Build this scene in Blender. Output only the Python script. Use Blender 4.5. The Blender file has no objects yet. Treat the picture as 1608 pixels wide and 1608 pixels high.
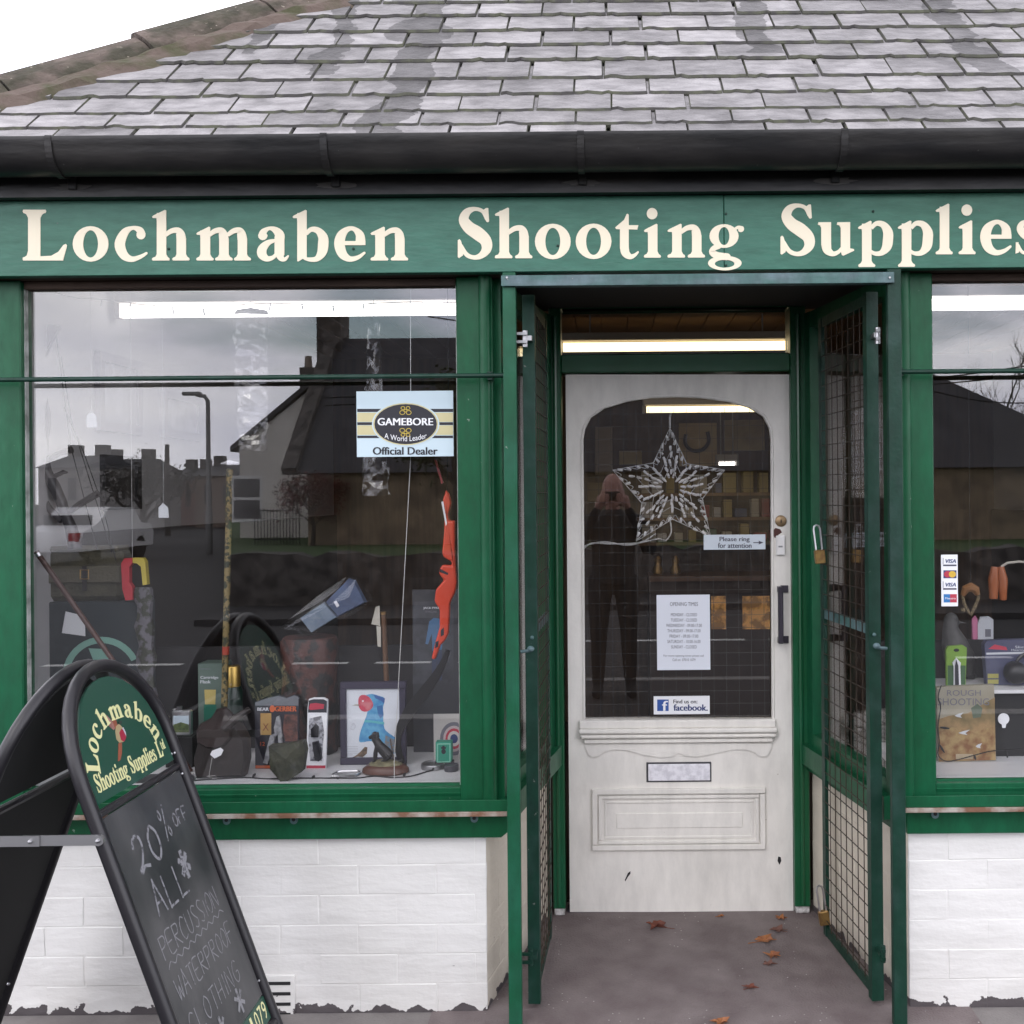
import bpy, bmesh, math, random
from mathutils import Vector, Matrix
R = math.radians
random.seed(7)
scn = bpy.context.scene
COL = scn.collection

# ---------------------------------------------------------------- camera
F, PX0, PY0, TH, EYE = 1584.0, 962.0, 778.0, 0.0088, 1.535
cam = bpy.data.cameras.new('camera')
cam.sensor_width = 36
cam.lens = 36 * F / 1608
cam.shift_x = -(PX0 - 804) / 1608
cam.shift_y = -(804 - PY0) / 1608
cam.clip_start = 0.01
cam.clip_end = 2000
camo = bpy.data.objects.new('camera', cam)
COL.objects.link(camo)
camo.matrix_world = Matrix.Translation((0, -3, EYE)) @ Matrix.Rotation(R(90), 4, 'X') @ Matrix.Rotation(-TH, 4, 'Z')
scn.camera = camo

# ---------------------------------------------------------------- sky and sun
world = bpy.data.worlds.new('World')
scn.world = world
world.use_nodes = True
nt = world.node_tree
for n in list(nt.nodes): nt.nodes.remove(n)
N, L = nt.nodes.new, nt.links.new
out = N('ShaderNodeOutputWorld')
sky = N('ShaderNodeTexSky'); sky.sky_type = 'NISHITA'; sky.sun_disc = False
sky.sun_elevation = R(38); sky.sun_rotation = R(200); sky.air_density = 1.3; sky.dust_density = 0.4; sky.ozone_density = 2.0
bgs = N('ShaderNodeBackground'); bgs.inputs[1].default_value = 0.15
L(sky.outputs[0], bgs.inputs[0])
tc = N('ShaderNodeTexCoord')
mp = N('ShaderNodeMapping'); mp.inputs['Scale'].default_value = (1.0, 1.0, 3.2); mp.inputs['Location'].default_value = (3.1, 1.7, 0.4)
L(tc.outputs['Generated'], mp.inputs[0])
n1 = N('ShaderNodeTexNoise'); n1.inputs['Scale'].default_value = 2.6; n1.inputs['Detail'].default_value = 7; n1.inputs['Roughness'].default_value = 0.55
L(mp.outputs[0], n1.inputs[0])
cr = N('ShaderNodeValToRGB')
cr.color_ramp.elements[0].position = 0.33; cr.color_ramp.elements[0].color = (1.36, 1.38, 1.68, 1)
cr.color_ramp.elements[1].position = 0.66; cr.color_ramp.elements[1].color = (2.55, 2.5, 2.55, 1)
L(n1.outputs[0], cr.inputs[0])
n2 = N('ShaderNodeTexNoise'); n2.inputs['Scale'].default_value = 3.1; n2.inputs['Detail'].default_value = 5
mp2 = N('ShaderNodeMapping'); mp2.inputs['Scale'].default_value = (1, 1, 2.6); mp2.inputs['Location'].default_value = (5.3, 7.9, 1.0)
L(tc.outputs['Generated'], mp2.inputs[0]); L(mp2.outputs[0], n2.inputs[0])
cm = N('ShaderNodeValToRGB')
cm.color_ramp.elements[0].position = 0.29; cm.color_ramp.elements[1].position = 0.42
L(n2.outputs[0], cm.inputs[0])
bgc = N('ShaderNodeBackground'); bgc.inputs[1].default_value = 1.0
sxyz = N('ShaderNodeSeparateXYZ'); L(tc.outputs['Generated'], sxyz.inputs[0])
elv = N('ShaderNodeMapRange'); elv.inputs[1].default_value = 0.0; elv.inputs[2].default_value = 0.9; elv.inputs[3].default_value = 1.80; elv.inputs[4].default_value = 0.68
L(sxyz.outputs[2], elv.inputs[0])                      # cloud bases are dimmer overhead than the bright cloud low down
vm = N('ShaderNodeVectorMath'); vm.operation = 'SCALE'; L(cr.outputs[0], vm.inputs[0]); L(elv.outputs[0], vm.inputs['Scale'])
L(vm.outputs[0], bgc.inputs[0])
mx = N('ShaderNodeMixShader')
L(cm.outputs[0], mx.inputs[0]); L(bgs.outputs[0], mx.inputs[1]); L(bgc.outputs[0], mx.inputs[2])
L(mx.outputs[0], out.inputs[0])
sl = bpy.data.lights.new('sun', 'SUN'); sl.energy = 0.5; sl.angle = R(18); sl.color = (1, 0.96, 0.9)
so = bpy.data.objects.new('sun', sl); COL.objects.link(so)
sd = Vector((-0.30, -0.72, 0.62)).normalized()          # towards the sun: behind the photographer, to the left
so.rotation_euler = sd.to_track_quat('Z', 'Y').to_euler()
so.location = (-10, -24, 20)
sky.sun_elevation = math.asin(sd.z)
sky.sun_rotation = math.atan2(sd.x, sd.y)
scn.view_settings.view_transform = 'Standard'
scn.view_settings.look = 'None'
scn.view_settings.exposure = 0.17
scn.view_settings.gamma = 1.0
scn.view_settings.use_curve_mapping = False
scn.cycles.max_bounces = 8
scn.cycles.transparent_max_bounces = 16
scn.cycles.caustics_reflective = False
scn.cycles.caustics_refractive = False
scn.cycles.sample_clamp_indirect = 4

# ---------------------------------------------------------------- measuring: pixel of the photograph -> metres at distance D from the lens
def UV(px, py):
    a, b = px - PX0, py - PY0
    return a - TH * b, b + TH * a
def P(px, py, D):
    u, v = UV(px, py)
    return (u * D / F, D - 3.0, EYE - v * D / F)
def DZ(px, py, z):                       # distance at which that pixel's ray meets height z
    return (EYE - z) * F / UV(px, py)[1]
def XX(px, py, D): return P(px, py, D)[0]
def ZZ(px, py, D): return P(px, py, D)[2]

# ---------------------------------------------------------------- materials
MAT = {}
def mat(name, col, rough=0.5, metal=0.0, col2=None, vs=6.0, vlo=0.4, vhi=0.65, bump=0.0, bs=60.0, rnd=0.0, emit=0.0, spec=0.5, stretch=(1, 1, 1), coat=0.0, detail=5.0):
    if name in MAT: return MAT[name]
    m = bpy.data.materials.new(name); m.use_nodes = True
    t = m.node_tree; b = t.nodes['Principled BSDF']
    b.inputs['Roughness'].default_value = rough
    b.inputs['Metallic'].default_value = metal
    b.inputs['Specular IOR Level'].default_value = spec
    b.inputs['Coat Weight'].default_value = coat
    c = (*col, 1)
    b.inputs['Base Color'].default_value = c
    pos = None
    if col2 or bump:
        g = t.nodes.new('ShaderNodeNewGeometry')
        mpn = t.nodes.new('ShaderNodeMapping'); mpn.inputs['Scale'].default_value = stretch
        t.links.new(g.outputs['Position'], mpn.inputs[0]); pos = mpn.outputs[0]
    last = None
    if col2:
        nn = t.nodes.new('ShaderNodeTexNoise'); nn.inputs['Scale'].default_value = vs; nn.inputs['Detail'].default_value = detail
        t.links.new(pos, nn.inputs[0])
        rp = t.nodes.new('ShaderNodeValToRGB')
        rp.color_ramp.elements[0].position = vlo; rp.color_ramp.elements[0].color = c
        rp.color_ramp.elements[1].position = vhi; rp.color_ramp.elements[1].color = (*col2, 1)
        t.links.new(nn.outputs[0], rp.inputs[0]); last = rp.outputs[0]
    if rnd:
        oi = t.nodes.new('ShaderNodeObjectInfo')
        mr = t.nodes.new('ShaderNodeMapRange'); mr.inputs[3].default_value = 1 - rnd; mr.inputs[4].default_value = 1 + rnd * 0.6
        t.links.new(oi.outputs['Random'], mr.inputs[0])
        mm = t.nodes.new('ShaderNodeVectorMath'); mm.operation = 'SCALE'
        if last: t.links.new(last, mm.inputs[0])
        else: mm.inputs[0].default_value = col
        t.links.new(mr.outputs[0], mm.inputs['Scale']); last = mm.outputs[0]
    if last: t.links.new(last, b.inputs['Base Color'])
    if bump:
        nb = t.nodes.new('ShaderNodeTexNoise'); nb.inputs['Scale'].default_value = bs; nb.inputs['Detail'].default_value = 6
        t.links.new(pos, nb.inputs[0])
        bm_ = t.nodes.new('ShaderNodeBump'); bm_.inputs['Strength'].default_value = bump; bm_.inputs['Distance'].default_value = 0.01
        t.links.new(nb.outputs[0], bm_.inputs['Height']); t.links.new(bm_.outputs[0], b.inputs['Normal'])
    if emit:
        b.inputs['Emission Color'].default_value = c
        b.inputs['Emission Strength'].default_value = emit
    MAT[name] = m
    return m

def glass(name, f0, tint=(1, 1, 1), wave=0.0):
    m = bpy.data.materials.new(name); m.use_nodes = True
    t = m.node_tree
    for n in list(t.nodes): t.nodes.remove(n)
    o = t.nodes.new('ShaderNodeOutputMaterial')
    tr = t.nodes.new('ShaderNodeBsdfTransparent'); tr.inputs[0].default_value = (*tint, 1)
    gl = t.nodes.new('ShaderNodeBsdfGlossy'); gl.inputs['Roughness'].default_value = 0.0
    lw = t.nodes.new('ShaderNodeLayerWeight'); lw.inputs[0].default_value = 0.5
    pw = t.nodes.new('ShaderNodeMath'); pw.operation = 'POWER'; pw.inputs[1].default_value = 5
    t.links.new(lw.outputs['Facing'], pw.inputs[0])
    ma = t.nodes.new('ShaderNodeMath'); ma.operation = 'MULTIPLY_ADD'; ma.inputs[1].default_value = 1 - f0; ma.inputs[2].default_value = f0
    t.links.new(pw.outputs[0], ma.inputs[0])
    mxx = t.nodes.new('ShaderNodeMixShader')
    t.links.new(ma.outputs[0], mxx.inputs[0]); t.links.new(tr.outputs[0], mxx.inputs[1]); t.links.new(gl.outputs[0], mxx.inputs[2])
    if wave:
        g = t.nodes.new('ShaderNodeNewGeometry')
        nb = t.nodes.new('ShaderNodeTexNoise'); nb.inputs['Scale'].default_value = 2.2; nb.inputs['Detail'].default_value = 1
        t.links.new(g.outputs['Position'], nb.inputs[0])
        bm_ = t.nodes.new('ShaderNodeBump'); bm_.inputs['Strength'].default_value = wave; bm_.inputs['Distance'].default_value = 0.01
        t.links.new(nb.outputs[0], bm_.inputs['Height']); t.links.new(bm_.outputs[0], gl.inputs['Normal'])
    t.links.new(mxx.outputs[0], o.inputs[0])
    MAT[name] = m
    return m

GREEN = mat('green_gloss_paint', (0.005, 0.076, 0.030), 0.34, col2=(0.008, 0.094, 0.042), vs=3, bump=0.10, bs=45, spec=0.28, stretch=(1, 1, 0.35))
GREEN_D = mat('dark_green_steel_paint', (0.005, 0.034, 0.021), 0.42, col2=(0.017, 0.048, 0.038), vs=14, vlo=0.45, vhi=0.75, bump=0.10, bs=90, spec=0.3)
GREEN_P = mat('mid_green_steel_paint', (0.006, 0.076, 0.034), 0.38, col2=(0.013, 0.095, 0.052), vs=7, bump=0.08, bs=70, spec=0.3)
GREEN_F = mat('weathered_green_board', (0.018, 0.120, 0.074), 0.40, col2=(0.032, 0.142, 0.100), vs=2.2, bump=0.10, bs=120, stretch=(0.25, 1, 1))
BLUEGREEN = mat('weathered_bluegreen_steel', (0.050, 0.125, 0.115), 0.45, col2=(0.115, 0.175, 0.195), vs=18, bump=0.1, bs=90, stretch=(0.4, 1, 1))
CREAM = mat('cream_vinyl_lettering', (0.82, 0.745, 0.57), 0.45, col2=(0.79, 0.72, 0.56), vs=5)
BLACKPVC = mat('black_plastic_gutter', (0.010, 0.010, 0.011), 0.36, col2=(0.030, 0.028, 0.027), vs=6, vlo=.42, vhi=.70, bump=0.2, bs=22, stretch=(0.5, 1, 2), spec=.35, detail=8)
BLACK = mat('black_plastic', (0.012, 0.012, 0.013), 0.4)
BLACKM = mat('matt_black', (0.010, 0.010, 0.011), 0.75)
WHITE = mat('white_card', (0.80, 0.81, 0.84), 0.5)
WHITEG = mat('pale_grey_card', (0.55, 0.57, 0.60), 0.5)
STEEL = mat('bright_steel', (0.62, 0.62, 0.64), 0.28, 1.0, bump=0.05, bs=120)
STEELD = mat('grey_zinc', (0.42, 0.42, 0.43), 0.4, 1.0)
BRASS = mat('brass', (0.42, 0.27, 0.10), 0.42, 0.9, col2=(.30, .18, .08), vs=60)
RUST = mat('rusty_pale_paint', (0.36, 0.33, 0.29), 0.7, col2=(0.17, 0.085, 0.05), vs=11, vlo=0.45, vhi=0.6, bump=0.3, bs=90)
DOORP = mat('off_white_door_paint', (0.76, 0.735, 0.69), 0.42, col2=(0.69, 0.665, 0.62), vs=3.5, vlo=0.4, vhi=0.8, bump=0.07, bs=55)
DARKWOOD = mat('dark_worn_timber', (0.05, 0.03, 0.022), 0.7, col2=(0.16, 0.10, 0.07), vs=9, vlo=0.45, vhi=0.8, bump=0.3, bs=40, stretch=(0.15, 1, 1))
GLASS = glass('shop_window_glass', 0.088, wave=0.0008)
GLASSD = glass('door_glass', 0.075, tint=(0.97, 0.965, 0.96), wave=0.0006)
FILM = glass('clear_plastic_film', 0.055, tint=(0.955, 0.955, 0.965), wave=0.5)
def wear(m, chip=(.45, .43, .38), amount=.735, dirt=.75, sc=30, stretch=(1, 1, .4)):
    # fine streaks of dirt and brush marks, and small chips down to the undercoat
    t = m.node_tree; b = t.nodes['Principled BSDF']; src = b.inputs['Base Color'].links[0].from_socket
    g = t.nodes.new('ShaderNodeNewGeometry'); mpn = t.nodes.new('ShaderNodeMapping'); mpn.inputs['Scale'].default_value = stretch
    t.links.new(g.outputs['Position'], mpn.inputs[0])
    nz = t.nodes.new('ShaderNodeTexNoise'); nz.inputs['Scale'].default_value = sc; nz.inputs['Detail'].default_value = 8; nz.inputs['Roughness'].default_value = .65
    t.links.new(mpn.outputs[0], nz.inputs[0])
    mr = t.nodes.new('ShaderNodeMapRange'); mr.inputs[1].default_value = .3; mr.inputs[2].default_value = .65; mr.inputs[3].default_value = dirt; mr.inputs[4].default_value = 1.08
    t.links.new(nz.outputs[0], mr.inputs[0])
    vm_ = t.nodes.new('ShaderNodeVectorMath'); vm_.operation = 'SCALE'; t.links.new(src, vm_.inputs[0]); t.links.new(mr.outputs[0], vm_.inputs['Scale'])
    n2_ = t.nodes.new('ShaderNodeTexNoise'); n2_.inputs['Scale'].default_value = 48; n2_.inputs['Detail'].default_value = 4; t.links.new(g.outputs['Position'], n2_.inputs[0])
    gt = t.nodes.new('ShaderNodeMath'); gt.operation = 'GREATER_THAN'; gt.inputs[1].default_value = amount; t.links.new(n2_.outputs[0], gt.inputs[0])
    mxn = t.nodes.new('ShaderNodeMix'); mxn.data_type = 'RGBA'; mxn.inputs[7].default_value = (*chip, 1)
    t.links.new(gt.outputs[0], mxn.inputs[0]); t.links.new(vm_.outputs[0], mxn.inputs[6]); t.links.new(mxn.outputs[2], b.inputs['Base Color'])
    r0 = b.inputs['Roughness'].default_value
    mr2 = t.nodes.new('ShaderNodeMapRange'); mr2.inputs[3].default_value = r0 + .18; mr2.inputs[4].default_value = max(.12, r0 - .08); t.links.new(nz.outputs[0], mr2.inputs[0]); t.links.new(mr2.outputs[0], b.inputs['Roughness'])
wear(GREEN, (.16, .22, .17), .755); wear(GREEN_P, (.2, .24, .2), .755); wear(GREEN_D, (.12, .13, .12), .74, .7); wear(GREEN_F, (.05, .10, .085), .745, .80, 40, (.3, 1, 1)); wear(BLUEGREEN, (.28, .29, .28), .73, .65)
wear(DOORP, (.42, .38, .32), .775, .90, 18, (1, 1, .3)); wear(BLACKPVC, (.06, .058, .055), .74, .6, 20, (.4, 1, 1))
def flat(name, col, rough=0.5, **k): return mat(name, col, rough, **k)

# ---------------------------------------------------------------- mesh helpers
WL = {}
def wloc(o): return WL.get(o.name, Vector((0, 0, 0)))
def tag(o, label=None, cat=None, group=None, kind=None):
    if label: o['label'] = label
    if cat: o['category'] = cat
    if group: o['group'] = group
    if kind: o['kind'] = kind
    return o
def thing(name, label, cat, loc=(0, 0, 0), group=None):
    o = bpy.data.objects.new(name, None); COL.objects.link(o)
    o.empty_display_size = 0.05
    o.location = loc; WL[o.name] = Vector(loc)
    return tag(o, label, cat, group)

class MB:
    def __init__(s): s.v = []; s.f = []; s.m = []; s.mi = 0
    def add(s, vs, fs, mi=None):
        b = len(s.v); s.v += [tuple(x) for x in vs]
        s.f += [tuple(i + b for i in f) for f in fs]; s.m += [s.mi if mi is None else mi] * len(fs)
        return s
    def box(s, x0, x1, y0, y1, z0, z1, mi=None, ch=0.0):
        if ch:
            bm = bmesh.new(); bmesh.ops.create_cube(bm, size=1)
            for v in bm.verts: v.co = Vector(((x0 + x1) / 2 + v.co.x * (x1 - x0), (y0 + y1) / 2 + v.co.y * (y1 - y0), (z0 + z1) / 2 + v.co.z * (z1 - z0)))
            bmesh.ops.bevel(bm, geom=bm.edges[:] , offset=ch, segments=1, affect='EDGES', profile=0.5)
            bm.verts.index_update()
            s.add([v.co[:] for v in bm.verts], [[v.index for v in f.verts] for f in bm.faces], mi); bm.free(); return s
        vs = [(x, y, z) for z in (z0, z1) for y in (y0, y1) for x in (x0, x1)]
        return s.add(vs, [(0, 2, 3, 1), (4, 5, 7, 6), (0, 1, 5, 4), (2, 6, 7, 3), (0, 4, 6, 2), (1, 3, 7, 5)], mi)
    def obox(s, p0, p1, w, h, up=(0, 0, 1), mi=None):           # bar from p0 to p1, w across, h along up
        p0, p1 = Vector(p0), Vector(p1); d = (p1 - p0).normalized(); u = Vector(up); sx = d.cross(u)
        if sx.length < 1e-6: sx = d.cross(Vector((0, 1, 0)))
        sx.normalize(); u = sx.cross(d)
        vs = [p + sx * a * w / 2 + u * b * h / 2 for p in (p0, p1) for a, b in ((-1, -1), (1, -1), (1, 1), (-1, 1))]
        return s.add(vs, [(3, 2, 1, 0), (4, 5, 6, 7), (0, 1, 5, 4), (1, 2, 6, 5), (2, 3, 7, 6), (3, 0, 4, 7)], mi)
    def tube(s, pts, r, n=8, closed=False, mi=None, caps=True):
        pts = [Vector(p) for p in pts]; k = len(pts)
        rr = r if isinstance(r, (list, tuple)) else [r] * k
        rings = []; prev = None
        for i, p in enumerate(pts):
            a = pts[i - 1] if (i or closed) else pts[i]; b = pts[(i + 1) % k] if (i < k - 1 or closed) else pts[i]
            d = (b - a).normalized() if (b - a).length > 1e-9 else Vector((0, 0, 1))
            if prev is None:
                prev = d.orthogonal().normalized()
            prev = (prev - d * prev.dot(d))
            prev = prev.normalized() if prev.length > 1e-6 else d.orthogonal().normalized()
            q = d.cross(prev)
            rings.append([p + (prev * math.cos(2 * math.pi * j / n) + q * math.sin(2 * math.pi * j / n)) * rr[i] for j in range(n)])
        vs = [v for rg in rings for v in rg]; fs = []
        for i in range(k if closed else k - 1):
            for j in range(n):
                a, b = i * n, ((i + 1) % k) * n
                fs.append((a + j, a + (j + 1) % n, b + (j + 1) % n, b + j))
        if caps and not closed:
            fs.append(tuple(range(n - 1, -1, -1))); fs.append(tuple((k - 1) * n + j for j in range(n)))
        return s.add(vs, fs, mi)
    def cyl(s, p0, p1, r, r1=None, n=16, mi=None): return s.tube([p0, p1], [r, r if r1 is None else r1], n, mi=mi)
    def lathe(s, prof, c, n=20, mi=None, axis='Z'):
        vs = []; k = len(prof)
        for r, h in prof:
            for j in range(n):
                a = 2 * math.pi * j / n
                if axis == 'Z': vs.append((c[0] + r * math.cos(a), c[1] + r * math.sin(a), c[2] + h))
                else: vs.append((c[0] + r * math.cos(a), c[1] + h, c[2] - r * math.sin(a)))
        fs = [(i * n + j, i * n + (j + 1) % n, (i + 1) * n + (j + 1) % n, (i + 1) * n + j) for i in range(k - 1) for j in range(n)]
        fs += [tuple(range(n - 1, -1, -1)), tuple((k - 1) * n + j for j in range(n))]
        return s.add(vs, fs, mi)
    def ball(s, c, r, n=12, m=8, mi=None):
        rx, ry, rz = r if isinstance(r, (tuple, list)) else (r, r, r)
        vs = [(c[0], c[1], c[2] - rz)]
        for i in range(1, m):
            t = -math.pi / 2 + math.pi * i / m
            for j in range(n): vs.append((c[0] + rx * math.cos(t) * math.cos(2 * math.pi * j / n), c[1] + ry * math.cos(t) * math.sin(2 * math.pi * j / n), c[2] + rz * math.sin(t)))
        vs.append((c[0], c[1], c[2] + rz)); e = len(vs) - 1
        fs = [(0, 1 + (j + 1) % n, 1 + j) for j in range(n)]
        for i in range(m - 2):
            for j in range(n):
                a = 1 + i * n; b = a + n
                fs.append((a + j, a + (j + 1) % n, b + (j + 1) % n, b + j))
        a = 1 + (m - 2) * n
        fs += [(a + j, a + (j + 1) % n, e) for j in range(n)]
        return s.add(vs, fs, mi)
    def prism(s, a, b, mi=None):                                  # two matching 3D outlines a (front), b (back)
        n = len(a)
        return s.add(list(a) + list(b), [tuple(range(n)), tuple(range(2 * n - 1, n - 1, -1))] + [(i, i + n, (i + 1) % n + n, (i + 1) % n) for i in range(n)], mi)
    def px(s, pts, D, t, mi=None):                                # outline measured in photo pixels at distance D, thickness t going back
        a = [P(x, y, D) for x, y in pts]
        return s.prism(a, [(x, y + t, z) for x, y, z in a], mi)
    def pxr(s, x0, y0, x1, y1, D, t, mi=None, ch=0.0):
        ym, xm = (y0 + y1) / 2, (x0 + x1) / 2
        Z0, Z1 = ZZ(xm, y1, D), ZZ(xm, y0, D)
        return s.box(XX(x0, ym, D), XX(x1, ym, D), D - 3, D - 3 + t, Z0, Z1, mi, ch)
    def build(s, name, mats, parent=None, smooth=False, origin=None):
        mats = mats if isinstance(mats, (list, tuple)) else [mats]
        if parent is not None: o0 = wloc(parent)
        elif origin is not None: o0 = Vector(origin)
        else:
            xs, ys, zs = zip(*s.v); o0 = Vector(((min(xs) + max(xs)) / 2, (min(ys) + max(ys)) / 2, min(zs)))
        me = bpy.data.meshes.new(name)
        me.from_pydata([(x - o0.x, y - o0.y, z - o0.z) for x, y, z in s.v], [], s.f)
        for m in mats: me.materials.append(m)
        if len(mats) > 1: me.polygons.foreach_set('material_index', s.m)
        if smooth: me.polygons.foreach_set('use_smooth', [True] * len(me.polygons))
        bm = bmesh.new(); bm.from_mesh(me); bmesh.ops.recalc_face_normals(bm, faces=bm.faces); bm.to_mesh(me); bm.free()
        me.update()
        if smooth:
            try: me.set_sharp_from_angle(angle=R(40))
            except Exception: pass
        o = bpy.data.objects.new(name, me); COL.objects.link(o)
        if parent is not None: o.parent = parent; WL[o.name] = o0
        else: o.location = o0; WL[o.name] = o0
        return o

def link(name, me, parent, M, wl=None):
    o = bpy.data.objects.new(name, me); COL.objects.link(o)
    if parent is not None:
        o.parent = parent; o.matrix_basis = Matrix.Translation(-wloc(parent)) @ M
    else: o.matrix_basis = M
    return o

def mesh_text(s):
    c = bpy.data.curves.new('t', 'FONT'); c.body = s; c.align_x = 'LEFT'; c.resolution_u = 3
    o = bpy.data.objects.new('t', c); COL.objects.link(o)
    bpy.context.view_layer.update()
    me = bpy.data.meshes.new_from_object(o.evaluated_get(bpy.context.evaluated_depsgraph_get()))
    vs = [v.co.copy() for v in me.vertices]; fs = [tuple(p.vertices) for p in me.polygons]
    bpy.data.objects.remove(o); bpy.data.curves.remove(c); bpy.data.meshes.remove(me)
    return vs, fs
TXT = {}
def text2d(s):
    if s not in TXT:
        vs, fs = mesh_text(s)
        xs = [v.x for v in vs]; ys = [v.y for v in vs]
        x0, x1, y0, y1 = min(xs), max(xs), min(ys), max(ys)
        TXT[s] = ([((v.x - x0) / (x1 - x0), (v.y - y0) / (y1 - y0)) for v in vs], fs)
    return TXT[s]
def txt(s, r, D, m, parent, k=2, arc=0.0, bold=0, name='lettering', slant=0.0):
    """print a line of lettering into the pixel box r=(x0,y0,x1,y1) on a plane at distance D"""
    vs, fs = text2d(s); mb = MB()
    for off in ([0] if not bold else [-bold, 0, bold]):
        pts = []
        for a, b in vs:
            px = r[0] + (r[2] - r[0]) * a + slant * b + off
            py = r[3] + (r[1] - r[3]) * b + arc * (1 - (2 * a - 1) ** 2)
            x, y, z = P(px, py, D); pts.append((x, y - 0.0004 * k - 0.00006 * abs(off) - 0.00003 * (off > 0), z))
        mb.add(pts, fs)
    o = mb.build(name, m, parent)
    return o
# ---------------------------------------------------------------- serif letters for the fascia and the board
def cat(pts, n=5):
    o = []
    for i in range(len(pts) - 1):
        p0 = pts[max(i - 1, 0)]; p1 = pts[i]; p2 = pts[i + 1]; p3 = pts[min(i + 2, len(pts) - 1)]
        for k in range(n):
            t = k / n
            o.append(tuple(0.5 * (2 * b + (c - a) * t + (2 * a - 5 * b + 4 * c - d) * t * t + (3 * b - a - 3 * c + d) * t ** 3) for a, b, c, d in zip(p0, p1, p2, p3)))
    o.append(tuple(pts[-1])); return o
def stroke(pts, n=5, cap0=True, cap1=True):
    c = cat([tuple(map(float, p)) for p in pts], n); Lf, Rt = [], []
    for i, (x, y, w) in enumerate(c):
        a = c[max(i - 1, 0)]; b = c[min(i + 1, len(c) - 1)]
        dx, dy = b[0] - a[0], b[1] - a[1]; d = math.hypot(dx, dy) or 1
        nx, ny = -dy / d, dx / d
        Lf.append((x + nx * w / 2, y + ny * w / 2)); Rt.append((x - nx * w / 2, y - ny * w / 2))
    def capp(i, s):
        x, y, w = c[i]; a = c[1 if i == 0 else -2]; ang = math.atan2(y - a[1], x - a[0])
        return [(x + w / 2 * math.cos(ang + s * t), y + w / 2 * math.sin(ang + s * t)) for t in (R(60), R(30), 0, R(-30), R(-60))]
    quads = [[Lf[i], Rt[i], Rt[i + 1], Lf[i + 1]] for i in range(len(c) - 1)]
    return ('strip', Lf, Rt, capp(0, 1) if cap0 else [], capp(-1, 1) if cap1 else [])
def ell(cx, cy, rx, ry, n=28): return [(cx + rx * math.cos(2 * math.pi * i / n), cy + ry * math.sin(2 * math.pi * i / n)) for i in range(n)]
def ring(o, i): return ('ring', ell(*o), ell(*i))
def poly(*p): return ('poly', list(p))
def rc(x0, y0, x1, y1): return poly((x0, y0), (x1, y0), (x1, y1), (x0, y1))
def serif(x0, x1, y0, s0, s1, h=20, br=20):      # foot serif with brackets up to stem s0..s1
    return poly((x0 + 5, y0), (x1 - 5, y0), (x1, y0 + 6), (x1 - 2, y0 + h - 5), (x1 - 10, y0 + h), (s1 + 8, y0 + h + 4), (s1, y0 + h + br), (s0, y0 + h + br), (s0 - 8, y0 + h + 4), (x0 + 10, y0 + h), (x0 + 2, y0 + h - 5), (x0, y0 + 6))
def flag(x, s0, s1, top): return poly((x, top - 45), (x + 8, top - 36), (s1 - 16, top - 4), (s1 - 8, top), (s1, top - 4), (s1, top - 70), (s0, top - 70), (s0 - 2, top - 52), (x + 6, top - 52))
def arch(x0, x1, top=208): return stroke([(x0, top - 48, 26), (x0 + (x1 - x0) * .30, top - 22, 32), (x0 + (x1 - x0) * .60, top - 18, 38), (x1 - 36, top - 40, 54), (x1 - 30, top - 75, 60)], cap0=False, cap1=False)
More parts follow.
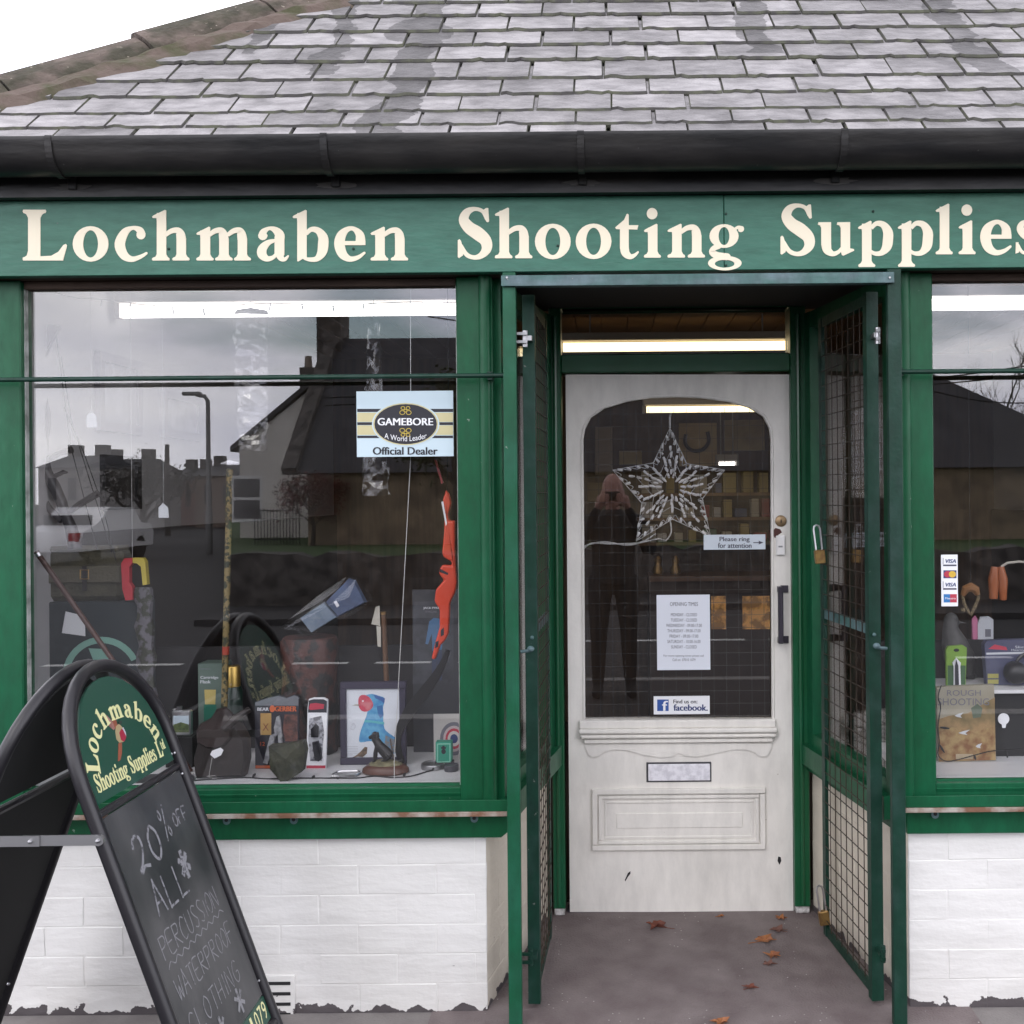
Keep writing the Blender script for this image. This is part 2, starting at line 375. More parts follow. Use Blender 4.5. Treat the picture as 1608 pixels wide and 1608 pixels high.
G = {
 'L': (282, [rc(34, 10, 112, 312), poly((4, 300), (12, 298), (24, 290), (34, 270), (112, 270), (122, 290), (134, 298), (144, 300), (148, 311), (144, 321), (4, 321), (0, 311)), poly((4, 0), (255, 0), (280, 95), (272, 105), (257, 98), (225, 55), (180, 30), (112, 27), (112, 60), (34, 60), (26, 32), (12, 22), (2, 20), (0, 8))]),
 'o': (226, [ring((113, 105, 113, 112), (113, 105, 47, 86))]),
 'c': (212, [stroke([(168, 162, 58), (158, 192, 44), (115, 206, 24), (66, 178, 50), (34, 105, 66), (58, 36, 56), (108, 9, 36), (160, 22, 26), (202, 46, 16)])]),
 'h': (238, [rc(30, 20, 90, 300), flag(0, 30, 90, 320), serif(0, 112, 0, 30, 90), serif(128, 238, 0, 155, 215), rc(155, 20, 215, 140), arch(84, 215)]),
 'n': (238, [rc(30, 20, 90, 190), flag(0, 30, 90, 214), serif(0, 112, 0, 30, 90), serif(128, 238, 0, 155, 215), rc(155, 20, 215, 140), arch(84, 215)]),
 'm': (346, [rc(26, 20, 88, 190), flag(0, 26, 88, 214), serif(0, 110, 0, 26, 88), serif(119, 230, 0, 145, 205), serif(238, 346, 0, 262, 321), rc(145, 20, 205, 140), rc(262, 20, 321, 140), arch(82, 205), arch(199, 321)]),
 'a': (200, [stroke([(36, 158, 60), (42, 182, 42), (75, 203, 22), (112, 194, 40), (140, 165, 60), (141, 130, 62)], cap1=False), rc(110, 35, 172, 150), stroke([(141, 45, 60), (152, 16, 40), (175, 8, 24), (196, 28, 12)], cap0=False), stroke([(116, 128, 18), (70, 112, 36), (34, 75, 56), (32, 38, 58), (62, 12, 38), (98, 18, 26), (122, 42, 20)])]),
 'b': (226, [poly((30, -4), (38, -6), (62, 10), (90, 20), (90, 300), (30, 300)), flag(0, 30, 90, 320), stroke([(86, 168, 24), (118, 196, 30), (162, 188, 42), (192, 148, 60), (194, 105, 66), (186, 52, 60), (155, 12, 36), (112, 6, 26), (76, 14, 18)], cap0=False)]),
 'e': (198, [stroke([(166, 118, 62), (160, 165, 52), (122, 201, 28), (82, 196, 34), (46, 160, 58), (33, 105, 66), (52, 42, 58), (98, 10, 36), (150, 20, 26), (190, 48, 16)], cap0=False), rc(45, 97, 197, 123)]),
 'S': (224, [stroke([(186, 250, 26), (158, 298, 24), (108, 312, 26), (60, 292, 48), (40, 245, 64), (72, 196, 76), (128, 158, 84), (176, 114, 74), (184, 64, 64), (154, 22, 42), (108, 6, 28), (58, 24, 28), (22, 80, 24)]), poly((160, 304), (180, 318), (194, 318), (200, 235), (192, 228), (182, 232), (168, 268)), poly((2, 8), (10, 2), (34, 18), (40, 50), (22, 112), (12, 122), (2, 114))]),
 't': (148, [poly((30, 60), (86, 60), (86, 270), (80, 278), (72, 276), (56, 240), (0, 192), (6, 182), (30, 180)), poly((80, 180), (140, 178), (146, 206), (80, 206)), stroke([(58, 66, 56), (66, 30, 52), (94, 8, 36), (122, 16, 22), (144, 36, 12)], cap0=False)]),
 'i': (108, [rc(26, 20, 86, 190), flag(0, 26, 86, 214), serif(0, 108, 0, 26, 86), ('poly', ell(52, 278, 34, 36, 20))]),
 'l': (108, [rc(26, 20, 86, 300), flag(0, 26, 86, 320), serif(0, 108, 0, 26, 86)]),
 'g': (230, [ring((100, 135, 92, 75), (100, 135, 34, 57)), stroke([(165, 176, 18), (188, 190, 20), (206, 180, 42)]), stroke([(66, 72, 36), (34, 56, 34), (26, 32, 40), (58, 12, 44), (120, 4, 44)]), ring((105, -36, 106, 46), (104, -40, 62, 25))]),
 'u': (232, [rc(22, 60, 84, 200), rc(145, 20, 204, 200), poly((0, 190), (4, 205), (84, 206), (84, 170), (22, 170), (14, 186)), poly((120, 190), (124, 205), (204, 206), (204, 170), (145, 170), (136, 186)), stroke([(53, 66, 62), (62, 28, 54), (96, 6, 32), (130, 18, 24), (150, 42, 18)], cap0=False), poly((145, 25), (152, -2), (162, -6), (230, 26), (228, 36), (204, 40), (204, 60), (145, 60))]),
 'p': (222, [rc(26, -60, 86, 195), flag(0, 26, 86, 214), serif(2, 110, -78, 26, 86), stroke([(84, 166, 24), (116, 196, 30), (160, 188, 42), (188, 146, 60), (190, 102, 64), (182, 50, 60), (150, 12, 36), (110, 6, 26), (78, 22, 20)], cap0=False)]),
 'd': (232, [rc(135, 20, 195, 300), flag(105, 135, 195, 320), serif(135, 232, 0, 135, 195), stroke([(138, 168, 24), (106, 196, 30), (62, 188, 42), (34, 148, 60), (32, 105, 66), (40, 52, 60), (70, 12, 36), (110, 10, 26), (140, 30, 18)], cap0=False)]),
}
G['s'] = (162, [stroke([(134, 165, 20), (112, 200, 18), (76, 206, 20), (44, 192, 34), (32, 160, 46), (54, 128, 54), (96, 102, 58), (128, 74, 52), (130, 42, 46), (108, 14, 32), (76, 4, 22), (40, 16, 20), (18, 55, 18)]), poly((116, 203), (140, 210), (144, 152), (132, 152)), poly((2, 2), (24, 10), (20, 74), (4, 74))])
def glyph(mb, ch, f, h=0.0014):
    """f maps glyph units -> (point on surface, outward normal)"""
    for k, pc in enumerate(G[ch][1]):
        hh = h + 0.00013 * k
        def up(p):
            q, n = f(*p); return Vector(q) + Vector(n) * hh
        def dn(p):
            q, n = f(*p); return Vector(q) - Vector(n) * 0.0004
        if pc[0] == 'poly':
            mb.prism([up(p) for p in pc[1]], [dn(p) for p in pc[1]])
        elif pc[0] == 'ring':
            o, i = pc[1], pc[2]; n = len(o)
            mb.add([up(p) for p in o] + [up(p) for p in i] + [dn(p) for p in o] + [dn(p) for p in i],
                   [(j, (j + 1) % n, n + (j + 1) % n, n + j) for j in range(n)] + [(j, 2 * n + j, 2 * n + (j + 1) % n, (j + 1) % n) for j in range(n)] + [(n + j, n + (j + 1) % n, 3 * n + (j + 1) % n, 3 * n + j) for j in range(n)])
        else:
            _, lf, rt, c0, c1 = pc; n = len(lf)
            mb.add([up(p) for p in lf] + [up(p) for p in rt] + [dn(p) for p in lf] + [dn(p) for p in rt],
                   [(j, n + j, n + j + 1, j + 1) for j in range(n - 1)] + [(j, j + 1, 2 * n + j + 1, 2 * n + j) for j in range(n - 1)] + [(n + j, 3 * n + j, 3 * n + j + 1, n + j + 1) for j in range(n - 1)])
            for cp, e in ((c0, 0), (c1, -1)):
                if cp: mb.add([up(lf[e])] + [up(p) for p in (cp[::-1] if e == 0 else cp)] + [up(rt[e])], [tuple(range(len(cp) + 2))])

# ---------------------------------------------------------------- setting: ground, street
def sheet(name, x0, x1, y0, y1, z, m, t=None):
    mb = MB()
    if t: mb.box(x0, x1, y0, y1, z - t, z)
    else: mb.add([(x0, y0, z), (x1, y0, z), (x1, y1, z), (x0, y1, z)], [(0, 1, 2, 3)])
    return tag(mb.build(name, m), kind='structure')
CONC = mat('stained_concrete', (0.134, 0.106, 0.105), 0.8, col2=(0.200, 0.168, 0.164), vs=7, vlo=0.36, vhi=0.68, bump=0.5, bs=140, detail=12)
def concrete_extra():
    m = CONC; t = m.node_tree; b = t.nodes['Principled BSDF']
    src = b.inputs['Base Color'].links[0].from_socket
    g = t.nodes.new('ShaderNodeNewGeometry')
    vo = t.nodes.new('ShaderNodeTexVoronoi'); vo.inputs['Scale'].default_value = 45
    t.links.new(g.outputs['Position'], vo.inputs['Vector'])
    lt = t.nodes.new('ShaderNodeMath'); lt.operation = 'LESS_THAN'; lt.inputs[1].default_value = 0.11
    t.links.new(vo.outputs['Distance'], lt.inputs[0])
    nz = t.nodes.new('ShaderNodeTexNoise'); nz.inputs['Scale'].default_value = 6
    t.links.new(g.outputs['Position'], nz.inputs[0])
    gt = t.nodes.new('ShaderNodeMath'); gt.operation = 'GREATER_THAN'; gt.inputs[1].default_value = 0.56
    t.links.new(nz.outputs[0], gt.inputs[0])
    mu = t.nodes.new('ShaderNodeMath'); mu.operation = 'MULTIPLY'
    t.links.new(lt.outputs[0], mu.inputs[0]); t.links.new(gt.outputs[0], mu.inputs[1])
    mxn = t.nodes.new('ShaderNodeMix'); mxn.data_type = 'RGBA'
    mxn.inputs[7].default_value = (0.42, 0.40, 0.38, 1)
    t.links.new(mu.outputs[0], mxn.inputs[0]); t.links.new(src, mxn.inputs[6]); t.links.new(mxn.outputs[2], b.inputs['Base Color'])
concrete_extra()
PAVE = mat('worn_tarmac_pavement', (0.030, 0.029, 0.031), 0.85, col2=(0.041, 0.040, 0.041), vs=4, bump=0.3, bs=120)
STRIP = mat('grey_concrete_strip', (0.17, 0.155, 0.15), 0.85, col2=(0.22, 0.205, 0.195), vs=5, bump=0.3, bs=120)
ASPH = mat('asphalt', (0.026, 0.026, 0.029), 0.85, col2=(0.036, 0.036, 0.038), vs=2, bump=0.4, bs=150)
LINE = mat('white_road_paint', (0.75, 0.75, 0.72), 0.7)
GRASS = mat('mown_grass', (0.035, 0.075, 0.018), 0.9, col2=(0.06, 0.10, 0.03), vs=6, bump=0.6, bs=40)
sheet('ground', -250, 250, -400, 250, -0.14, mat('bare_earth', (0.07, 0.065, 0.05), 0.95))
sheet('pavement', -60, 60, -3.9, 8, 0.0, PAVE, 0.13)
sheet('wall_foot_strip', -2.6, 3.2, -0.42, -0.002, 0.004, STRIP, 0.003)
sheet('doorstep_floor', -0.55, 1.05, -0.12, 0.80, 0.006, CONC, 0.005)
sheet('road', -120, 120, -9.9, -4.05, -0.10, ASPH)
kb = MB()
for i in range(-30, 30): kb.box(i * 0.92, i * 0.92 + 0.91, -4.05, -3.905, -0.13, 0.004)
tag(kb.build('kerb', mat('kerb_stone', (0.24, 0.23, 0.22), 0.8)), kind='structure')
sheet('far_pavement', -5.4, 120, -11.5, -9.9, -0.02, PAVE, 0.1)
lw = MB(); lp_ = [(-5.7, -12.1), (90, -12.1), (90, -60), (-24, -60), (-13.2, -31.5)]
lw.prism([(x, y, .25) for x, y in lp_], [(x, y, -.09) for x, y in lp_]); tag(lw.build('lawn', GRASS), kind='structure')
sheet('side_road', -120, -5.4, -90, -9.9, -0.102, ASPH)
mk = MB()
for i in range(-22, 20): mk.box(i * 0.82 + 0.1, i * 0.82 + 0.65, -6.95, -6.85, -0.0995, -0.096)
mk.box(-30, 30, -4.42, -4.34, -0.0995, -0.096)
tag(mk.build('road_marking', LINE), kind='structure')
# ---------------------------------------------------------------- the shop building
SHOP = thing('shop_building', 'low shop with white painted brick, green timber windows and grey slate roof', 'building')
XL, XR_END = -1.93, 2.62                                    # ends of the front
XWL = (XX(45, 850, 3.03), XX(722, 850, 3.03))               # left window glass
XWR = (XX(1462, 850, 3.03), 2.24)                           # right window glass
ZG0, ZG1 = ZZ(500, 1232, 3.03), ZZ(400, 453, 3.03)          # glass bottom, top
ZSILL = ZZ(500, 1312, 3.0)                                  # underside of the timber sill
ZTOP = 2.19
CL, CR = XX(764, 1450, 3.0), XX(1428, 1450, 3.0)            # front corners of the lobby
BL, BR = (-0.238, 0.70), (0.722, 0.70)                      # inner ends of the splayed walls

def brickmat(nm='white_painted_brick', cA=(0.75, 0.742, 0.722), cB=(0.67, 0.66, 0.64)):
    m = mat(nm, cA, 0.55, col2=cB, vs=3, vlo=0.45, vhi=0.8, bump=0.5, bs=55, rnd=0.015)
    t = m.node_tree; b = t.nodes['Principled BSDF']
    src = b.inputs['Base Color'].links[0].from_socket
    g = t.nodes.new('ShaderNodeNewGeometry'); sp = t.nodes.new('ShaderNodeSeparateXYZ'); t.links.new(g.outputs['Position'], sp.inputs[0])
    nz = t.nodes.new('ShaderNodeTexNoise'); nz.inputs['Scale'].default_value = 18; nz.inputs['Detail'].default_value = 6
    t.links.new(g.outputs['Position'], nz.inputs[0])
    ma = t.nodes.new('ShaderNodeMath'); ma.operation = 'MULTIPLY_ADD'; ma.inputs[1].default_value = -0.13; ma.inputs[2].default_value = 0.084
    t.links.new(nz.outputs[0], ma.inputs[0])
    lt = t.nodes.new('ShaderNodeMath'); lt.operation = 'LESS_THAN'
    t.links.new(sp.outputs[2], lt.inputs[0]); t.links.new(ma.outputs[0], lt.inputs[1])
    # small chips where the paint has come off, more of them low down
    n2 = t.nodes.new('ShaderNodeTexNoise'); n2.inputs['Scale'].default_value = 34; n2.inputs['Detail'].default_value = 3
    mpn = t.nodes.new('ShaderNodeMapping'); mpn.inputs['Scale'].default_value = (0.5, 1, 1.8)
    t.links.new(g.outputs['Position'], mpn.inputs[0]); t.links.new(mpn.outputs[0], n2.inputs[0])
    th = t.nodes.new('ShaderNodeMapRange'); th.inputs[1].default_value = 0.0; th.inputs[2].default_value = 0.45; th.inputs[3].default_value = 0.735; th.inputs[4].default_value = 0.80
    t.links.new(sp.outputs[2], th.inputs[0])
    gt = t.nodes.new('ShaderNodeMath'); gt.operation = 'GREATER_THAN'; t.links.new(n2.outputs[0], gt.inputs[0]); t.links.new(th.outputs[0], gt.inputs[1])
    mxm = t.nodes.new('ShaderNodeMath'); mxm.operation = 'MAXIMUM'; t.links.new(lt.outputs[0], mxm.inputs[0]); t.links.new(gt.outputs[0], mxm.inputs[1])
    mxn = t.nodes.new('ShaderNodeMix'); mxn.data_type = 'RGBA'; mxn.inputs[7].default_value = (0.075, 0.065, 0.068, 1)
    t.links.new(mxm.outputs[0], mxn.inputs[0]); t.links.new(src, mxn.inputs[6]); t.links.new(mxn.outputs[2], b.inputs['Base Color'])
    # splash dirt in the lowest courses
    src2 = mxn.outputs[2]; n4 = t.nodes.new('ShaderNodeTexNoise'); n4.inputs['Scale'].default_value = 7; n4.inputs['Detail'].default_value = 8; t.links.new(g.outputs['Position'], n4.inputs[0])
    zz = t.nodes.new('ShaderNodeMapRange'); zz.inputs[1].default_value = 0.0; zz.inputs[2].default_value = 0.26; zz.inputs[3].default_value = 0.6; zz.inputs[4].default_value = 0.0; t.links.new(sp.outputs[2], zz.inputs[0])
    mu = t.nodes.new('ShaderNodeMath'); mu.operation = 'MULTIPLY'; t.links.new(zz.outputs[0], mu.inputs[0]); t.links.new(n4.outputs[0], mu.inputs[1])
    mx2 = t.nodes.new('ShaderNodeMix'); mx2.data_type = 'RGBA'; mx2.inputs[7].default_value = (0.42, 0.40, 0.37, 1)
    t.links.new(mu.outputs[0], mx2.inputs[0]); t.links.new(src, mx2.inputs[6]); t.links.new(mx2.outputs[2], mxn.inputs[6])
    # broader bumps of old paint over render
    bmp = [n for n in t.nodes if n.type == 'BUMP'][0]; bmp.inputs['Strength'].default_value = 0.12
    n3 = t.nodes.new('ShaderNodeTexNoise'); n3.inputs['Scale'].default_value = 10; n3.inputs['Detail'].default_value = 5
    mp3 = t.nodes.new('ShaderNodeMapping'); mp3.inputs['Scale'].default_value = (0.55, 1, 1.6)
    t.links.new(g.outputs['Position'], mp3.inputs[0]); t.links.new(mp3.outputs[0], n3.inputs[0])
    b2 = t.nodes.new('ShaderNodeBump'); b2.inputs['Strength'].default_value = 0.40; b2.inputs['Distance'].default_value = 0.018
    t.links.new(n3.outputs[0], b2.inputs['Height']); t.links.new(bmp.outputs[0], b2.inputs['Normal']); t.links.new(b2.outputs[0], b.inputs['Normal'])
    return m
BRICK = brickmat(); BRICKC = brickmat('shaded_cream_brick', (.68, .62, .52), (.60, .54, .45))  # cream lobby copy, its warm recess shade mixed into the tint
def brick_mesh(l, h, d, seed, m=None):
    rg = random.Random(seed); mb = MB(); mb.box(0, l, 0, d, 0, h, ch=0.0018)
    me = bpy.data.meshes.new('brick')
    me.from_pydata([(x + rg.uniform(-.0012, .0012), y + rg.uniform(-.0012, .0012) * (y < d / 2), z + rg.uniform(-.0015, .0015)) for x, y, z in mb.v], [], mb.f)
    me.materials.append(m or BRICK); me.update(); return me
BM = {}
def brick_wall(A, B, z1, name, label=None, skip=None, m=None):
    m = m or BRICK
    ax, ay = A; bx, by = B; Ln = math.hypot(bx - ax, by - ay); ang = math.atan2(by - ay, bx - ax)
    M0 = Matrix.Translation((ax, ay, 0)) @ Matrix.Rotation(ang, 4, 'Z')
    mb = MB(); c = [M0 @ Vector(p) for p in ((0, .0011, -.05), (Ln, .0011, -.05), (Ln, .0011, z1), (0, .0011, z1))]
    n = M0.to_3x3() @ Vector((0, .10, 0)); mb.prism(c, [q + n for q in c])
    w = mb.build(name, m, SHOP)
    if label: w['label'] = label
    hc = z1 / 6
    for r in range(6):
        x = -(0.0 if r % 2 == 0 else 0.1165); 
        while x < Ln - 0.02:
            x0, x1 = max(x, 0.0), min(x + 0.2295, Ln); x += 0.233
            if x1 - x0 < 0.03: continue
            if skip and skip(x0, x1, r * hc): continue
            key = (round(x1 - x0, 3), random.randrange(3), m.name)
            if key not in BM: BM[key] = brick_mesh(x1 - x0, hc - 0.0026, 0.03, int(key[0] * 1000) + key[1], m)
            link('brick', BM[key], w, M0 @ Matrix.Translation((x0, random.uniform(-.0007, .0006), r * hc + 0.0016)))
    return w
VX0, VX1 = XX(413, 1570, 2.99), XX(462, 1570, 2.99)
wl_ = brick_wall((XL, 0), (CL, 0), ZSILL, 'front_wall')
wr_ = brick_wall((CR, 0), (XR_END, 0), ZSILL, 'front_wall')
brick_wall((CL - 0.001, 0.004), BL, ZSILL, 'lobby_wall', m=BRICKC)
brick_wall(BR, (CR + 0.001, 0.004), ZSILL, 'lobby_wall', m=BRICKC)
# air vent low in the wall by the board
vb = MB(); Z0v, Z1v = ZZ(440, 1603, 2.99), ZZ(440, 1533, 2.99)
vb.box(VX0, VX1, -0.006, 0.004, Z0v, Z1v, 0, 0.0015)
vb.build('air_vent', BRICK, SHOP)
for k in range(4):
    z = Z0v + (Z1v - Z0v) * (k + 0.55) / 4.3
    MB().box(VX0 + 0.012, VX1 - 0.012, -0.0072, -0.0055, z - 0.0048, z + 0.0048).build('vent_slot', BLACKM, SHOP)

# -------- window joinery
def jamb(x0, x1, y0, y1, z0, z1, name='window_frame', ch=0.004): return MB().box(x0, x1, y0, y1, z0, z1, ch=ch).build(name, GREEN, SHOP)
def window(xg0, xg1, xo0, xo1, corner):
    """front display window: xg glass, xo outer edges; corner -1 / 1 tells which side meets the lobby"""
    fr = MB()
    z0, z1 = ZG0 - 0.062, ZTOP
    for a, b in ((xo0, xg0), (xg1, xo1)): fr.box(a, b, -0.004, 0.06, z0, z1, ch=0.004)
    fr.box(xg0 - .001, xg1 + .001, 0.0, 0.06, z0, ZG0 - 0.004, ch=0.002)                     # bottom rail
    fr.prism([(xg0, -0.003, ZG0 - 0.02), (xg1, -0.003, ZG0 - 0.02), (xg1, 0.03, ZG0 + 0.001), (xg0, 0.03, ZG0 + 0.001)], [(xg0, 0.0, ZG0 - 0.03), (xg1, 0.0, ZG0 - 0.03), (xg1, 0.032, ZG0 - 0.01), (xg0, 0.032, ZG0 - 0.01)])
    w = fr.build('window_frame', GREEN, SHOP)
    for xx, s in ((xo0 if corner < 0 else xo1, -corner),):
        cx = xx + s * 0.0215
        MB().tube([(cx, 0.0, z0 + 0.002), (cx, 0.0, z1)], 0.019, 12).build('round_moulding', GREEN, w, smooth=True)
    xb = xo1 if corner < 0 else xo0
    MB().tube([(xb + (0.045 if corner > 0 else -0.045), 0.002, z0 + .002), (xb + (0.045 if corner > 0 else -0.045), 0.002, z1)], 0.012, 10).build('round_moulding', GREEN, w, smooth=True)
    for xx in (xg0, xg1): MB().box(xx - .004, xx + .004, 0.016, 0.032, ZG0, ZG1).build('putty_bead', mat('pale_putty', (0.45, 0.46, 0.45), .6, col2=(.2, .22, .2), vs=20), w)
    hd = MB().box(xg0 + .001, xg1 - .001, 0.012, 0.06, ZG1, ZTOP, ch=0.003).build('head_rail', DARKWOOD, w)
    MB().box(xg0 - .004, xg1 + .004, 0.033, 0.037, ZG0 - 0.004, ZG1 + 0.004).build('pane', GLASS, w)
    # sill board and the moulded board below the glass
    MB().box(xo0, xo1, -0.03, 0.05, ZZ(500, 1268, 2.97), z0 - 0.0005, ch=0.005).build('sill', GREEN, w)
    return w
xo_l = (XL, XX(776, 850, 3.0))
xo_r = (XX(1411, 850, 3.0), XR_END)
winL = window(XWL[0], XWL[1], xo_l[0], xo_l[1], 1)
winR = window(XWR[0], XWR[1], xo_r[0], xo_r[1], -1)
for x0, x1, nm, cut in ((XL, XX(803, 1300, 2.975), 'left', 1), (XX(1424, 1270, 2.975), XR_END, 'right', -1)):
    za, zb = ZSILL - 0.001, ZZ(500, 1284, 2.975)
    mb = MB(); c = 0.03
    pr = [(x0, za), (x1 - (c if cut > 0 else 0), za), (x1, za + c * .8 if cut > 0 else za), (x1, zb), (x0, zb)]
    mb.prism([(x, -0.028, z) for x, z in pr], [(x, 0.03, z) for x, z in pr])
    mb.build('sill_apron', GREEN, SHOP)
# -------- splayed side lights of the lobby
for A, B, sgn in (((xo_l[1] - 0.004, 0.03), BL, 1), ((xo_r[0] + 0.004, 0.03), BR, -1)):
    a, b = Vector((*A, 0)), Vector((*B, 0)); d = (b - a).normalized()
    fr = MB(); up = (0, 0, 1)
    zc = (ZG0 - 0.062 + ZTOP) / 2; hh = ZTOP - ZG0 + 0.062
    fr.obox(b - d * 0.075 + Vector((0, 0, zc)), b - d * 0.005 + Vector((0, 0, zc)), 0.05, hh)
    fr.obox(a + d * 0.006 + Vector((0, 0, zc)), a + d * 0.035 + Vector((0, 0, zc)), 0.05, hh)
    fr.obox(a + d * 0.036 + Vector((0, 0, ZG0 - 0.033)), b - d * 0.076 + Vector((0, 0, ZG0 - 0.033)), 0.05, 0.058)
    fr.obox(a + d * 0.036 + Vector((0, 0, ZTOP - .03)), b - d * 0.076 + Vector((0, 0, ZTOP - .03)), 0.05, 0.055)
    w = fr.build('lobby_window_frame', GREEN, SHOP)
    MB().obox(a + d * 0.03 + Vector((0, 0, (ZG0 + ZTOP) / 2 - .03)), b - d * 0.07 + Vector((0, 0, (ZG0 + ZTOP) / 2 - .03)), 0.004, ZTOP - ZG0 - .04).build('pane', GLASS, w)
    nrm = Vector((d.y, -d.x, 0)) * sgn
    q = nrm * 0.02
    MB().obox(a + q + Vector((0, 0, ZSILL + 0.06)), b - d * .01 + q + Vector((0, 0, ZSILL + 0.06)), 0.06, 0.07).build('sill', GREEN, w)
    MB().obox(a + Vector((0, 0, ZSILL + 0.012)), b - d * .01 + Vector((0, 0, ZSILL + 0.012)), 0.06, 0.022).build('sill_apron', GREEN, w)

# -------- wall head, soffit
MB().box(XL, XR_END, -0.035, 0.10, ZTOP + 0.001, 2.60).build('wall_head', DARKWOOD, SHOP)
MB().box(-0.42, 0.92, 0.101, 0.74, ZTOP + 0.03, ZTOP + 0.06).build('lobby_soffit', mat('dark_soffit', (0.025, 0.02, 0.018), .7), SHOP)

# -------- door and its frame
DD = 3.70
JL, JR = XX(866, 1010, 3.69), XX(1268, 1010, 3.69)
dl, dr = XX(886, 1010, DD), XX(1242, 1010, DD)
zd1 = ZZ(1060, 587, DD)
df = MB()
df.box(JL, dl - 0.002, 0.672, 0.78, 0.03, ZTOP + .03, ch=.004); df.box(dr + 0.002, JR, 0.672, 0.78, 0.03, ZTOP + .03, ch=.004)
ztr = ZZ(1060, 556, 3.69)
df.box(dl - 0.002, dr + 0.002, 0.676, 0.78, zd1 + 0.004, ztr, ch=.004)
ztt = ZZ(1060, 470, 3.70)
df.box(dl - 0.002, dr + 0.002, 0.676, 0.78, ztt, ZTOP + .03, ch=.004)
dframe = df.build('door_frame', mat('deep_green_gloss', (0.006, 0.075, 0.028), .3, col2=(.008, .09, .04), vs=4, bump=.06, bs=40), SHOP)
for xa, xb in ((JL, dl - .002), (dr + .002, JR)):
    MB().box(xa + .003, xb - .003, 0.674, 0.775, 0.006, 0.033, ch=.003).build('frame_foot', mat('flaked_white_paint', (0.62, 0.61, 0.6), .7, col2=(.12, .11, .1), vs=40, bump=.5, bs=60), dframe)
    xm = (xa + xb) / 2
    MB().tube([(xm, 0.673, 0.04), (xm, 0.673, ZTOP)], 0.009, 8).build('frame_bead', MAT['deep_green_gloss'], dframe, smooth=True)
MB().box(dl, dr, 0.715, 0.719, ztr - .003, ztt + .003).build('transom_pane', GLASSD, dframe)
leaf = MB(); T = 0.045
gl_, gr_ = 914, 1212
leaf.px([(888, 588), (gl_, 588), (gl_, 690), (gl_ + 3, 1130), (gl_ + 6, 1432), (895, 1432)], DD, T)
leaf.px([(gr_, 588), (1239, 588), (1246, 1432), (gr_ + 6, 1432), (gr_ + 2, 1130), (gr_, 690)], DD, T)
arch_pts = [(gr_, 690), (gr_ - 2, 672), (gr_ - 12, 653), (gr_ - 34, 639), (gr_ - 70, 629), (1100, 623.5), (1062, 622), (1020, 623.5), (984, 629), (948, 640), (926, 655), (gl_ + 3, 673), (gl_, 690)]
leaf.px([(gl_, 588), (gr_, 588)] + arch_pts, DD, T)
leaf.px([(gl_ + 3, 1130), (gr_ + 2, 1130), (gr_ + 6, 1432), (gl_ + 6, 1432)], DD, T)
DOOR = leaf.build('door', DOORP, SHOP)
DOOR['label'] = 'off-white half-glazed door with a shaped head and letter plate'
bead = MB(); a3 = [P(x, y, DD) for x, y in [(gl_ + 3, 1128)] + arch_pts[::-1] + [(gr_ + 2, 1128)]]
bead.tube([(x, y - 0.001, z) for x, y, z in a3], 0.0055, 6)
bead.build('glazing_bead', DOORP, DOOR)
MB().px([(gl_ + 1, 1134), (gr_ + 4, 1134)] + [(x + (2 if x > 1060 else -2), y - 2) for x, y in arch_pts], DD + 0.018, 0.004).build('pane', GLASSD, DOOR)
wg = MB(); wy = DD - 3 + 0.03
x = XX(921, 880, DD)
while x < XX(1209, 880, DD): wg.box(x - .0006, x + .0006, wy, wy + .0012, ZZ(1060, 1133, DD), ZZ(1060, 640, DD)); x += 0.0467
z = ZZ(1060, 1128, DD)
while z < ZZ(1060, 640, DD): wg.box(XX(916, 880, DD), XX(1210, 880, DD), wy + .0012, wy + .0024, z - .0006, z + .0006); z += 0.0467
wg.build('wire_grid', mat('dull_grey_wire', (.09, .085, .08), .6, .3), DOOR)['kind'] = 'stuff'
# weather moulding and shaped apron under the glass
ml = MB()
ml.pxr(909, 1131, 1219, 1144, DD - .018, .018, ch=.004)
ml.pxr(908, 1145, 1222, 1153, DD - .034, .034, ch=.006)
ml.pxr(911, 1153.5, 1220, 1160, DD - .028, .028, ch=.005)
ml.pxr(917, 1160.5, 1214, 1167, DD - .018, .018, ch=.003)
ml.build('weather_moulding', DOORP, DOOR)
ap = [(918, 1167), (1212, 1167), (1211, 1176), (1207, 1184), (1204, 1188), (1192, 1188), (1186, 1182), (1172, 1177), (1150, 1177), (1120, 1184), (1092, 1189), (1076, 1187), (1066, 1182), (1056, 1188), (1036, 1190), (1012, 1186), (984, 1178), (962, 1177), (946, 1182), (940, 1188), (928, 1189), (924, 1184), (920, 1176)]
MB().px(ap, DD - .006, .007).build('shaped_apron', DOORP, DOOR)
lp = MB(); lp.pxr(1015, 1197, 1117, 1228, DD - .004, .005, ch=.001); lp_o = lp.build('letter_plate', mat('dark_steel_edge', (.12, .12, .13), .4, .8), DOOR)
MB().pxr(1018, 1200, 1115, 1226, DD - .008, .006, ch=.0015).build('letter_flap', mat('worn_sheen_flap', (.82, .81, .86), .4, 0, col2=(.64, .63, .68), vs=60, bump=.2, bs=60), DOOR)  # the metal flap's bright reflection put in as plain white
pm = MB()
def rframe(mb, x0, y0, x1, y1, w, D, t):
    mb.pxr(x0, y0, x1, y0 + w, D, t, ch=.0015); mb.pxr(x0, y1 - w, x1, y1, D, t, ch=.0015)
    mb.pxr(x0, y0 + w + .2, x0 + w, y1 - w - .2, D, t, ch=.0015); mb.pxr(x1 - w, y0 + w + .2, x1, y1 - w - .2, D, t, ch=.0015)
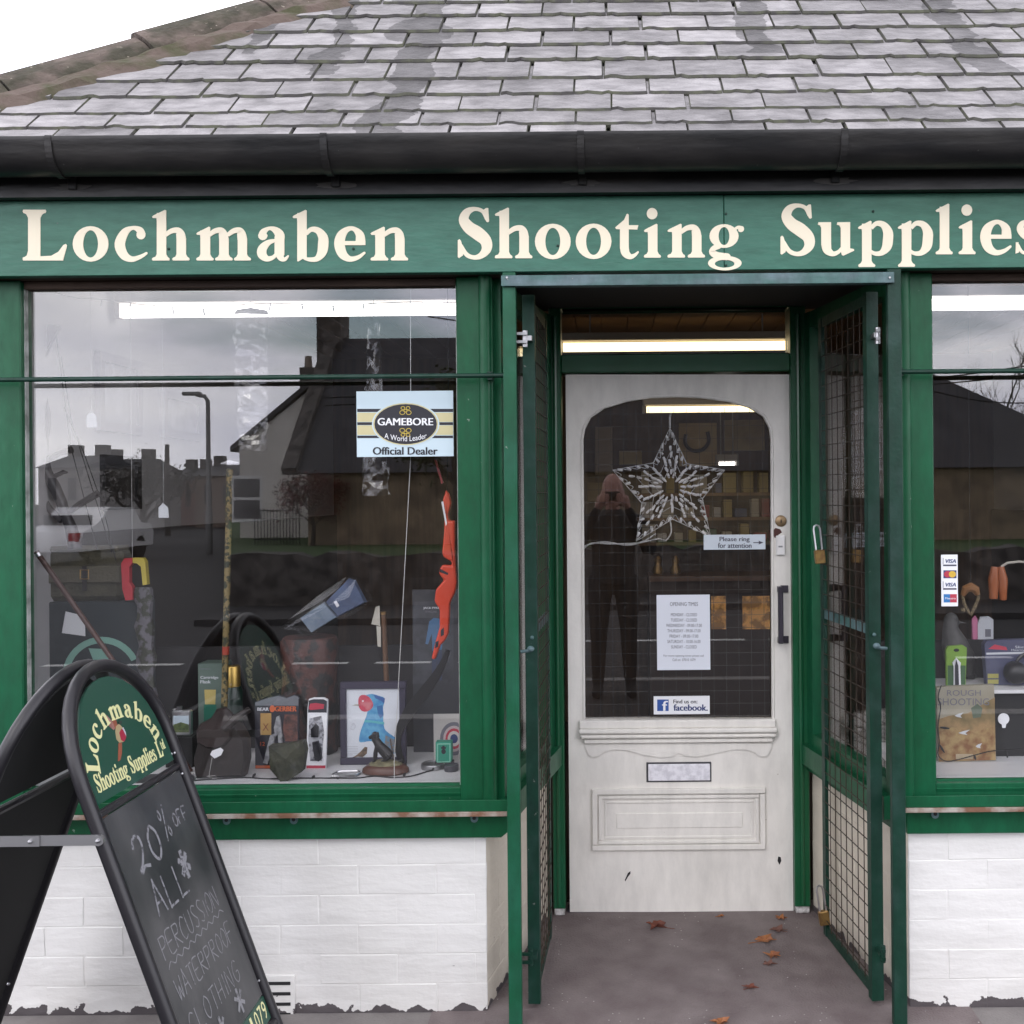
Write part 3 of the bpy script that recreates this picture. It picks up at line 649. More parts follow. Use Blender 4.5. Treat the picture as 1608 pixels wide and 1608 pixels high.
rframe(pm, 930, 1239, 1202, 1335, 8, DD - .014, .014)
rframe(pm, 940, 1249, 1192, 1325, 5, DD - .009, .009)
rframe(pm, 949, 1257, 1183, 1317, 4, DD - .004, .004)
pm.pxr(968, 1277, 1166, 1300, DD - .0035, .004, ch=.001)
pm.build('panel_moulding', DOORP, DOOR)
hd = MB()
zt_, zb_ = ZZ(1226, 920, DD), ZZ(1226, 1008, DD); hx = XX(1223, 960, DD); hx2 = XX(1235, 960, DD)
hd.box(hx - .009, hx + .009, DD - 3.050, DD - 3.030, zb_, zt_, ch=.003)
for zz in (zt_ - .01, zb_ + .01):
    hd.box(hx - .006, hx + .006, DD - 3.031, DD - 3.0, zz - .012, zz + .009)
    hd.box(hx + .0065, hx2 + .006, DD - 3.006, DD - 3.0, zz - .014, zz + .012)
hd.build('pull_handle', mat('dark_grey_metal', (.05, .045, .06), .4, .4), DOOR)
c = P(1226, 818, DD)
lk = MB(); lk.lathe([(.021, -.004), (.021, -.008), (.016, -.012)], (c[0], c[1] + .004, c[2]), 20, axis='Y'); lko = lk.build('door_lock', mat('aged_brass', (.30, .21, .12), .45, .7), DOOR, smooth=True)
MB().box(c[0] - .0015, c[0] + .0015, c[1] - .0105, c[1] - .007, c[2] - .007, c[2] + .005).build('keyway', BLACKM, DOOR)
pc = [(1213, 834), (1218, 829), (1225, 831), (1228, 836), (1222, 840), (1224, 846), (1216, 844)]
MB().px(pc, DD - .0008, .001).build('bare_patch', mat('bare_red_wood', (.07, .025, .02), .8), DOOR)
bp = MB(); bp.pxr(1219, 841, 1233, 872, DD - .012, .012, ch=.003); bpo = bp.build('bell_push', mat('white_plastic', (.74, .73, .72), .35), DOOR)
MB().pxr(1222.5, 857, 1229, 859.5, DD - .0135, .0016).build('bell_button', mat('grey_button', (.25, .25, .26), .4), DOOR)
kk = MB(); kk.px([(1222, 1345), (1226, 1346), (1227, 1352), (1224, 1358), (1221, 1352)], DD - .0008, .001, 0); kk.build('keyhole', BLACKM, DOOR)
MB().px([(983, 1378), (986, 1371), (990, 1368), (990, 1372), (986, 1377), (982, 1384), (981, 1382)], DD - .0008, .001).build('paint_chip', BLACKM, DOOR)
MB().box(dl + .002, dr - .002, 0.702, 0.76, 0.006, 0.012).build('threshold', mat('dark_threshold', (.03, .026, .035), .6), SHOP)

# -------- interior shell
INW = mat('cream_interior_wall', (0.36, 0.355, 0.36), 0.8)
MB().box(XL, XL + .05, 0.11, 3.8, 0, 2.6).build('side_wall', INW, SHOP)
MB().box(XR_END - .05, XR_END, 0.11, 3.8, 0, 2.6).build('side_wall', INW, SHOP)
for xa_, xb_ in ((XL + .0505, XL + .072), (XR_END - .072, XR_END - .0505)): MB().box(xa_, xb_, 0.54, 3.79, 0.012, 1.42).build('wall_shade_panel', mat('dark_shade_panel', (.030, .024, .022), .6), SHOP)  # dark panels added so the lower side walls look unlit
MB().box(XL, XR_END, 3.8, 3.9, 0, 2.6).build('back_wall', mat('brown_interior_boarding', (.11, .065, .035), .6, col2=(.07, .04, .022), vs=4, stretch=(6, 1, .5)), SHOP)
MB().box(XL + .051, XR_END - .051, 0.801, 3.79, 0.004, 0.012).build('shop_floor', mat('brown_carpet', (.05, .035, .03), .95), SHOP)
CE = MB(); PLK = mat('varnished_ceiling_plank', (.30, .17, .08), .5, col2=(.22, .12, .055), vs=5, rnd=.15)
ceil = MB().box(XL + .05, XR_END - .05, 0.11, 3.8, 2.48, 2.52).build('ceiling', PLK, SHOP)
xx = XL + .06
while xx < XR_END - .2:
    MB().box(xx, xx + .134, 0.75, 3.79, 2.468, 2.482, ch=.003).build('plank', PLK, ceil); xx += .14
MB().box(XL + .06, XWL[1] + .3, 0.105, 0.70, 2.455, 2.467).build('window_ceiling', mat('pale_window_ceiling', (.5, .48, .47), .8), SHOP)
MB().box(XWR[0] - .3, XR_END - .06, 0.105, 0.70, 2.455, 2.467).build('window_ceiling', MAT['pale_window_ceiling'], SHOP)
ZP = 0.670                                                      # display platform height
PLW = mat('white_display_board', (.70, .70, .71), .5)
for x0, x1 in ((XL + .06, -0.40), (0.905, XR_END - .06)):
    MB().box(x0, x1, 0.065, 0.50, ZP - .03, ZP).build('display_platform', PLW, SHOP)
    MB().box(x0, x1, 0.505, 0.53, 0.012, 1.02).build('display_back', mat('dark_display_back', (.018, .016, .017), .8), SHOP)

# -------- roof
SLX = mat('weathered_grey_slate', (0.285, 0.272, 0.276), 0.6, col2=(0.175, 0.167, 0.170), vs=7, vlo=0.42, vhi=0.66, bump=1.0, bs=42, rnd=0.28, detail=8)
SLE = mat('dark_slate_edge', (0.055, 0.052, 0.05), 0.8, col2=(.10, .105, .07), vs=20)  # dirty, mossy slate edges, darkened further to draw the course shadows
def slate_extra():
    t = SLX.node_tree; b = t.nodes['Principled BSDF']; src = b.inputs['Base Color'].links[0].from_socket
    g = t.nodes.new('ShaderNodeNewGeometry')
    nz = t.nodes.new('ShaderNodeTexNoise'); nz.inputs['Scale'].default_value = 26; nz.inputs['Detail'].default_value = 7
    mpn = t.nodes.new('ShaderNodeMapping'); mpn.inputs['Scale'].default_value = (0.5, 1.3, 1.3)
    t.links.new(g.outputs['Position'], mpn.inputs[0]); t.links.new(mpn.outputs[0], nz.inputs[0])
    rp = t.nodes.new('ShaderNodeMapRange'); rp.inputs[1].default_value = .3; rp.inputs[2].default_value = .7; rp.inputs[3].default_value = .70; rp.inputs[4].default_value = 1.22
    t.links.new(nz.outputs[0], rp.inputs[0])
    mm = t.nodes.new('ShaderNodeVectorMath'); mm.operation = 'SCALE'; t.links.new(src, mm.inputs[0]); t.links.new(rp.outputs[0], mm.inputs['Scale'])
    # damp run-off streaks, a few broad runs broken up by noise
    sp = t.nodes.new('ShaderNodeSeparateXYZ'); t.links.new(g.outputs['Position'], sp.inputs[0])
    n2 = t.nodes.new('ShaderNodeTexNoise'); n2.inputs['Scale'].default_value = 4.2; n2.inputs['Detail'].default_value = 5; t.links.new(g.outputs['Position'], n2.inputs[0])
    xo = t.nodes.new('ShaderNodeMath'); xo.operation = 'MULTIPLY_ADD'; xo.inputs[1].default_value = .34; t.links.new(n2.outputs[0], xo.inputs[0]); t.links.new(sp.outputs[0], xo.inputs[2])
    last = None
    for cx_, w_, ylo in ((-.46, .075, -.5), (-.72, .045, .12), (-.98, .03, .25), (.66, .05, .22), (1.35, .05, .1)):
        cp = t.nodes.new('ShaderNodeMath'); cp.operation = 'COMPARE'; cp.inputs[1].default_value = cx_; cp.inputs[2].default_value = w_; t.links.new(xo.outputs[0], cp.inputs[0])
        gy = t.nodes.new('ShaderNodeMath'); gy.operation = 'GREATER_THAN'; gy.inputs[1].default_value = ylo; t.links.new(sp.outputs[1], gy.inputs[0])
        mu = t.nodes.new('ShaderNodeMath'); mu.operation = 'MULTIPLY'; t.links.new(cp.outputs[0], mu.inputs[0]); t.links.new(gy.outputs[0], mu.inputs[1])
        if last is None: last = mu.outputs[0]
        else:
            mxa = t.nodes.new('ShaderNodeMath'); mxa.operation = 'MAXIMUM'; t.links.new(last, mxa.inputs[0]); t.links.new(mu.outputs[0], mxa.inputs[1]); last = mxa.outputs[0]
    dk = t.nodes.new('ShaderNodeMapRange'); dk.inputs[3].default_value = 1.0; dk.inputs[4].default_value = .46; t.links.new(last, dk.inputs[0])
    m3 = t.nodes.new('ShaderNodeVectorMath'); m3.operation = 'SCALE'; t.links.new(mm.outputs[0], m3.inputs[0]); t.links.new(dk.outputs[0], m3.inputs['Scale'])
    t.links.new(m3.outputs[0], b.inputs['Base Color'])
slate_extra()
UNDER = mat('dark_roof_underlay', (.03, .03, .032), .9)
YE = -0.15
def ZR(y): return y + 2.698
HX0, HK = -2.09, 0.832 / 0.582                                  # hip line: x = HX0 + HK*(y-YE)
YR = 1.9; XH = HX0 + HK * (YR - YE)
ru = MB(); e = 0.012
fr_ = [(HX0, YE), (2.75, YE), (2.75, YR), (XH, YR)]
ru.prism([(x, y, ZR(y) - e) for x, y in fr_], [(x, y, ZR(y) - e - .03) for x, y in fr_])
ZRg = ZR(YR) - e; ze = ZR(YE) - e
ru.add([(HX0, YE, ze), (XH, YR, ZRg), (HX0, 2 * YR - YE, ze)], [(0, 1, 2)])
ru.add([(HX0, 2 * YR - YE, ze), (XH, YR, ZRg), (2.75, YR, ZRg), (2.75, 2 * YR - YE, ze)], [(0, 1, 2, 3)])
ru.add([(2.75, YE, ze), (2.75, YR, ZRg), (2.75, 2 * YR - YE, ze)], [(0, 1, 2)])
def slatefar():
    m = mat('distant_slate', (.29, .28, .295), .55)
    t = m.node_tree; b = t.nodes['Principled BSDF']
    br = t.nodes.new('ShaderNodeTexBrick'); br.inputs['Scale'].default_value = 1; br.inputs['Brick Width'].default_value = .222; br.inputs['Row Height'].default_value = .088; br.inputs['Mortar Size'].default_value = .004
    br.inputs['Color1'].default_value = (.30, .29, .305, 1); br.inputs['Color2'].default_value = (.25, .24, .25, 1); br.inputs['Mortar'].default_value = (.04, .04, .04, 1)
    g = t.nodes.new('ShaderNodeNewGeometry'); t.links.new(g.outputs['Position'], br.inputs[0]); t.links.new(br.outputs[0], b.inputs['Base Color'])
    return m
ROOF = ru.build('roof', slatefar(), SHOP)
rs = random.Random(11)
DL = [2.815, 2.881, 2.945, 3.025, 3.106, 3.205, 3.292, 3.38, 3.477, 3.566, 3.655, 3.745, 3.835]
def clip(pl, k):                                                 # keep u >= hip at that height
    o = []
    for i in range(len(pl)):
        a, b = pl[i - 1], pl[i]; fa, fb = k(a), k(b)
        if (fa >= 0) != (fb >= 0):
            t = fa / (fa - fb); o.append((a[0] + (b[0] - a[0]) * t, a[1] + (b[1] - a[1]) * t))
        if fb >= 0: o.append(b)
    return o
def slate_outline(w, ln, rg):
    n = 11; low = []
    k1 = rg.uniform(-.0022, .0022)
    for i in range(n + 1): low.append((w * i / n + rg.uniform(-.004, .004), rg.uniform(-.0028, .0028) + k1 * math.sin(i * .6) + (.011 if rg.random() < .10 else 0)))
    low[0] = (0.0005, rg.uniform(0, .006)); low[-1] = (w - .0005, rg.uniform(0, .006))
    return low + [(w - rg.uniform(0, .003), ln), (rg.uniform(0, .003), ln)]
def slate_mesh(pl, th):
    mb = MB(); n = len(pl)
    cx = sum(p[0] for p in pl) / n
    ins = [(x + (0.003 if x < cx else -.003), y + (.005 if y < .06 else 0)) for x, y in pl]
    mb.add([(x, y, 0) for x, y in pl] + [(x, y, th * .55) for x, y in pl] + [(x, y, th) for x, y in ins],
           [tuple(range(2 * n, 3 * n)), tuple(range(n - 1, -1, -1))] + [(i + a * n, (i + 1) % n + a * n, (i + 1) % n + (a + 1) * n, i + (a + 1) * n) for i in range(n) for a in (0, 1)])
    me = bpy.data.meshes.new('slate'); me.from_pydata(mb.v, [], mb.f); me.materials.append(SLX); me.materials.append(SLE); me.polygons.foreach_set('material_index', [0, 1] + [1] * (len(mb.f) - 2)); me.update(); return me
SW = 0.2235
SLV = 14
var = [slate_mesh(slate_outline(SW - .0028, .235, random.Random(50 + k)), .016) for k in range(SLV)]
SQ = math.sqrt(0.5)
for r, Dr in enumerate(DL):
    y = Dr - 3; off = (0.5 * SW if r % 2 else 0) + rs.uniform(-.02, .02)
    i = int((HX0 - 1 - off) / SW); 
    while True:
        x = off + i * SW + rs.uniform(-.003, .003); i += 1
        if x > 1.95: break
        hipx = HX0 + HK * (y - YE)
        hd_ = HX0 + HK * (y + .235 * SQ - YE)
        if x + SW < hipx: continue
        tw = rs.uniform(-.008, .008)
        M = Matrix.Translation((x, y, ZR(y) + .006)) @ Matrix.Rotation(R(45 - 4.2) + rs.uniform(-.008, .008), 4, 'X') @ Matrix.Rotation(tw, 4, 'Z')
        if x >= hd_: me = var[rs.randrange(SLV)]
        else:
            pl = clip(slate_outline(SW - .0028, .235, rs), lambda p: (x + p[0]) - (hipx + HK * p[1] * SQ) )
            if len(pl) < 3: continue
            me = slate_mesh(pl, .016)
        link('slate', me, ROOF, M)
# hip: mortar bed and stone ridge pieces
MOSS = mat('mossy_brown_stone', (0.115, 0.085, 0.07), 0.9, col2=(0.055, 0.055, 0.025), vs=9, vlo=.45, vhi=.65, bump=.8, bs=45, detail=8)
RID = mat('lichened_ridge_stone', (0.135, 0.105, 0.088), 0.9, col2=(0.055, 0.050, 0.033), vs=11, vlo=.42, vhi=.62, bump=1.0, bs=40, detail=9); wear(RID, (.25, .22, .18), .70, .55, 16, (1, 1, 1))
hdir = Vector((HK, 1, 1)).normalized(); side = Vector((1, -HK, 0)).normalized(); upn = side.cross(hdir).normalized()
if upn.z < 0: upn = -upn
h0 = Vector((HX0, YE, ZR(YE))) - side * 0.085
prof = [(-.125, -.075), (-.125, .0), (-.08, .065), (-.03, .095), (0, .102), (.035, .094), (.085, .058), (.122, .012), (.125, -.02)]
HIP = None; s0 = -0.05; k = 0
while s0 < 3.2:
    ln = 0.455; mb = MB(); rg = random.Random(k)
    a_ = h0 + hdir * s0; b_ = h0 + hdir * (s0 + ln - .006)
    j = rg.uniform(-.004, .004)
    A_ = [a_ + side * u + upn * (v + j) for u, v in prof]; B_ = [b_ + side * u * .96 + upn * (v - .008 + j) for u, v in prof]
    mb.prism(A_, B_)
    if HIP is None:
        bed = MB(); q0 = h0 + hdir * -.1; q1 = h0 + hdir * 3.3; nseg = 60
        ringp = [(.05, .03), (.128, .010), (.160, -.018), (.186, -.07), (-.1, -.13)]
        vs = []; rg2 = random.Random(3)
        for i in range(nseg + 1):
            p_ = q0.lerp(q1, i / nseg)
            vs += [p_ + side * (u + rg2.uniform(-.011, .011)) + upn * (v + rg2.uniform(-.007, .007)) for u, v in ringp]
        bed.add(vs, [(i * 5 + j2, (i + 1) * 5 + j2, (i + 1) * 5 + (j2 + 1) % 5, i * 5 + (j2 + 1) % 5) for i in range(nseg) for j2 in range(5)])
        HIP = bed.build('hip_mortar', MOSS, SHOP)
    mb.build('ridge_stone', RID, HIP, smooth=True); s0 += ln; k += 1

# -------- gutter and eaves board
zr_ = 2.530; gy0, gy1 = -0.232, -0.108; gcx = (gy0 + gy1) / 2; gw = (gy1 - gy0) / 2
gb = MB(); n = 18; o_ = []
for i in range(n + 1):
    a = math.pi * i / n; o_.append((gcx - gw * math.cos(a), zr_ - 0.086 * math.sin(a) ** .85))
i_ = [(gcx + (y - gcx) * .94, zr_ - (zr_ - z) * .95 - .0) for y, z in o_][::-1]
pr = [(gy0 - .004, zr_ + .004), (gy0 - .005, zr_ - .006)] + o_[1:] + i_
gb.prism([(-2.16, y, z) for y, z in pr], [(2.8, y, z) for y, z in pr])
gut = gb.build('gutter', BLACKPVC, SHOP, smooth=True)
MB().box(-2.0, 2.7, -0.106, -0.075, 2.405, 2.55).build('eaves_board', BLACKPVC, SHOP)
MB().box(-2.0, 2.7, -0.074, -0.036, 2.412, 2.44).build('eaves_packing', BLACKM, SHOP)
for px_ in (80, 510, 912, 1325):
    bx = XX(px_, 240, 2.78); mb = MB(); w = .0095
    path = [(y - .004 if y < gcx else y, z - .005) for y, z in [(gy0 - .003, zr_ + .006)] + o_[1:15]]
    A_ = [(bx - w, y, z) for y, z in path]; B_ = [(bx + w, y, z) for y, z in path]; m_ = len(path)
    mb.add(A_ + B_ + [(x, y + .006, z + .006) for x, y, z in A_ + B_], [(i, i + 1, m_ + i + 1, m_ + i) for i in range(m_ - 1)] + [(2 * m_ + i, 3 * m_ + i, 3 * m_ + i + 1, 2 * m_ + i + 1) for i in range(m_ - 1)] + [(i, 2 * m_ + i, 2 * m_ + i + 1, i + 1) for i in range(m_ - 1)] + [(m_ + i, m_ + i + 1, 3 * m_ + i + 1, 3 * m_ + i) for i in range(m_ - 1)])
    mb.box(bx - .012, bx + .012, -.115, -.105, zr_ - .105, zr_ - .055, ch=.002)
    mb.build('gutter_bracket', BLACKPVC, gut)
    st = MB(); rg = random.Random(px_); zc_ = zr_ - .098
    pts = [(bx + .07 * math.cos(t) * rg.uniform(.5, 1), zc_ + .012 * math.sin(t) * rg.uniform(.6, 1)) for t in [2 * math.pi * i / 14 for i in range(14)]]
    st.prism([(x, -.1072, z) for x, z in pts], [(x, -.1055, z) for x, z in pts]); st.build('rust_stain', mat('grey_lime_stain', (.055, .052, .05), .7), gut)

# ---------------------------------------------------------------- fascia sign
DS = 2.93
SIGN = thing('shop_sign', 'long green fascia board with cream serif shop name under the gutter', 'sign', (0, -0.05, 2.187))
zs0, zs1 = ZZ(900, 426, DS), ZZ(900, 308, DS)
sx = XX(1137, 365, DS)
for a, b in ((-1.98, sx - .0008), (sx + .0008, 2.66)): MB().box(a, b, -0.07, -0.036, zs0, zs1, ch=.0015).build('sign_board', GREEN_F, SIGN)
line = []
for st, bl, xs in (('Lochmaben', 409.3, (36, 114.5, 180, 239, 308.5, 404, 459.5, 525, 582)), ('Shooting', 406.0, (718.5, 777, 840, 904, 966, 1011, 1048, 1112)), ('Supplies', 400.5, (1225, 1284, 1347, 1409.5, 1469, 1505, 1539, 1594))):
    for ch, x0 in zip(st, xs):
        base = bl - (x0 - xs[0]) * (.0 if st[0] == 'L' else .004)
        mb = MB(); glyph(mb, ch, lambda u, v: (P(x0 + u / 4.02, base - v / 4.02, DS), (0, -1, 0)))
        mb.build('letter', CREAM, SIGN)
for px_, py_ in ((265, 391), (555, 391), (1140, 336), (1371, 332), (1140, 417), (876, 386)):
    c = P(px_, py_, DS); MB().lathe([(.0042, -.0003), (.0036, -.0026), (.0015, -.0032)], c, 10, axis='Y').build('screw', GREEN_D, SIGN)
# ---------------------------------------------------------------- steel gate frame, window bars, gates
DP = 2.905
GF = thing('gate_frame', 'painted steel portal of two posts and a lintel in front of the doorway', 'gate frame', (0.26, -0.04, 0.0))
for px0, px1 in ((794.5, 815), (1397, 1418)):
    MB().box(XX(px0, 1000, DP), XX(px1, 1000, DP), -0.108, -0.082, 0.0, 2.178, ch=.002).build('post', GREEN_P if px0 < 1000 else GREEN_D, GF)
lx0, lx1 = XX(787, 438, 2.885), XX(1404, 438, 2.885)
MB().box(lx0, lx1, -0.118, -0.112, ZZ(1090, 447, 2.885) , ZZ(1090, 430, 2.885), ch=.001).build('lintel', BLUEGREEN, GF)
MB().box(lx0, lx1, -0.1115, -0.03, ZZ(1090, 447, 2.885) + .012, ZZ(1090, 447, 2.885) + .018).build('lintel_flange', BLUEGREEN, GF)
for px_ in (796, 1397):
    c = P(px_, 436, 2.881); MB().lathe([(.004, 0), (.003, -.0025)], c, 8, axis='Y').build('rivet', STEELD, GF)
for px_ in (809, 1411):
    for dy in (0, 9):
        c = P(px_, 1264 - (12 if px_ > 1000 else 0) + dy, DP); MB().ball((c[0], c[1] - .001, c[2]), .0025, 8, 6).build('bolt_head', STEEL, GF)
for x0, x1, lab in ((XL - .02, XX(792, 590, 2.95), 'thin steel bar across the wide window left of the door'), (XX(1408, 580, 2.95), XR_END, 'thin steel bar across the window right of the door')):
    zb = ZZ(500, 592, 2.95)
    b = MB(); b.tube([(x0, -.05, zb), (x1, -.05, zb)], .0072, 10)
    for xe in ([x0 + .05] if x0 < 0 else [x1 - .05]): b.box(xe - .01, xe + .01, -.05, -.0045, zb - .012, zb + .012)
    if x0 > 0: b.box(x0 + .004, x0 + .02, -.05, -.0045, zb - .012, zb + .012)
    else: b.box(x1 - .05, x1 - .035, -.05, -.0045, zb - .012, zb + .012)
    tag(b.build('security_bar', GREEN_D, smooth=False), lab, 'bar', 'steel bars across the shop windows')
for x0, x1, tabs, lab in ((XL, XX(799, 1270, 2.92), (348, 455, 742), 'rust streaked steel angle rail with bolt lugs under the wide left window'), (XX(1417, 1258, 2.92), XR_END, (1475, 1640), 'rust streaked steel angle rail under the window right of the door')):
    za, zb = ZZ(500, 1277, 2.92), ZZ(500, 1259, 2.92)
    r = thing('angle_rail', lab, 'rail', ((x0 + x1) / 2, -.06, za - .03), 'steel angle rails under the shop windows')
    MB().box(x0, x1, -.079, -.074, za + .0005, zb, ch=.001).build('upright_flange', GREEN, r)
    MB().box(x0, x1, -.084, -.0305, za - .013, za, ch=.001).build('lower_flange', RUST, r)
    for px_ in tabs:
        xx = XX(px_, 1290, 2.93); z1 = za - .0135; mb = MB()
        pts = [(-.011, 0), (.011, 0), (.011, -.022)] + [(.011 * math.cos(t), -.022 + -.011 * math.sin(t)) for t in [math.pi * i / 8 for i in range(1, 8)]] + [(-.011, -.022)]
        mb.prism([(xx + u, -.0335, z1 + v) for u, v in pts], [(xx + u, -.0285, z1 + v) for u, v in pts])
        tb = mb.build('lug', BLUEGREEN, r)
        MB().lathe([(.0055, 0), (.0055, -.0012)], (xx, -.034, z1 - .019), 10, axis='Y').build('bolt_hole', BLACKM, tb)

def gate(H, E, label, hinge_side):
    H, E = Vector((*H, 0)), Vector((*E, 0)); d = (E - H).normalized(); Ln = (E - H).length
    n = Vector((d.y, -d.x, 0))
    g = thing('security_gate', label, 'gate', (H.x, H.y, 0.022), 'steel mesh gates folded back into the lobby')
    z0, z1 = 0.022, 2.135; w, t = 0.036, 0.006
    def q(s, z, o=0.0): return H + d * s + n * o + Vector((0, 0, z))
    # hinge stile is an angle: one flange in the gate plane, one facing the street
    m_ = MB(); m_.obox(q(0, z0), q(0, z1), .036, .03, up=d); m_.build('hinge_stile', GREEN_D, g)
    m_ = MB(); m_.obox(q(Ln - .012, z0), q(Ln - .012, z1), .012, .03, up=d); m_.build('meeting_stile', GREEN_D, g)
    for zz, hh in ((z0 + .016, .032), (1.125, .032), (z1 - .016, .032)):
        m_ = MB(); m_.obox(q(.0152, zz), q(Ln - .0275, zz), .008, hh); m_.build('rail', BLUEGREEN if zz > 1 and zz < 1.5 else GREEN_D, g)
    wm = MB(); s = .022
    while s < Ln - .03: wm.obox(q(s, z0 + .033, .006 * hinge_side), q(s, z1 - .033, .006 * hinge_side), .0024, .0024, up=d); s += .0505
    z = z0 + .06
    while z < z1 - .04: wm.obox(q(.016, z, .0085 * hinge_side), q(Ln - .028, z, .0085 * hinge_side), .0024, .0024); z += .0505
    wm.build('wire_mesh', mat('dark_rusty_wire', (.045, .03, .02), .6, .3), g)['kind'] = 'stuff'
    return g, q, Ln
gR, qR, LR = gate((XX(1371, 1000, 3.02), 0.02), (XX(1292, 1000, 3.47), 0.47), 'steel mesh gate folded back on the right of the door, two padlocks on it', -1)
gL, qL, LLn = gate((XX(835, 1000, 3.02), 0.02), (XX(860, 1000, 3.47), 0.47), 'steel mesh gate folded back on the left of the door, seen almost edge on', 1)
for q, g, px_ in ((qR, gR, 1394), (qL, gL, 812)):
    sg = 1 if px_ > 1000 else -1
    xp = XX(px_, 1000, DP)
    for zz in (2.0, 0.18):
        h = MB()
        p0 = q(0, zz); h.box(min(p0.x, xp), max(p0.x, xp), -.045, -.037, zz + .008, zz + .016); h.box(min(p0.x, xp), max(p0.x, xp), -.045, -.037, zz - .016, zz - .008)
        h.cyl((p0.x + sg * .008, -.03, zz - .026), (p0.x + sg * .008, -.03, zz + .022), .008, n=10)
        h.box(p0.x - .004, p0.x + .012, -.036, 0.008, zz - .007, zz + .007)
        h.build('hinge', STEELD if zz > 1 else GREEN_D, g)
    zz = 1.08; h = MB(); p0 = q(0, zz)
    h.cyl((p0.x - sg * .004, -.022, zz), (p0.x + sg * .03, -.022, zz - .004), .005, n=8); h.ball((p0.x, -.02, zz + .004), (.011, .012, .009), 10, 6); h.ball((p0.x - sg * .003, -.006, zz + .035), .006, 8, 6)
    h.build('latch_bolt', BLUEGREEN, g)
def padlock(px_, pyt, pyb, D, lab, rot):
    c = P(px_, pyt, D); zt = c[2]; zb = ZZ(px_, pyb, D); Hh = zt - zb
    o = thing('padlock', lab, 'padlock', (c[0], c[1], zb), 'brass padlocks on the right gate')
    bh = Hh * .35; w = .0175
    b = MB(); b.box(-w, w, -.010, .010, 0, bh, ch=.003); b.v = [tuple(Matrix.Rotation(rot, 3, 'Y') @ Vector(v) + Vector((c[0], c[1], zb))) for v in b.v]; b.build('body', BRASS, o)
    s = MB(); pts = [(-.0105, bh - .004), (-.0105, Hh - .016), (-.0075, Hh - .006), (0, Hh - .002), (.0075, Hh - .006), (.0105, Hh - .016), (.0105, bh - .004)]
    s.tube([tuple(Matrix.Rotation(rot, 3, 'Y') @ Vector((x, 0, z)) + Vector((c[0], c[1], zb))) for x, z in pts], .0034, 8); s.build('shackle', STEEL, o, smooth=True)
padlock(1288, 823, 885, 3.44, 'brass padlock hooked high on the right gate by its shackle', R(-6))
padlock(1295, 1389, 1452, 3.44, 'brass padlock hooked low on the right gate near the floor', R(-8))

# ---------------------------------------------------------------- fallen leaves
LEAFM = [mat('red_brown_leaf', (.16, .045, .025), .7, col2=(.09, .03, .02), vs=30), mat('orange_leaf', (.33, .13, .045), .7, col2=(.2, .07, .03), vs=30), mat('dull_brown_leaf', (.13, .06, .045), .75)]
LEAVES = [(1030, 1453, .05, 0, 'dark red fallen leaf lying nearest the door'), (1227, 1440, .028, 1, 'small curled orange leaf by the foot of the door frame'), (1222, 1459, .036, 2, 'thin curled brown leaf in front of the curled orange one'), (1202, 1475, .05, 1, 'large pale orange maple leaf with its stalk pointing left'), (1214, 1499, .034, 1, 'small yellowish leaf just below the large maple leaf'), (1178, 1549, .03, 0, 'red leaf alone in the middle of the lobby floor'), (1132, 1604, .034, 1, 'brown leaf at the front edge of the lobby floor'), (1208, 1512, .03, 2, 'torn brown leaf scrap below the small yellowish leaf'), (1132, 1437, .016, 1, 'tiny leaf scrap against the door threshold')]
for px_, py_, sz, mi, lab in LEAVES:
    D = DZ(px_, py_, .012); c = P(px_, py_, D); rg = random.Random(px_ * 7 + py_); mb = MB(); a0 = rg.uniform(0, 6.28)
    n = 15; rim = []
    for i in range(n):
        a = a0 + 2 * math.pi * i / n; r = sz * (.95 if i % 3 == 0 else .5) * rg.uniform(.75, 1.1)
        rim.append((c[0] + r * math.cos(a), c[1] + r * math.sin(a) * .8, .010 + abs(math.sin(a * 1.5)) * sz * .35 * rg.uniform(.3, 1)))
    ct = (c[0], c[1], .0085)
    top = [ct] + rim; bot = [(x, y, z - .0012) for x, y, z in top]
    mb.add(top + bot, [(0, 1 + i, 1 + (i + 1) % n) for i in range(n)] + [(n + 1, n + 2 + (i + 1) % n, n + 2 + i) for i in range(n)] + [(1 + i, n + 2 + i, n + 2 + (i + 1) % n, 1 + (i + 1) % n) for i in range(n)])
    mb.tube([ct, (c[0] - sz * 1.3 * math.cos(a0), c[1] - sz * .5, .010)], .0012, 5)
    tag(mb.build('fallen_leaf', LEAFM[mi]), lab, 'leaf', 'fallen leaves in the lobby')

# ---------------------------------------------------------------- folding pavement board
AL = math.atan(0.36); Y0, Y1 = -0.705, -0.245; AX, AZ = -1.317, 1.118
BOARD = thing('pavement_board', 'black framed folding board with green shop panel and chalkboard, left of the window', 'pavement sign', (AX, (Y0 + Y1) / 2, 0))
CHALKB = mat('chalkboard', (.026, .028, .031), .34, col2=(.085, .084, .086), vs=4.5, vlo=.38, vhi=.72, stretch=(1, 1.6, .8))  # chalk smears, with some sky reflection lightened into the pale patches
BGREEN = mat('green_board_panel', (.003, .062, .036), .28)
CHALK = mat('chalk', (.26, .26, .28), .9, col2=(.10, .10, .11), vs=90, vlo=.5, vhi=.62); CHALKF = mat('faint_chalk', (.27, .27, .285), .9, col2=(.13, .13, .135), vs=80, vlo=.52, vhi=.68)
TUBEM = mat('black_powder_coat', (.014, .013, .016), .38)
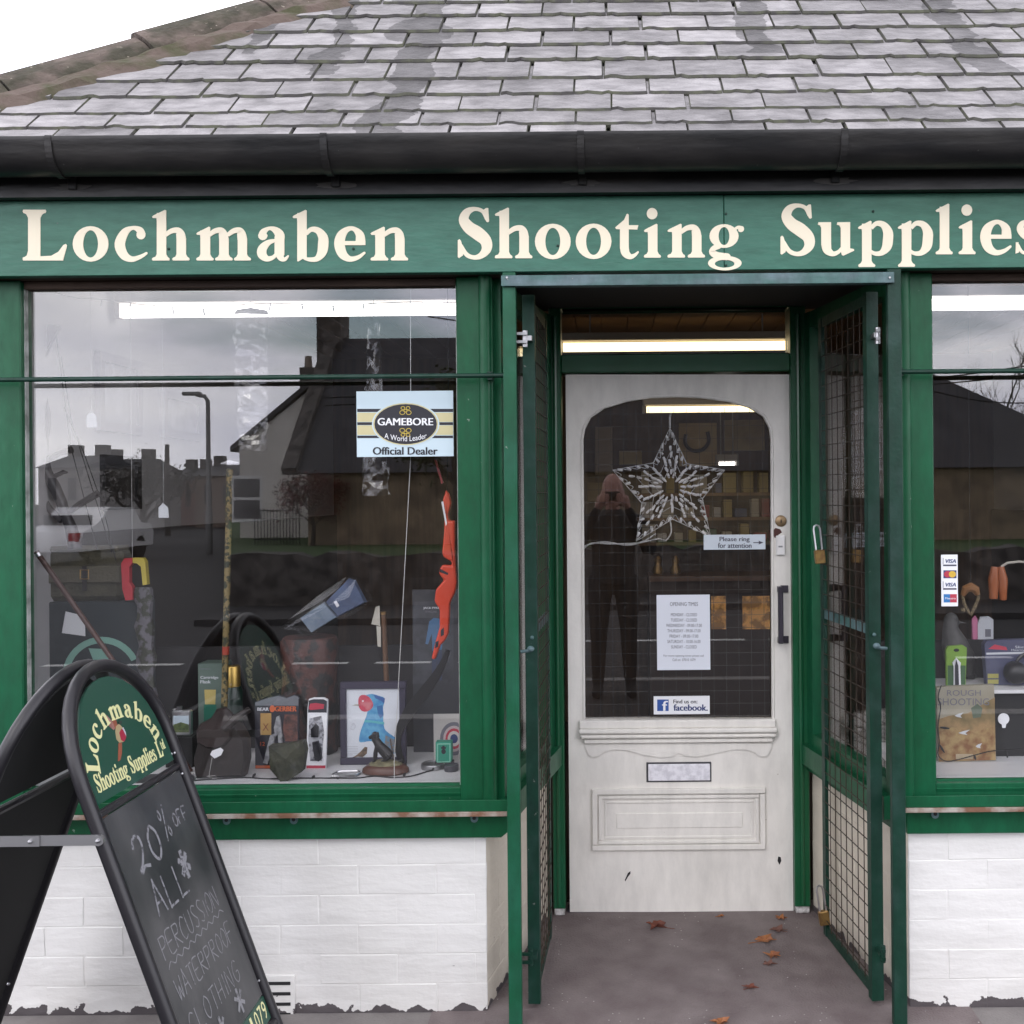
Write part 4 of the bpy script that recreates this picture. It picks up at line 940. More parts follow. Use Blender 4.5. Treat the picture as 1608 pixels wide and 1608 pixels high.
def leafpt(s, t, o=0.0, sg=1):
    """s across (0 near the street .. 1 at the shop), t metres down the slope from the top, o outwards"""
    return Vector((AX + sg * (.020 + t * math.sin(AL) + o * math.cos(AL)), Y0 + (Y1 - Y0) * s, AZ - t * math.cos(AL) + o * math.sin(AL)))
WB = Y1 - Y0; TB = AZ / math.cos(AL); AR = 0.255
def archp(inset, n=14, tb=None):
    """outline of a leaf from bottom-near over the arch to bottom-far, inset from the tube centreline"""
    w = WB / 2 - inset; r = AR - inset
    up = [( .5 - w / WB * math.cos(math.pi * i / n), AR - r * math.sin(math.pi * i / n) ** .9) for i in range(n + 1)]
    return up
for sg in (1, -1):
    fr = MB(); path = [leafpt(0, TB - .002, 0, sg)] + [leafpt(s, t, 0, sg) for s, t in archp(0, 18)] + [leafpt(1, TB - .002, 0, sg)]
    fr.tube(path, .0165, 10); fr.tube([leafpt(0, TB - .12, 0, sg), leafpt(1, TB - .12, 0, sg)], .012, 8)
    fr.tube([leafpt(0, .327, -.004, sg), leafpt(1, .327, -.004, sg)], .010, 8)
    f_ = fr.build('tube_frame', TUBEM, BOARD, smooth=True)
    ins = .030; o0, o1 = -.004, .002
    up = archp(ins, 18); out_ = [(up[0][0], .305)] + up + [(up[-1][0], .305)]
    m_ = MB(); m_.prism([leafpt(s, t, o1, sg) for s, t in out_], [leafpt(s, t, o0, sg) for s, t in out_]); m_.build('name_panel', BGREEN if sg > 0 else BLACKM, f_)
    e0, e1 = .022 / WB, 1 - .022 / WB
    c4 = [(e0, .338), (e1, .338), (e1, .985), (e0, .985)]
    m_ = MB(); m_.prism([leafpt(s, t, o1 + .0005, sg) for s, t in c4], [leafpt(s, t, o0, sg) for s, t in c4]); m_.build('chalk_panel', CHALKB if sg > 0 else BLACKM, f_)
    c4 = [(e0, 1.025), (e1, 1.025), (e1, 1.055), (e0, 1.055)] if 0 else [(e0, .989), (e1, .989), (e1, 1.052), (e0, 1.052)]
    m_ = MB(); m_.prism([leafpt(s, t, o1 + .001, sg) for s, t in c4], [leafpt(s, t, o0, sg) for s, t in c4]); m_.build('phone_panel', BGREEN if sg > 0 else BLACKM, f_)
    for s_ in (.03, .97):
        for t_ in (.29, .35, .95):
            m_ = MB(); m_.ball(leafpt(s_, t_, .003, sg), .004, 8, 6); m_.ball(leafpt(s_, t_, -.006, sg), .0045, 8, 6); m_.build('rivet', STEEL, f_)
    # white tabs between the arch and the panel
    for s_ in (.30, .52, .72):
        w_ = AR - (AR - .021) * math.sqrt(max(0, 1 - ((s_ - .5) * 2 * WB / 2 / (WB / 2)) ** 2))
for s_ in (-.02, 1.02):
    st = MB(); a = leafpt(s_, .372, 0, 1) ; b = leafpt(s_, .372, 0, -1)
    yy = Y0 - .020 if s_ < .5 else Y1 + .020
    a, b = Vector((a.x + .006, yy, a.z)), Vector((b.x - .006, yy, b.z)); mid = (a + b) / 2
    st.obox(a, mid + Vector((-.02, 0, 0)), .003, .024); st.obox(mid + Vector((.02, -.0032, 0)), b + Vector((0, -.0032, 0)), .003, .024)
    for p_ in (a, b): st.cyl((p_.x, yy - .0055, p_.z), (p_.x, yy + .004, p_.z), .012, n=14)
    for p_ in (a, mid, b): st.ball((p_.x, yy - .007, p_.z), .005, 8, 6)
    st.build('folding_strap', STEELD, BOARD)
# lettering on the green panel
def bput(ch, org, ax, sc, sy=1.0):
    ux, uy = math.cos(ax), math.sin(ax)
    mb = MB(); nrm = Vector((math.cos(AL), 0, math.sin(AL)))
    def f(u, v):
        u *= sc; v *= sc * sy
        return leafpt(.5 + (org[0] + u * ux - v * uy) / WB, org[1] - (u * uy + v * ux), .0021), nrm
    glyph(mb, ch, f, .0006); mb.build('letter', CREAM2, BOARD)
CREAM2 = mat('pale_yellow_lettering', (.80, .78, .42), .5)
# arc of letters
sc = .054 / 320; cx_, cy_ = 0.0, .240
word = 'Lochmaben'; wid = [G[c][0] * sc + .004 for c in word]; tot = sum(wid)
ang_tot = R(178); pos = 0
for c, w in zip(word, wid):
    a = R(90) + ang_tot / 2 - ang_tot * (pos + w / 2) / tot; pos += w
    bx, by = .142 * math.cos(a), .098 * math.sin(a)
    t_ang = math.atan2(-.096 * math.cos(a), .124 * math.sin(a)) * -1
    t_ang = math.atan2(-math.cos(a) * .098, math.sin(a) * .142)
    ox, oy = bx - w / 2 * math.cos(t_ang), by - w / 2 * math.sin(t_ang)
    bput(c, (cx_ + ox, cy_ - oy), t_ang, sc)
word = 'Shooting Supplies Ltd'; sc2 = .044 / 320
raw = [(G[c][0] * sc2 * (.62 if i > len(word) - 3 else 1) + .002 if c != ' ' else .020) for i, c in enumerate(word)]
SXF = .365 / sum(raw); wid = [w * SXF for w in raw]; x_ = -.182
class _s: pass
def bput_n(ch, org, sc, sx):
    mb = MB(); nrm = Vector((math.cos(AL), 0, math.sin(AL)))
    glyph(mb, ch, lambda u, v: (leafpt(.5 + (org[0] + u * sc * sx) / WB, org[1] - v * sc, .0021), nrm), .0006); mb.build('letter', CREAM2, BOARD)
for i, (c, w) in enumerate(zip(word, wid)):
    if c != ' ':
        sm = .62 if i > len(word) - 3 else 1.0
        bput_n(c, (x_, .282 - (.016 if sm < 1 else 0)), sc2 * sm, SXF)
    x_ += w
for i, c in enumerate('1079'):
    vs, fs = text2d(c); mb = MB(); w = .022 if c != '1' else .012; x0_ = .095 + i * .027
    mb.add([leafpt(.5 + (x0_ + a * w) / WB, 1.042 - b * .046, .0034) for a, b in vs], fs); mb.build('letter', CREAM2, BOARD)
# flying pheasant printed on the panel
BIRDC = [mat('print_russet', (.30, .09, .05), .5), mat('print_pink', (.42, .22, .19), .5, col2=(.25, .1, .08), vs=60), mat('print_crimson', (.35, .02, .05), .5), mat('print_sand', (.42, .33, .18), .5), mat('print_dark', (.04, .05, .04), .5), mat('print_pale', (.5, .5, .55), .5)]
def bprint(pts, mi, k):
    mb = MB(); q = [(.5 + (x - 730) / 1050 * .37 / WB, .118 + (y - 520) / 560 * .128) for x, y in pts]
    mb.prism([leafpt(s, t, .0022 + .0002 * k) for s, t in q], [leafpt(s, t, .0015) for s, t in q]); mb.build('bird_emblem', BIRDC[mi], BOARD)
bprint([(580, 540), (610, 522), (632, 545), (672, 640), (680, 700), (650, 720), (610, 660)], 1, 1)
bprint([(672, 600), (712, 570), (720, 640), (715, 710), (690, 760), (672, 700)], 0, 2)
bprint([(660, 740), (690, 690), (740, 680), (770, 740), (770, 820), (720, 880), (660, 870), (640, 820)], 3, 3)
bprint([(700, 770), (745, 740), (775, 780), (765, 850), (720, 882), (690, 850)], 2, 4)
bprint([(758, 735), (776, 735), (782, 800), (770, 840)], 5, 5)
bprint([(735, 660), (760, 645), (788, 668), (775, 690), (742, 690)], 4, 6)
bprint([(645, 870), (685, 880), (640, 980), (590, 1040), (560, 1040), (600, 960)], 0, 7)
# chalk handwriting
def cl(pts, w=.0045):
    c = cat([(float(x), float(y), w) for x, y in pts], 4); mb = MB()
    st = stroke([(x * 1000, y * 1000, ww * 1000) for x, y, ww in c[::2] + ([c[-1]] if len(c) % 2 == 0 else [])], 2)
    _, lf, rt, c0, c1 = st; n = len(lf)
    mb.add([leafpt(.5 + x / 1000 / WB, y / 1000, .0032) for x, y in lf] + [leafpt(.5 + x / 1000 / WB, y / 1000, .0032) for x, y in rt], [(j, j + 1, n + j + 1, n + j) for j in range(n - 1)])
    return mb
CH = {'A': [[(0, 1), (.45, 0), (.5, 0), (1, 1)], [(.2, .62), (.8, .62)]], 'L': [[(0, 0), (.02, .98), (.1, 1), (.9, 1)]], 'P': [[(0, 0), (0, 1)], [(0, .03), (.7, .05), (.85, .25), (.6, .48), (0, .52)]], 'E': [[(.9, 0), (0, .02), (0, .98), (.9, 1)], [(0, .5), (.7, .5)]], 'R': [[(0, 0), (0, 1)], [(0, .03), (.7, .05), (.8, .25), (.6, .46), (.05, .5), (.9, 1)]], 'C': [[(.9, .12), (.5, 0), (.1, .3), (.05, .7), (.4, 1), (.9, .88)]], 'U': [[(0, 0), (.02, .75), (.4, 1), (.8, .8), (.85, 0)]], 'S': [[(.85, .1), (.4, 0), (.1, .2), (.4, .48), (.8, .72), (.5, 1), (.05, .9)]], 'I': [[(.5, 0), (.5, 1)]], 'O': [[(.5, 0), (.1, .3), (.1, .75), (.5, 1), (.9, .7), (.88, .25), (.5, 0)]], 'N': [[(0, 1), (0, 0), (.85, 1), (.85, 0)]], 'W': [[(0, 0), (.25, 1), (.5, .35), (.75, 1), (1, 0)]], 'T': [[(0, 0), (1, 0)], [(.5, 0), (.5, 1)]], 'F': [[(.9, 0), (0, 0), (0, 1)], [(0, .48), (.7, .48)]], 'H': [[(0, 0), (0, 1)], [(.85, 0), (.85, 1)], [(0, .5), (.85, .5)]], 'G': [[(.9, .12), (.5, 0), (.1, .3), (.05, .7), (.4, 1), (.88, .85), (.88, .55), (.5, .55)]], '2': [[(.05, .3), (.3, .02), (.75, .1), (.75, .45), (.3, .85), (.1, .9), (.15, 1.02), (.45, .9), (.95, .98)]], '0': [[(.5, 0), (.1, .3), (.1, .75), (.5, 1), (.9, .7), (.88, .25), (.5, 0)]], '%': [[(.9, -.1), (.2, 1.1)], [(.2, 0), (.05, .2), (.2, .35), (.35, .2), (.2, 0)], [(.85, .65), (.7, .85), (.85, 1), (1, .85), (.85, .65)]], '*': [[(.5, 0), (.5, 1)], [(.05, .25), (.95, .75)], [(.95, .2), (.05, .8)]]}
def chalk(s, x, y, h, cw, gap, w=.0045, rise=0.0, m=None):
    mb = MB()
    for i, c in enumerate(s):
        if c == ' ': x += cw; continue
        ww = cw * (.3 if c == 'I' else 1)
        for st in CH[c]:
            b = cl([(x + u * ww, y + v * h - rise * i) for u, v in st], w); mb.add(b.v, b.f)
        x += ww + gap
    mb.v = [tuple(Vector(v) + Vector((math.cos(AL), 0, math.sin(AL))) * (.00002 * (i % 7))) for i, v in enumerate(mb.v)]
    mb.build('chalk_writing', m or CHALK, BOARD)
chalk('20', -.135, .415, .085, .055, .018, .0085); chalk('%', .02, .395, .075, .04, .0, .005); chalk('OFF', .085, .425, .035, .022, .006, .0045)
chalk('ALL', -.125, .535, .080, .045, .018, .006); chalk('*', .035, .515, .075, .055, 0, .016)
chalk('PERCUSSION', -.165, .650, .055, .029, .006, .0032, m=CHALKF)
mb = MB(); b = cl([(-.165 + .33 * i / 18, .722 + .006 * (-1) ** i) for i in range(19)], .003); b.build('chalk_writing', CHALKF, BOARD)
chalk('WATERPROOF', -.165, .755, .052, .0275, .0065, .0032, m=CHALKF)
chalk('CLOTHING', -.165, .845, .055, .031, .010, .0032, m=CHALKF)
chalk('*', .06, .905, .065, .05, 0, .010, m=CHALKF); chalk('*', -.06, .915, .06, .045, 0, .010, m=CHALKF)
# ---------------------------------------------------------------- notices and stickers
def pane_card(name, lab, r, D, m, t=.001, cat_='sticker', ch=0):
    c = P((r[0] + r[2]) / 2, r[3], D)
    o = thing(name, lab, cat_, (c[0], c[1], c[2]))
    MB().pxr(*r, D, t, ch=ch).build('backing', m, o); return o
def lay(parent, pts, D, m, k=1, name='print'):
    """a printed patch: outline in pixels, k thin layers proud of the surface at D"""
    MB().px(pts, D - .0004 * k, .0004 * k - .00005).build(name, m, parent)
def layr(parent, x0, y0, x1, y1, D, m, k=1, name='print'): lay(parent, [(x0, y0), (x1, y0), (x1, y1), (x0, y1)], D, m, k, name)
def elp(cx, cy, rx, ry, n=32): return [(cx + rx * math.cos(2 * math.pi * i / n), cy + ry * math.sin(2 * math.pi * i / n)) for i in range(n)]
C = lambda nm, r, g, b, ro=.5: mat(nm, (r, g, b), ro)
PALEB, INKB, GOLD, BEIGE = C('print_pale_blue', .52, .64, .70), C('print_black', .012, .012, .02), C('print_gold', .55, .42, .08), C('print_beige', .55, .50, .28)
D1 = 3.0315
s = pane_card('dealer_sticker', 'pale blue sticker with a black oval, top right in the wide left window', (560, 614, 712, 717), D1, PALEB)
for y0, y1 in ((642, 647), (663, 667.5), (684, 688)):
    layr(s, 561, y0, 711.5, y1, D1, INKB, 1)
for x0, x1 in ((561, 600), (674, 711.5)):
    for y0, y1 in ((648, 662.5), (668, 683)): layr(s, x0, y0, x1, y1, D1, BEIGE, 1)
lay(s, elp(637, 666, 53, 35), D1, PALEB, 2); lay(s, elp(637, 666, 51, 33.2), D1, BEIGE, 3); lay(s, elp(637, 666, 49, 31.5), D1, INKB, 4)
txt('GAMEBORE', (593.5, 656.5, 680, 668), D1, WHITE, s, 5, bold=.5)
txt('A World Leader', (604, 679.5, 670, 688), D1, WHITE, s, 5, arc=5)
txt('Official Dealer', (586, 702, 687, 714), D1, INKB, s, 3, bold=.5)
for cy, sg in ((645, 1), (679, -1)):
    mb = MB()
    for dx, dy, r_ in ((-5, 3, 4), (5, 3, 4), (-4, -4, 3), (4, -4, 3), (0, 0, 2.5)):
        mb.tube([(p[0], p[1] - .0022, p[2]) for p in [P(x, y, D1) for x, y in elp(637 + dx, cy + dy * sg, r_, r_ * .8, 10)]], .0013, 4, closed=True)
    mb.build('scroll_ornament', GOLD, s)
D2 = 3.714
s = pane_card('ring_notice', 'small pale notice with an arrow pointing to the bell push', (1105, 839.5, 1202, 863), D2, C('notice_pale', .60, .66, .72), .0012, 'notice', .0004)
GREYT = C('print_dark_grey', .06, .06, .09)
txt('Please ring', (1130, 843, 1177, 852), D2, GREYT, s, 2, bold=.25); txt('for attention', (1127.5, 852.5, 1180, 860.5), D2, GREYT, s, 2, bold=.25)
lay(s, [(1183, 851.4), (1192, 851.4), (1191, 849), (1199, 852), (1191, 855), (1192, 852.8), (1183, 852.8)], D2, GREYT, 2)
s = pane_card('opening_times_notice', 'white paper sheet of opening times taped inside the door glass', (1031.5, 934, 1115, 1052), D2, C('paper_white', .70, .73, .80, .7), .0006, 'notice')
GR2 = C('print_grey', .16, .16, .19)
txt('OPENING TIMES', (1052, 945.5, 1096, 951.5), D2, GR2, s, 2)
for i, (t_, w) in enumerate((('MONDAY - CLOSED', 41), ('TUESDAY - CLOSED', 41), ('WEDNESDAY - 09.00-17.00', 56), ('THURSDAY - 09.00-17.00', 52), ('FRIDAY - 09.00-17.00', 45), ('SATURDAY - 10.00-16.00', 52), ('SUNDAY - CLOSED', 40))):
    y = 962.7 + 8.42 * i; txt(t_, (1074 - w / 2, y, 1074 + w / 2, y + 5), D2, GR2, s, 2)
txt('For more opening times please call', (1042, 1028, 1105, 1032), D2, GR2, s, 2); txt('Call on  07010 1079', (1056, 1034, 1092, 1038), D2, GR2, s, 2)
s = pane_card('social_sticker', 'white sticker with a small blue square, low in the door glass', (1026.5, 1093, 1114.5, 1121.5), D2, WHITE, .0008)
FBB = C('print_blue', .03, .09, .33)
layr(s, 1032, 1098.5, 1050, 1116.5, D2, FBB, 1); txt('f', (1040, 1100.5, 1048.5, 1116), D2, WHITE, s, 3, bold=.5)
txt('Find us on:', (1057.5, 1098.5, 1095, 1104.5), D2, INKB, s, 2, bold=.2); txt('facebook.', (1058, 1106, 1111, 1116), D2, C('print_navy', .03, .05, .16), s, 2, bold=.5)
s = pane_card('card_sticker', 'tall white strip of four payment card marks in the right window', (1478, 871, 1504, 952), D1, WHITE)
NAVY = C('print_navy', .03, .05, .16); REDP = C('print_red', .45, .04, .07); YELP = C('print_yellow', .65, .42, .05); BLUP = C('print_mid_blue', .03, .18, .45)
for y in (878, 915):
    txt('VISA', (1483.5, y, 1501, y + 6), D1, NAVY, s, 2, bold=.3, slant=1.2); layr(s, 1481, y + 8.5, 1502, y + 11, D1, GREYT, 1); layr(s, 1480.6, y - 2, 1481.4, y + 8, D1, GREYT, 1)
layr(s, 1481.5, 895.5, 1502, 908, D1, NAVY, 1); lay(s, elp(1488, 901.8, 5.6, 5.2, 20), D1, REDP, 2); lay(s, elp(1495.5, 901.8, 5.6, 5.2, 20), D1, YELP, 3)
layr(s, 1482, 933, 1502.5, 946, D1, BLUP, 1); layr(s, 1492, 933, 1502.5, 946, D1, REDP, 2); txt('Maestro', (1484, 938, 1500.5, 941), D1, WHITE, s, 3)

# ---------------------------------------------------------------- goods in the left window (all stand on the display platform or hang)
def std(px_, py_): return DZ(px_, py_, ZP + .0005)
def solid(name, lab, cat_, pts, D, t, m, smooth=False, bev=0.0):
    """a one-piece solid with that outline, real thickness and softened edges"""
    mb = MB(); a = [Vector(P(x, y, D)) for x, y in pts]; c = sum(a, Vector()) / len(a)
    if bev:
        f = [(c + (p - c) * (1 - bev)) for p in a]
        n = len(a); vs = f + [p + Vector((0, t * .3, 0)) for p in a] + [p + Vector((0, t * .7, 0)) for p in a] + [p + Vector((0, t, 0)) for p in f]
        mb.add(vs, [tuple(range(n)), tuple(range(4 * n - 1, 3 * n - 1, -1))] + [(k * n + i, (k + 1) * n + i, (k + 1) * n + (i + 1) % n, k * n + (i + 1) % n) for k in range(3) for i in range(n)])
    else: mb.prism(a, [p + Vector((0, t, 0)) for p in a])
    return mb.build(name, m, None if isinstance(lab, str) else lab, smooth) if not isinstance(lab, str) else tag(mb.build(name, m, smooth=smooth), lab, cat_)
def base(px_, py_, D): x, y, z = P(px_, py_, D); return (x, y, z)
CAMO = mat('camouflage_fabric', (.075, .06, .035), .9, col2=(.022, .018, .014), vs=45, vlo=.48, vhi=.54, bump=.5, bs=60)
CAMO2 = mat('leaf_camouflage', (.20, .15, .06), .7, col2=(.03, .035, .02), vs=70, vlo=.45, vhi=.55)
CAMOR = mat('red_brown_camouflage', (.075, .030, .024), .5, col2=(.022, .020, .019), vs=24, vlo=.46, vhi=.56, bump=.4, bs=50)
OLIVE = mat('olive_canvas', (.075, .068, .042), .85, col2=(.05, .045, .03), vs=25, bump=.4, bs=120)
LEATHER = mat('dark_brown_leather', (.014, .010, .0095), .6, col2=(.024, .017, .015), vs=12, bump=.3, bs=40)
ORANGE = mat('orange_red_lacquer', (.62, .055, .018), .4)

# pheasant print in a dark frame
D = std(585, 1201); o = thing('framed_print', 'dark framed drawing of a blue-necked pheasant standing in the left window', 'picture', base(585, 1201, D))
FRM = C('frame_dark_violet', .035, .03, .055)
fm = MB()
for r in ((534, 1071, 637, 1082), (534, 1190, 637, 1201), (534, 1082.2, 543.5, 1189.8), (627, 1082.2, 637, 1189.8)): fm.pxr(*r, D, .02, ch=.0015)
fm.build('frame', FRM, o); MB().pxr(543, 1081, 628, 1191, D + .008, .004).build('paper', C('drawing_paper', .66, .69, .74, .8), o)
dp = D + .008
q = lambda pts: [(390 + x / 6.18, 1070 + y / 6.18) for x, y in pts]
def sm(pts): return [p for p in cat([tuple(map(float, v)) for v in pts + pts[:1]], 4)[:-1]]
lay(o, q(sm([(1140, 132), (1200, 122), (1260, 138), (1322, 165), (1308, 250), (1308, 330), (1318, 450), (1360, 500), (1432, 560), (1440, 690), (1345, 690), (1300, 600), (1180, 580), (1080, 588), (1085, 500), (1120, 400), (1150, 320), (1155, 250), (1110, 170)])), dp, mat('print_turquoise_blue', (.06, .25, .50), .7, col2=(.13, .40, .60), vs=45, detail=9), 1, 'drawn_pheasant')
lay(o, q(sm([(1068, 170), (1085, 140), (1130, 132), (1180, 160), (1210, 215), (1200, 260), (1150, 292), (1100, 285), (1070, 240)])), dp, mat('print_wattle_red', (.55, .06, .10), .7, col2=(.6, .2, .22), vs=40), 2, 'drawn_wattle')
lay(o, q([(1215, 130), (1260, 140), (1325, 165), (1318, 215), (1290, 190), (1235, 165)]), dp, C('print_deep_blue', .05, .12, .34), 3, 'drawn_crest')
lay(o, q([(1130, 372), (1200, 380), (1318, 395), (1318, 420), (1200, 402), (1122, 396)]), dp, C('print_teal', .12, .45, .50), 3, 'drawn_collar')
lay(o, q([(1245, 240), (1300, 230), (1312, 330), (1280, 360), (1255, 310)]), dp, C('print_shadow_blue', .04, .15, .36), 3, 'drawn_feather')
lay(o, q([(1330, 520), (1435, 575), (1438, 690), (1345, 690), (1320, 610)]), dp, mat('print_speckled_blue', (.12, .24, .36), .7, col2=(.25, .20, .16), vs=150), 3, 'drawn_breast')
lay(o, q([(1100, 190), (1112, 182), (1122, 190), (1112, 200)]), dp, WHITE, 3, 'drawn_eye')
lay(o, q([(1005, 235), (1040, 222), (1085, 225), (1075, 240), (1040, 235)]), dp, C('print_bill', .4, .38, .33), 2, 'drawn_bill')
lay(o, q([(1060, 730), (1000, 745), (1050, 715), (1090, 680), (1130, 635), (1155, 640), (1150, 700), (1110, 735)]), dp, mat('print_brown_feather', (.2, .13, .08), .7, col2=(.05, .04, .03), vs=120), 2, 'drawn_bird')
for i in range(6): layr(o, 545, 1172 + i * 2.6, 545 + (17 if i < 5 else 9), 1172.8 + i * 2.6, dp, C('print_pencil', .45, .46, .5), 1)
mb = MB(); mb.tube([Vector(P(390 + x / 6.18, 1070 + y / 6.18, dp - .001)) for x, y in [(1030, 410), (1000, 440), (990, 460), (1020, 470), (1040, 430), (1020, 405), (1000, 420)]], .0006, 4); mb.build('pencil_scribble', MAT['print_pencil'], o)

# multitool and knife blister packs
D = std(434, 1207); o = thing('multitool_pack', 'dark blister card with steel pliers and orange lettering', 'packaging', base(434, 1207, D))
PKD = C('pack_charcoal', .03, .03, .04)
MB().px([(401, 1207), (400, 1103), (420, 1096), (437, 1092), (450, 1096), (462, 1091), (469, 1094), (468, 1207)], D, .012).build('card', PKD, o)
lay(o, [(401, 1108), (401, 1103), (420, 1096.5), (437, 1092.6), (450, 1096.5), (462, 1092), (468.6, 1094), (468.4, 1108)], D, C('pack_header_grey', .16, .17, .19), 1)
ORT = C('pack_orange', .55, .13, .05)
txt('BEAR', (404.5, 1111, 422, 1116), D, WHITEG, o, 2, bold=.3); txt('GERBER', (432, 1109, 465.5, 1117), D, ORT, o, 2, bold=.5)
lay(o, elp(427.5, 1113, 4.2, 5.5, 14), D, ORT, 2); layr(o, 409, 1120, 426, 1154, D, mat('pack_amber', (.42, .26, .09), .5), 1)
txt('X', (413, 1136, 422, 1147), D, C('pack_rust', .18, .05, .03), o, 3); txt('12', (409, 1165, 416, 1171), D, ORT, o, 2)
lay(o, [(447, 1122), (467, 1122), (467.5, 1164), (448, 1164), (444, 1145)], D, mat('pack_photo_brown', (.16, .07, .055), .5, col2=(.05, .03, .03), vs=60), 1)
layr(o, 401.2, 1202, 468, 1206.6, D, ORT, 1)
tl = MB(); dt = D - .012
for p_ in ([(430, 1143), (434, 1126), (438, 1124), (440, 1130), (441, 1143), (443, 1158), (436, 1152), (432, 1158)], [(424, 1155), (432, 1152), (429, 1170), (420, 1200), (413, 1198)], [(436, 1152), (442, 1158), (443, 1168), (437, 1166)]): tl.px(p_, dt, .008)
tl.build('pliers', mat('satin_grey_steel', (.42, .43, .45), .35, .2, col2=(.22, .22, .24), vs=60), o)
D = std(497, 1207); o = thing('knife_pack', 'narrow white blister card with a folding knife beside the pliers', 'packaging', base(497, 1207, D))
MB().px([(481, 1207), (483, 1112), (485, 1098), (492, 1096), (508, 1096), (514, 1099), (514, 1112), (511, 1207)], D, .012).build('card', WHITE, o)
lay(o, [(483.5, 1119), (485, 1100), (492, 1098), (508, 1098), (513.5, 1101), (513, 1119)], D, PKD, 1)
lay(o, [(484.5, 1112), (487, 1105), (496, 1104), (509, 1106), (508, 1113), (487, 1115)], D, REDP, 2); layr(o, 481.2, 1202, 511, 1206.6, D, REDP, 1)
lay(o, [(486, 1128), (505, 1124), (509, 1150), (505, 1195), (487, 1195), (484, 1160)], D, mat('pack_sketch_grey', (.45, .46, .5), .5, col2=(.12, .12, .14), vs=70, vlo=.45, vhi=.6), 1)
kn = MB(); kn.px([(490, 1166), (499, 1164), (505, 1192), (500, 1196), (494, 1193)], D - .014, .012); kn.px([(488, 1145), (495, 1138), (499, 1142), (499, 1158), (488, 1158)], D - .014, .012); kn.build('folding_knife', C('knife_black', .02, .02, .025, .4), o)
# camouflage pouch folded into a point, in front of the packs
D = std(445, 1227); mb = MB()
pp = [P(x, y, D) for x, y in ((422, 1172), (448, 1170), (476, 1164), (479, 1180), (474, 1212), (452, 1226), (440, 1227), (424, 1208))]; ct = P(448, 1192, D - .02)
bk = [(x, y + .035, z) for x, y, z in pp]
mb.add(pp + [ct] + bk, [(i, (i + 1) % 8, 8) for i in range(8)] + [(i, 9 + i, 9 + (i + 1) % 8, (i + 1) % 8) for i in range(8)] + [tuple(range(16, 8, -1))])
tag(mb.build('camouflage_pouch', mat('green_camouflage', (.05, .052, .032), .8, col2=(.022, .024, .016), vs=35, bump=.6, bs=40)), 'green camouflage cloth pouch folded to a point in front of the pliers card', 'pouch')
# dog figurine
D = std(600, 1221) + .05; c = base(600, 1221, D - .05); o = thing('dog_figurine', 'small black sitting dog figurine on an oval wooden base', 'figurine', (c[0], c[1] + .05, ZP + .0005))
bx, by, bz = c[0], c[1] + .05, ZP + .0005
b = MB(); b.lathe([(.066, 0), (.074, .006), (.072, .016), (.060, .026), (.055, .028)], (0, 0, 0), 28); b.v = [(bx + x, by + y * .6, bz + z) for x, y, z in b.v]; b.build('wooden_base', mat('red_brown_wood', (.09, .035, .022), .35), o, smooth=True)
b = MB(); b.lathe([(.056, .024), (.050, .034), (.030, .041), (.001, .043)], (0, 0, 0), 18); b.v = [(bx + x, by + y * .6, bz + z) for x, y, z in b.v]; b.build('grass_mound', mat('painted_ground', (.20, .18, .10), .8, col2=(.10, .09, .05), vs=60), o, smooth=True)
dg = MB(); S_ = .0018
def dp_(x, y): return (bx + (x - 600) * S_ * 1.15, by, bz + .036 + (1206 - y) * S_ * 1.15)
def dtube(pts, rs_): dg.tube([(p[0], p[1] + dy, p[2]) for p, dy in [(dp_(x, y), dy) for x, y, dy in pts]], [r * S_ for r in rs_], 10)
dtube([(585, 1172, 0), (591, 1182, 0), (600, 1192, 0), (606, 1198, 0)], [6.5, 8.5, 10, 10]); dtube([(583, 1166, 0), (585, 1174, 0)], [5, 6.5])
dg.ball(dp_(584, 1165), (5.6 * S_, 5.2 * S_, 5.6 * S_)); dtube([(582, 1167, 0), (575, 1170, 0)], [4, 2.8])
for s_ in (-1, 1):
    dtube([(588, 1182, s_ * .008), (585, 1192, s_ * .009), (584, 1204, s_ * .009), (581, 1205, s_ * .009)], [4, 3, 2.6, 2.2]); dtube([(606, 1196, s_ * .012), (600, 1203, s_ * .013), (594, 1205, s_ * .013)], [7, 3.4, 2.6]); dtube([(587, 1162, s_ * .008), (588, 1170, s_ * .010)], [2.2, 2.8])
dtube([(612, 1203, 0), (620, 1206, 0), (626, 1204, 0)], [3, 2.2, 1.4])
do = dg.build('dog', mat('glazed_black', (.015, .014, .015), .35), o, smooth=True)
rm = do.modifiers.new('fuse', 'REMESH'); rm.mode = 'VOXEL'; rm.voxel_size = .0016; rm.use_smooth_shade = True
sm = do.modifiers.new('soft', 'SMOOTH'); sm.iterations = 4
b = MB(); b.tube([(bx + .026, by + .004, bz + .036), (bx + .014, by + .004, bz + .105)], .0025, 6); b.build('post', C('figurine_post', .12, .09, .07), o)
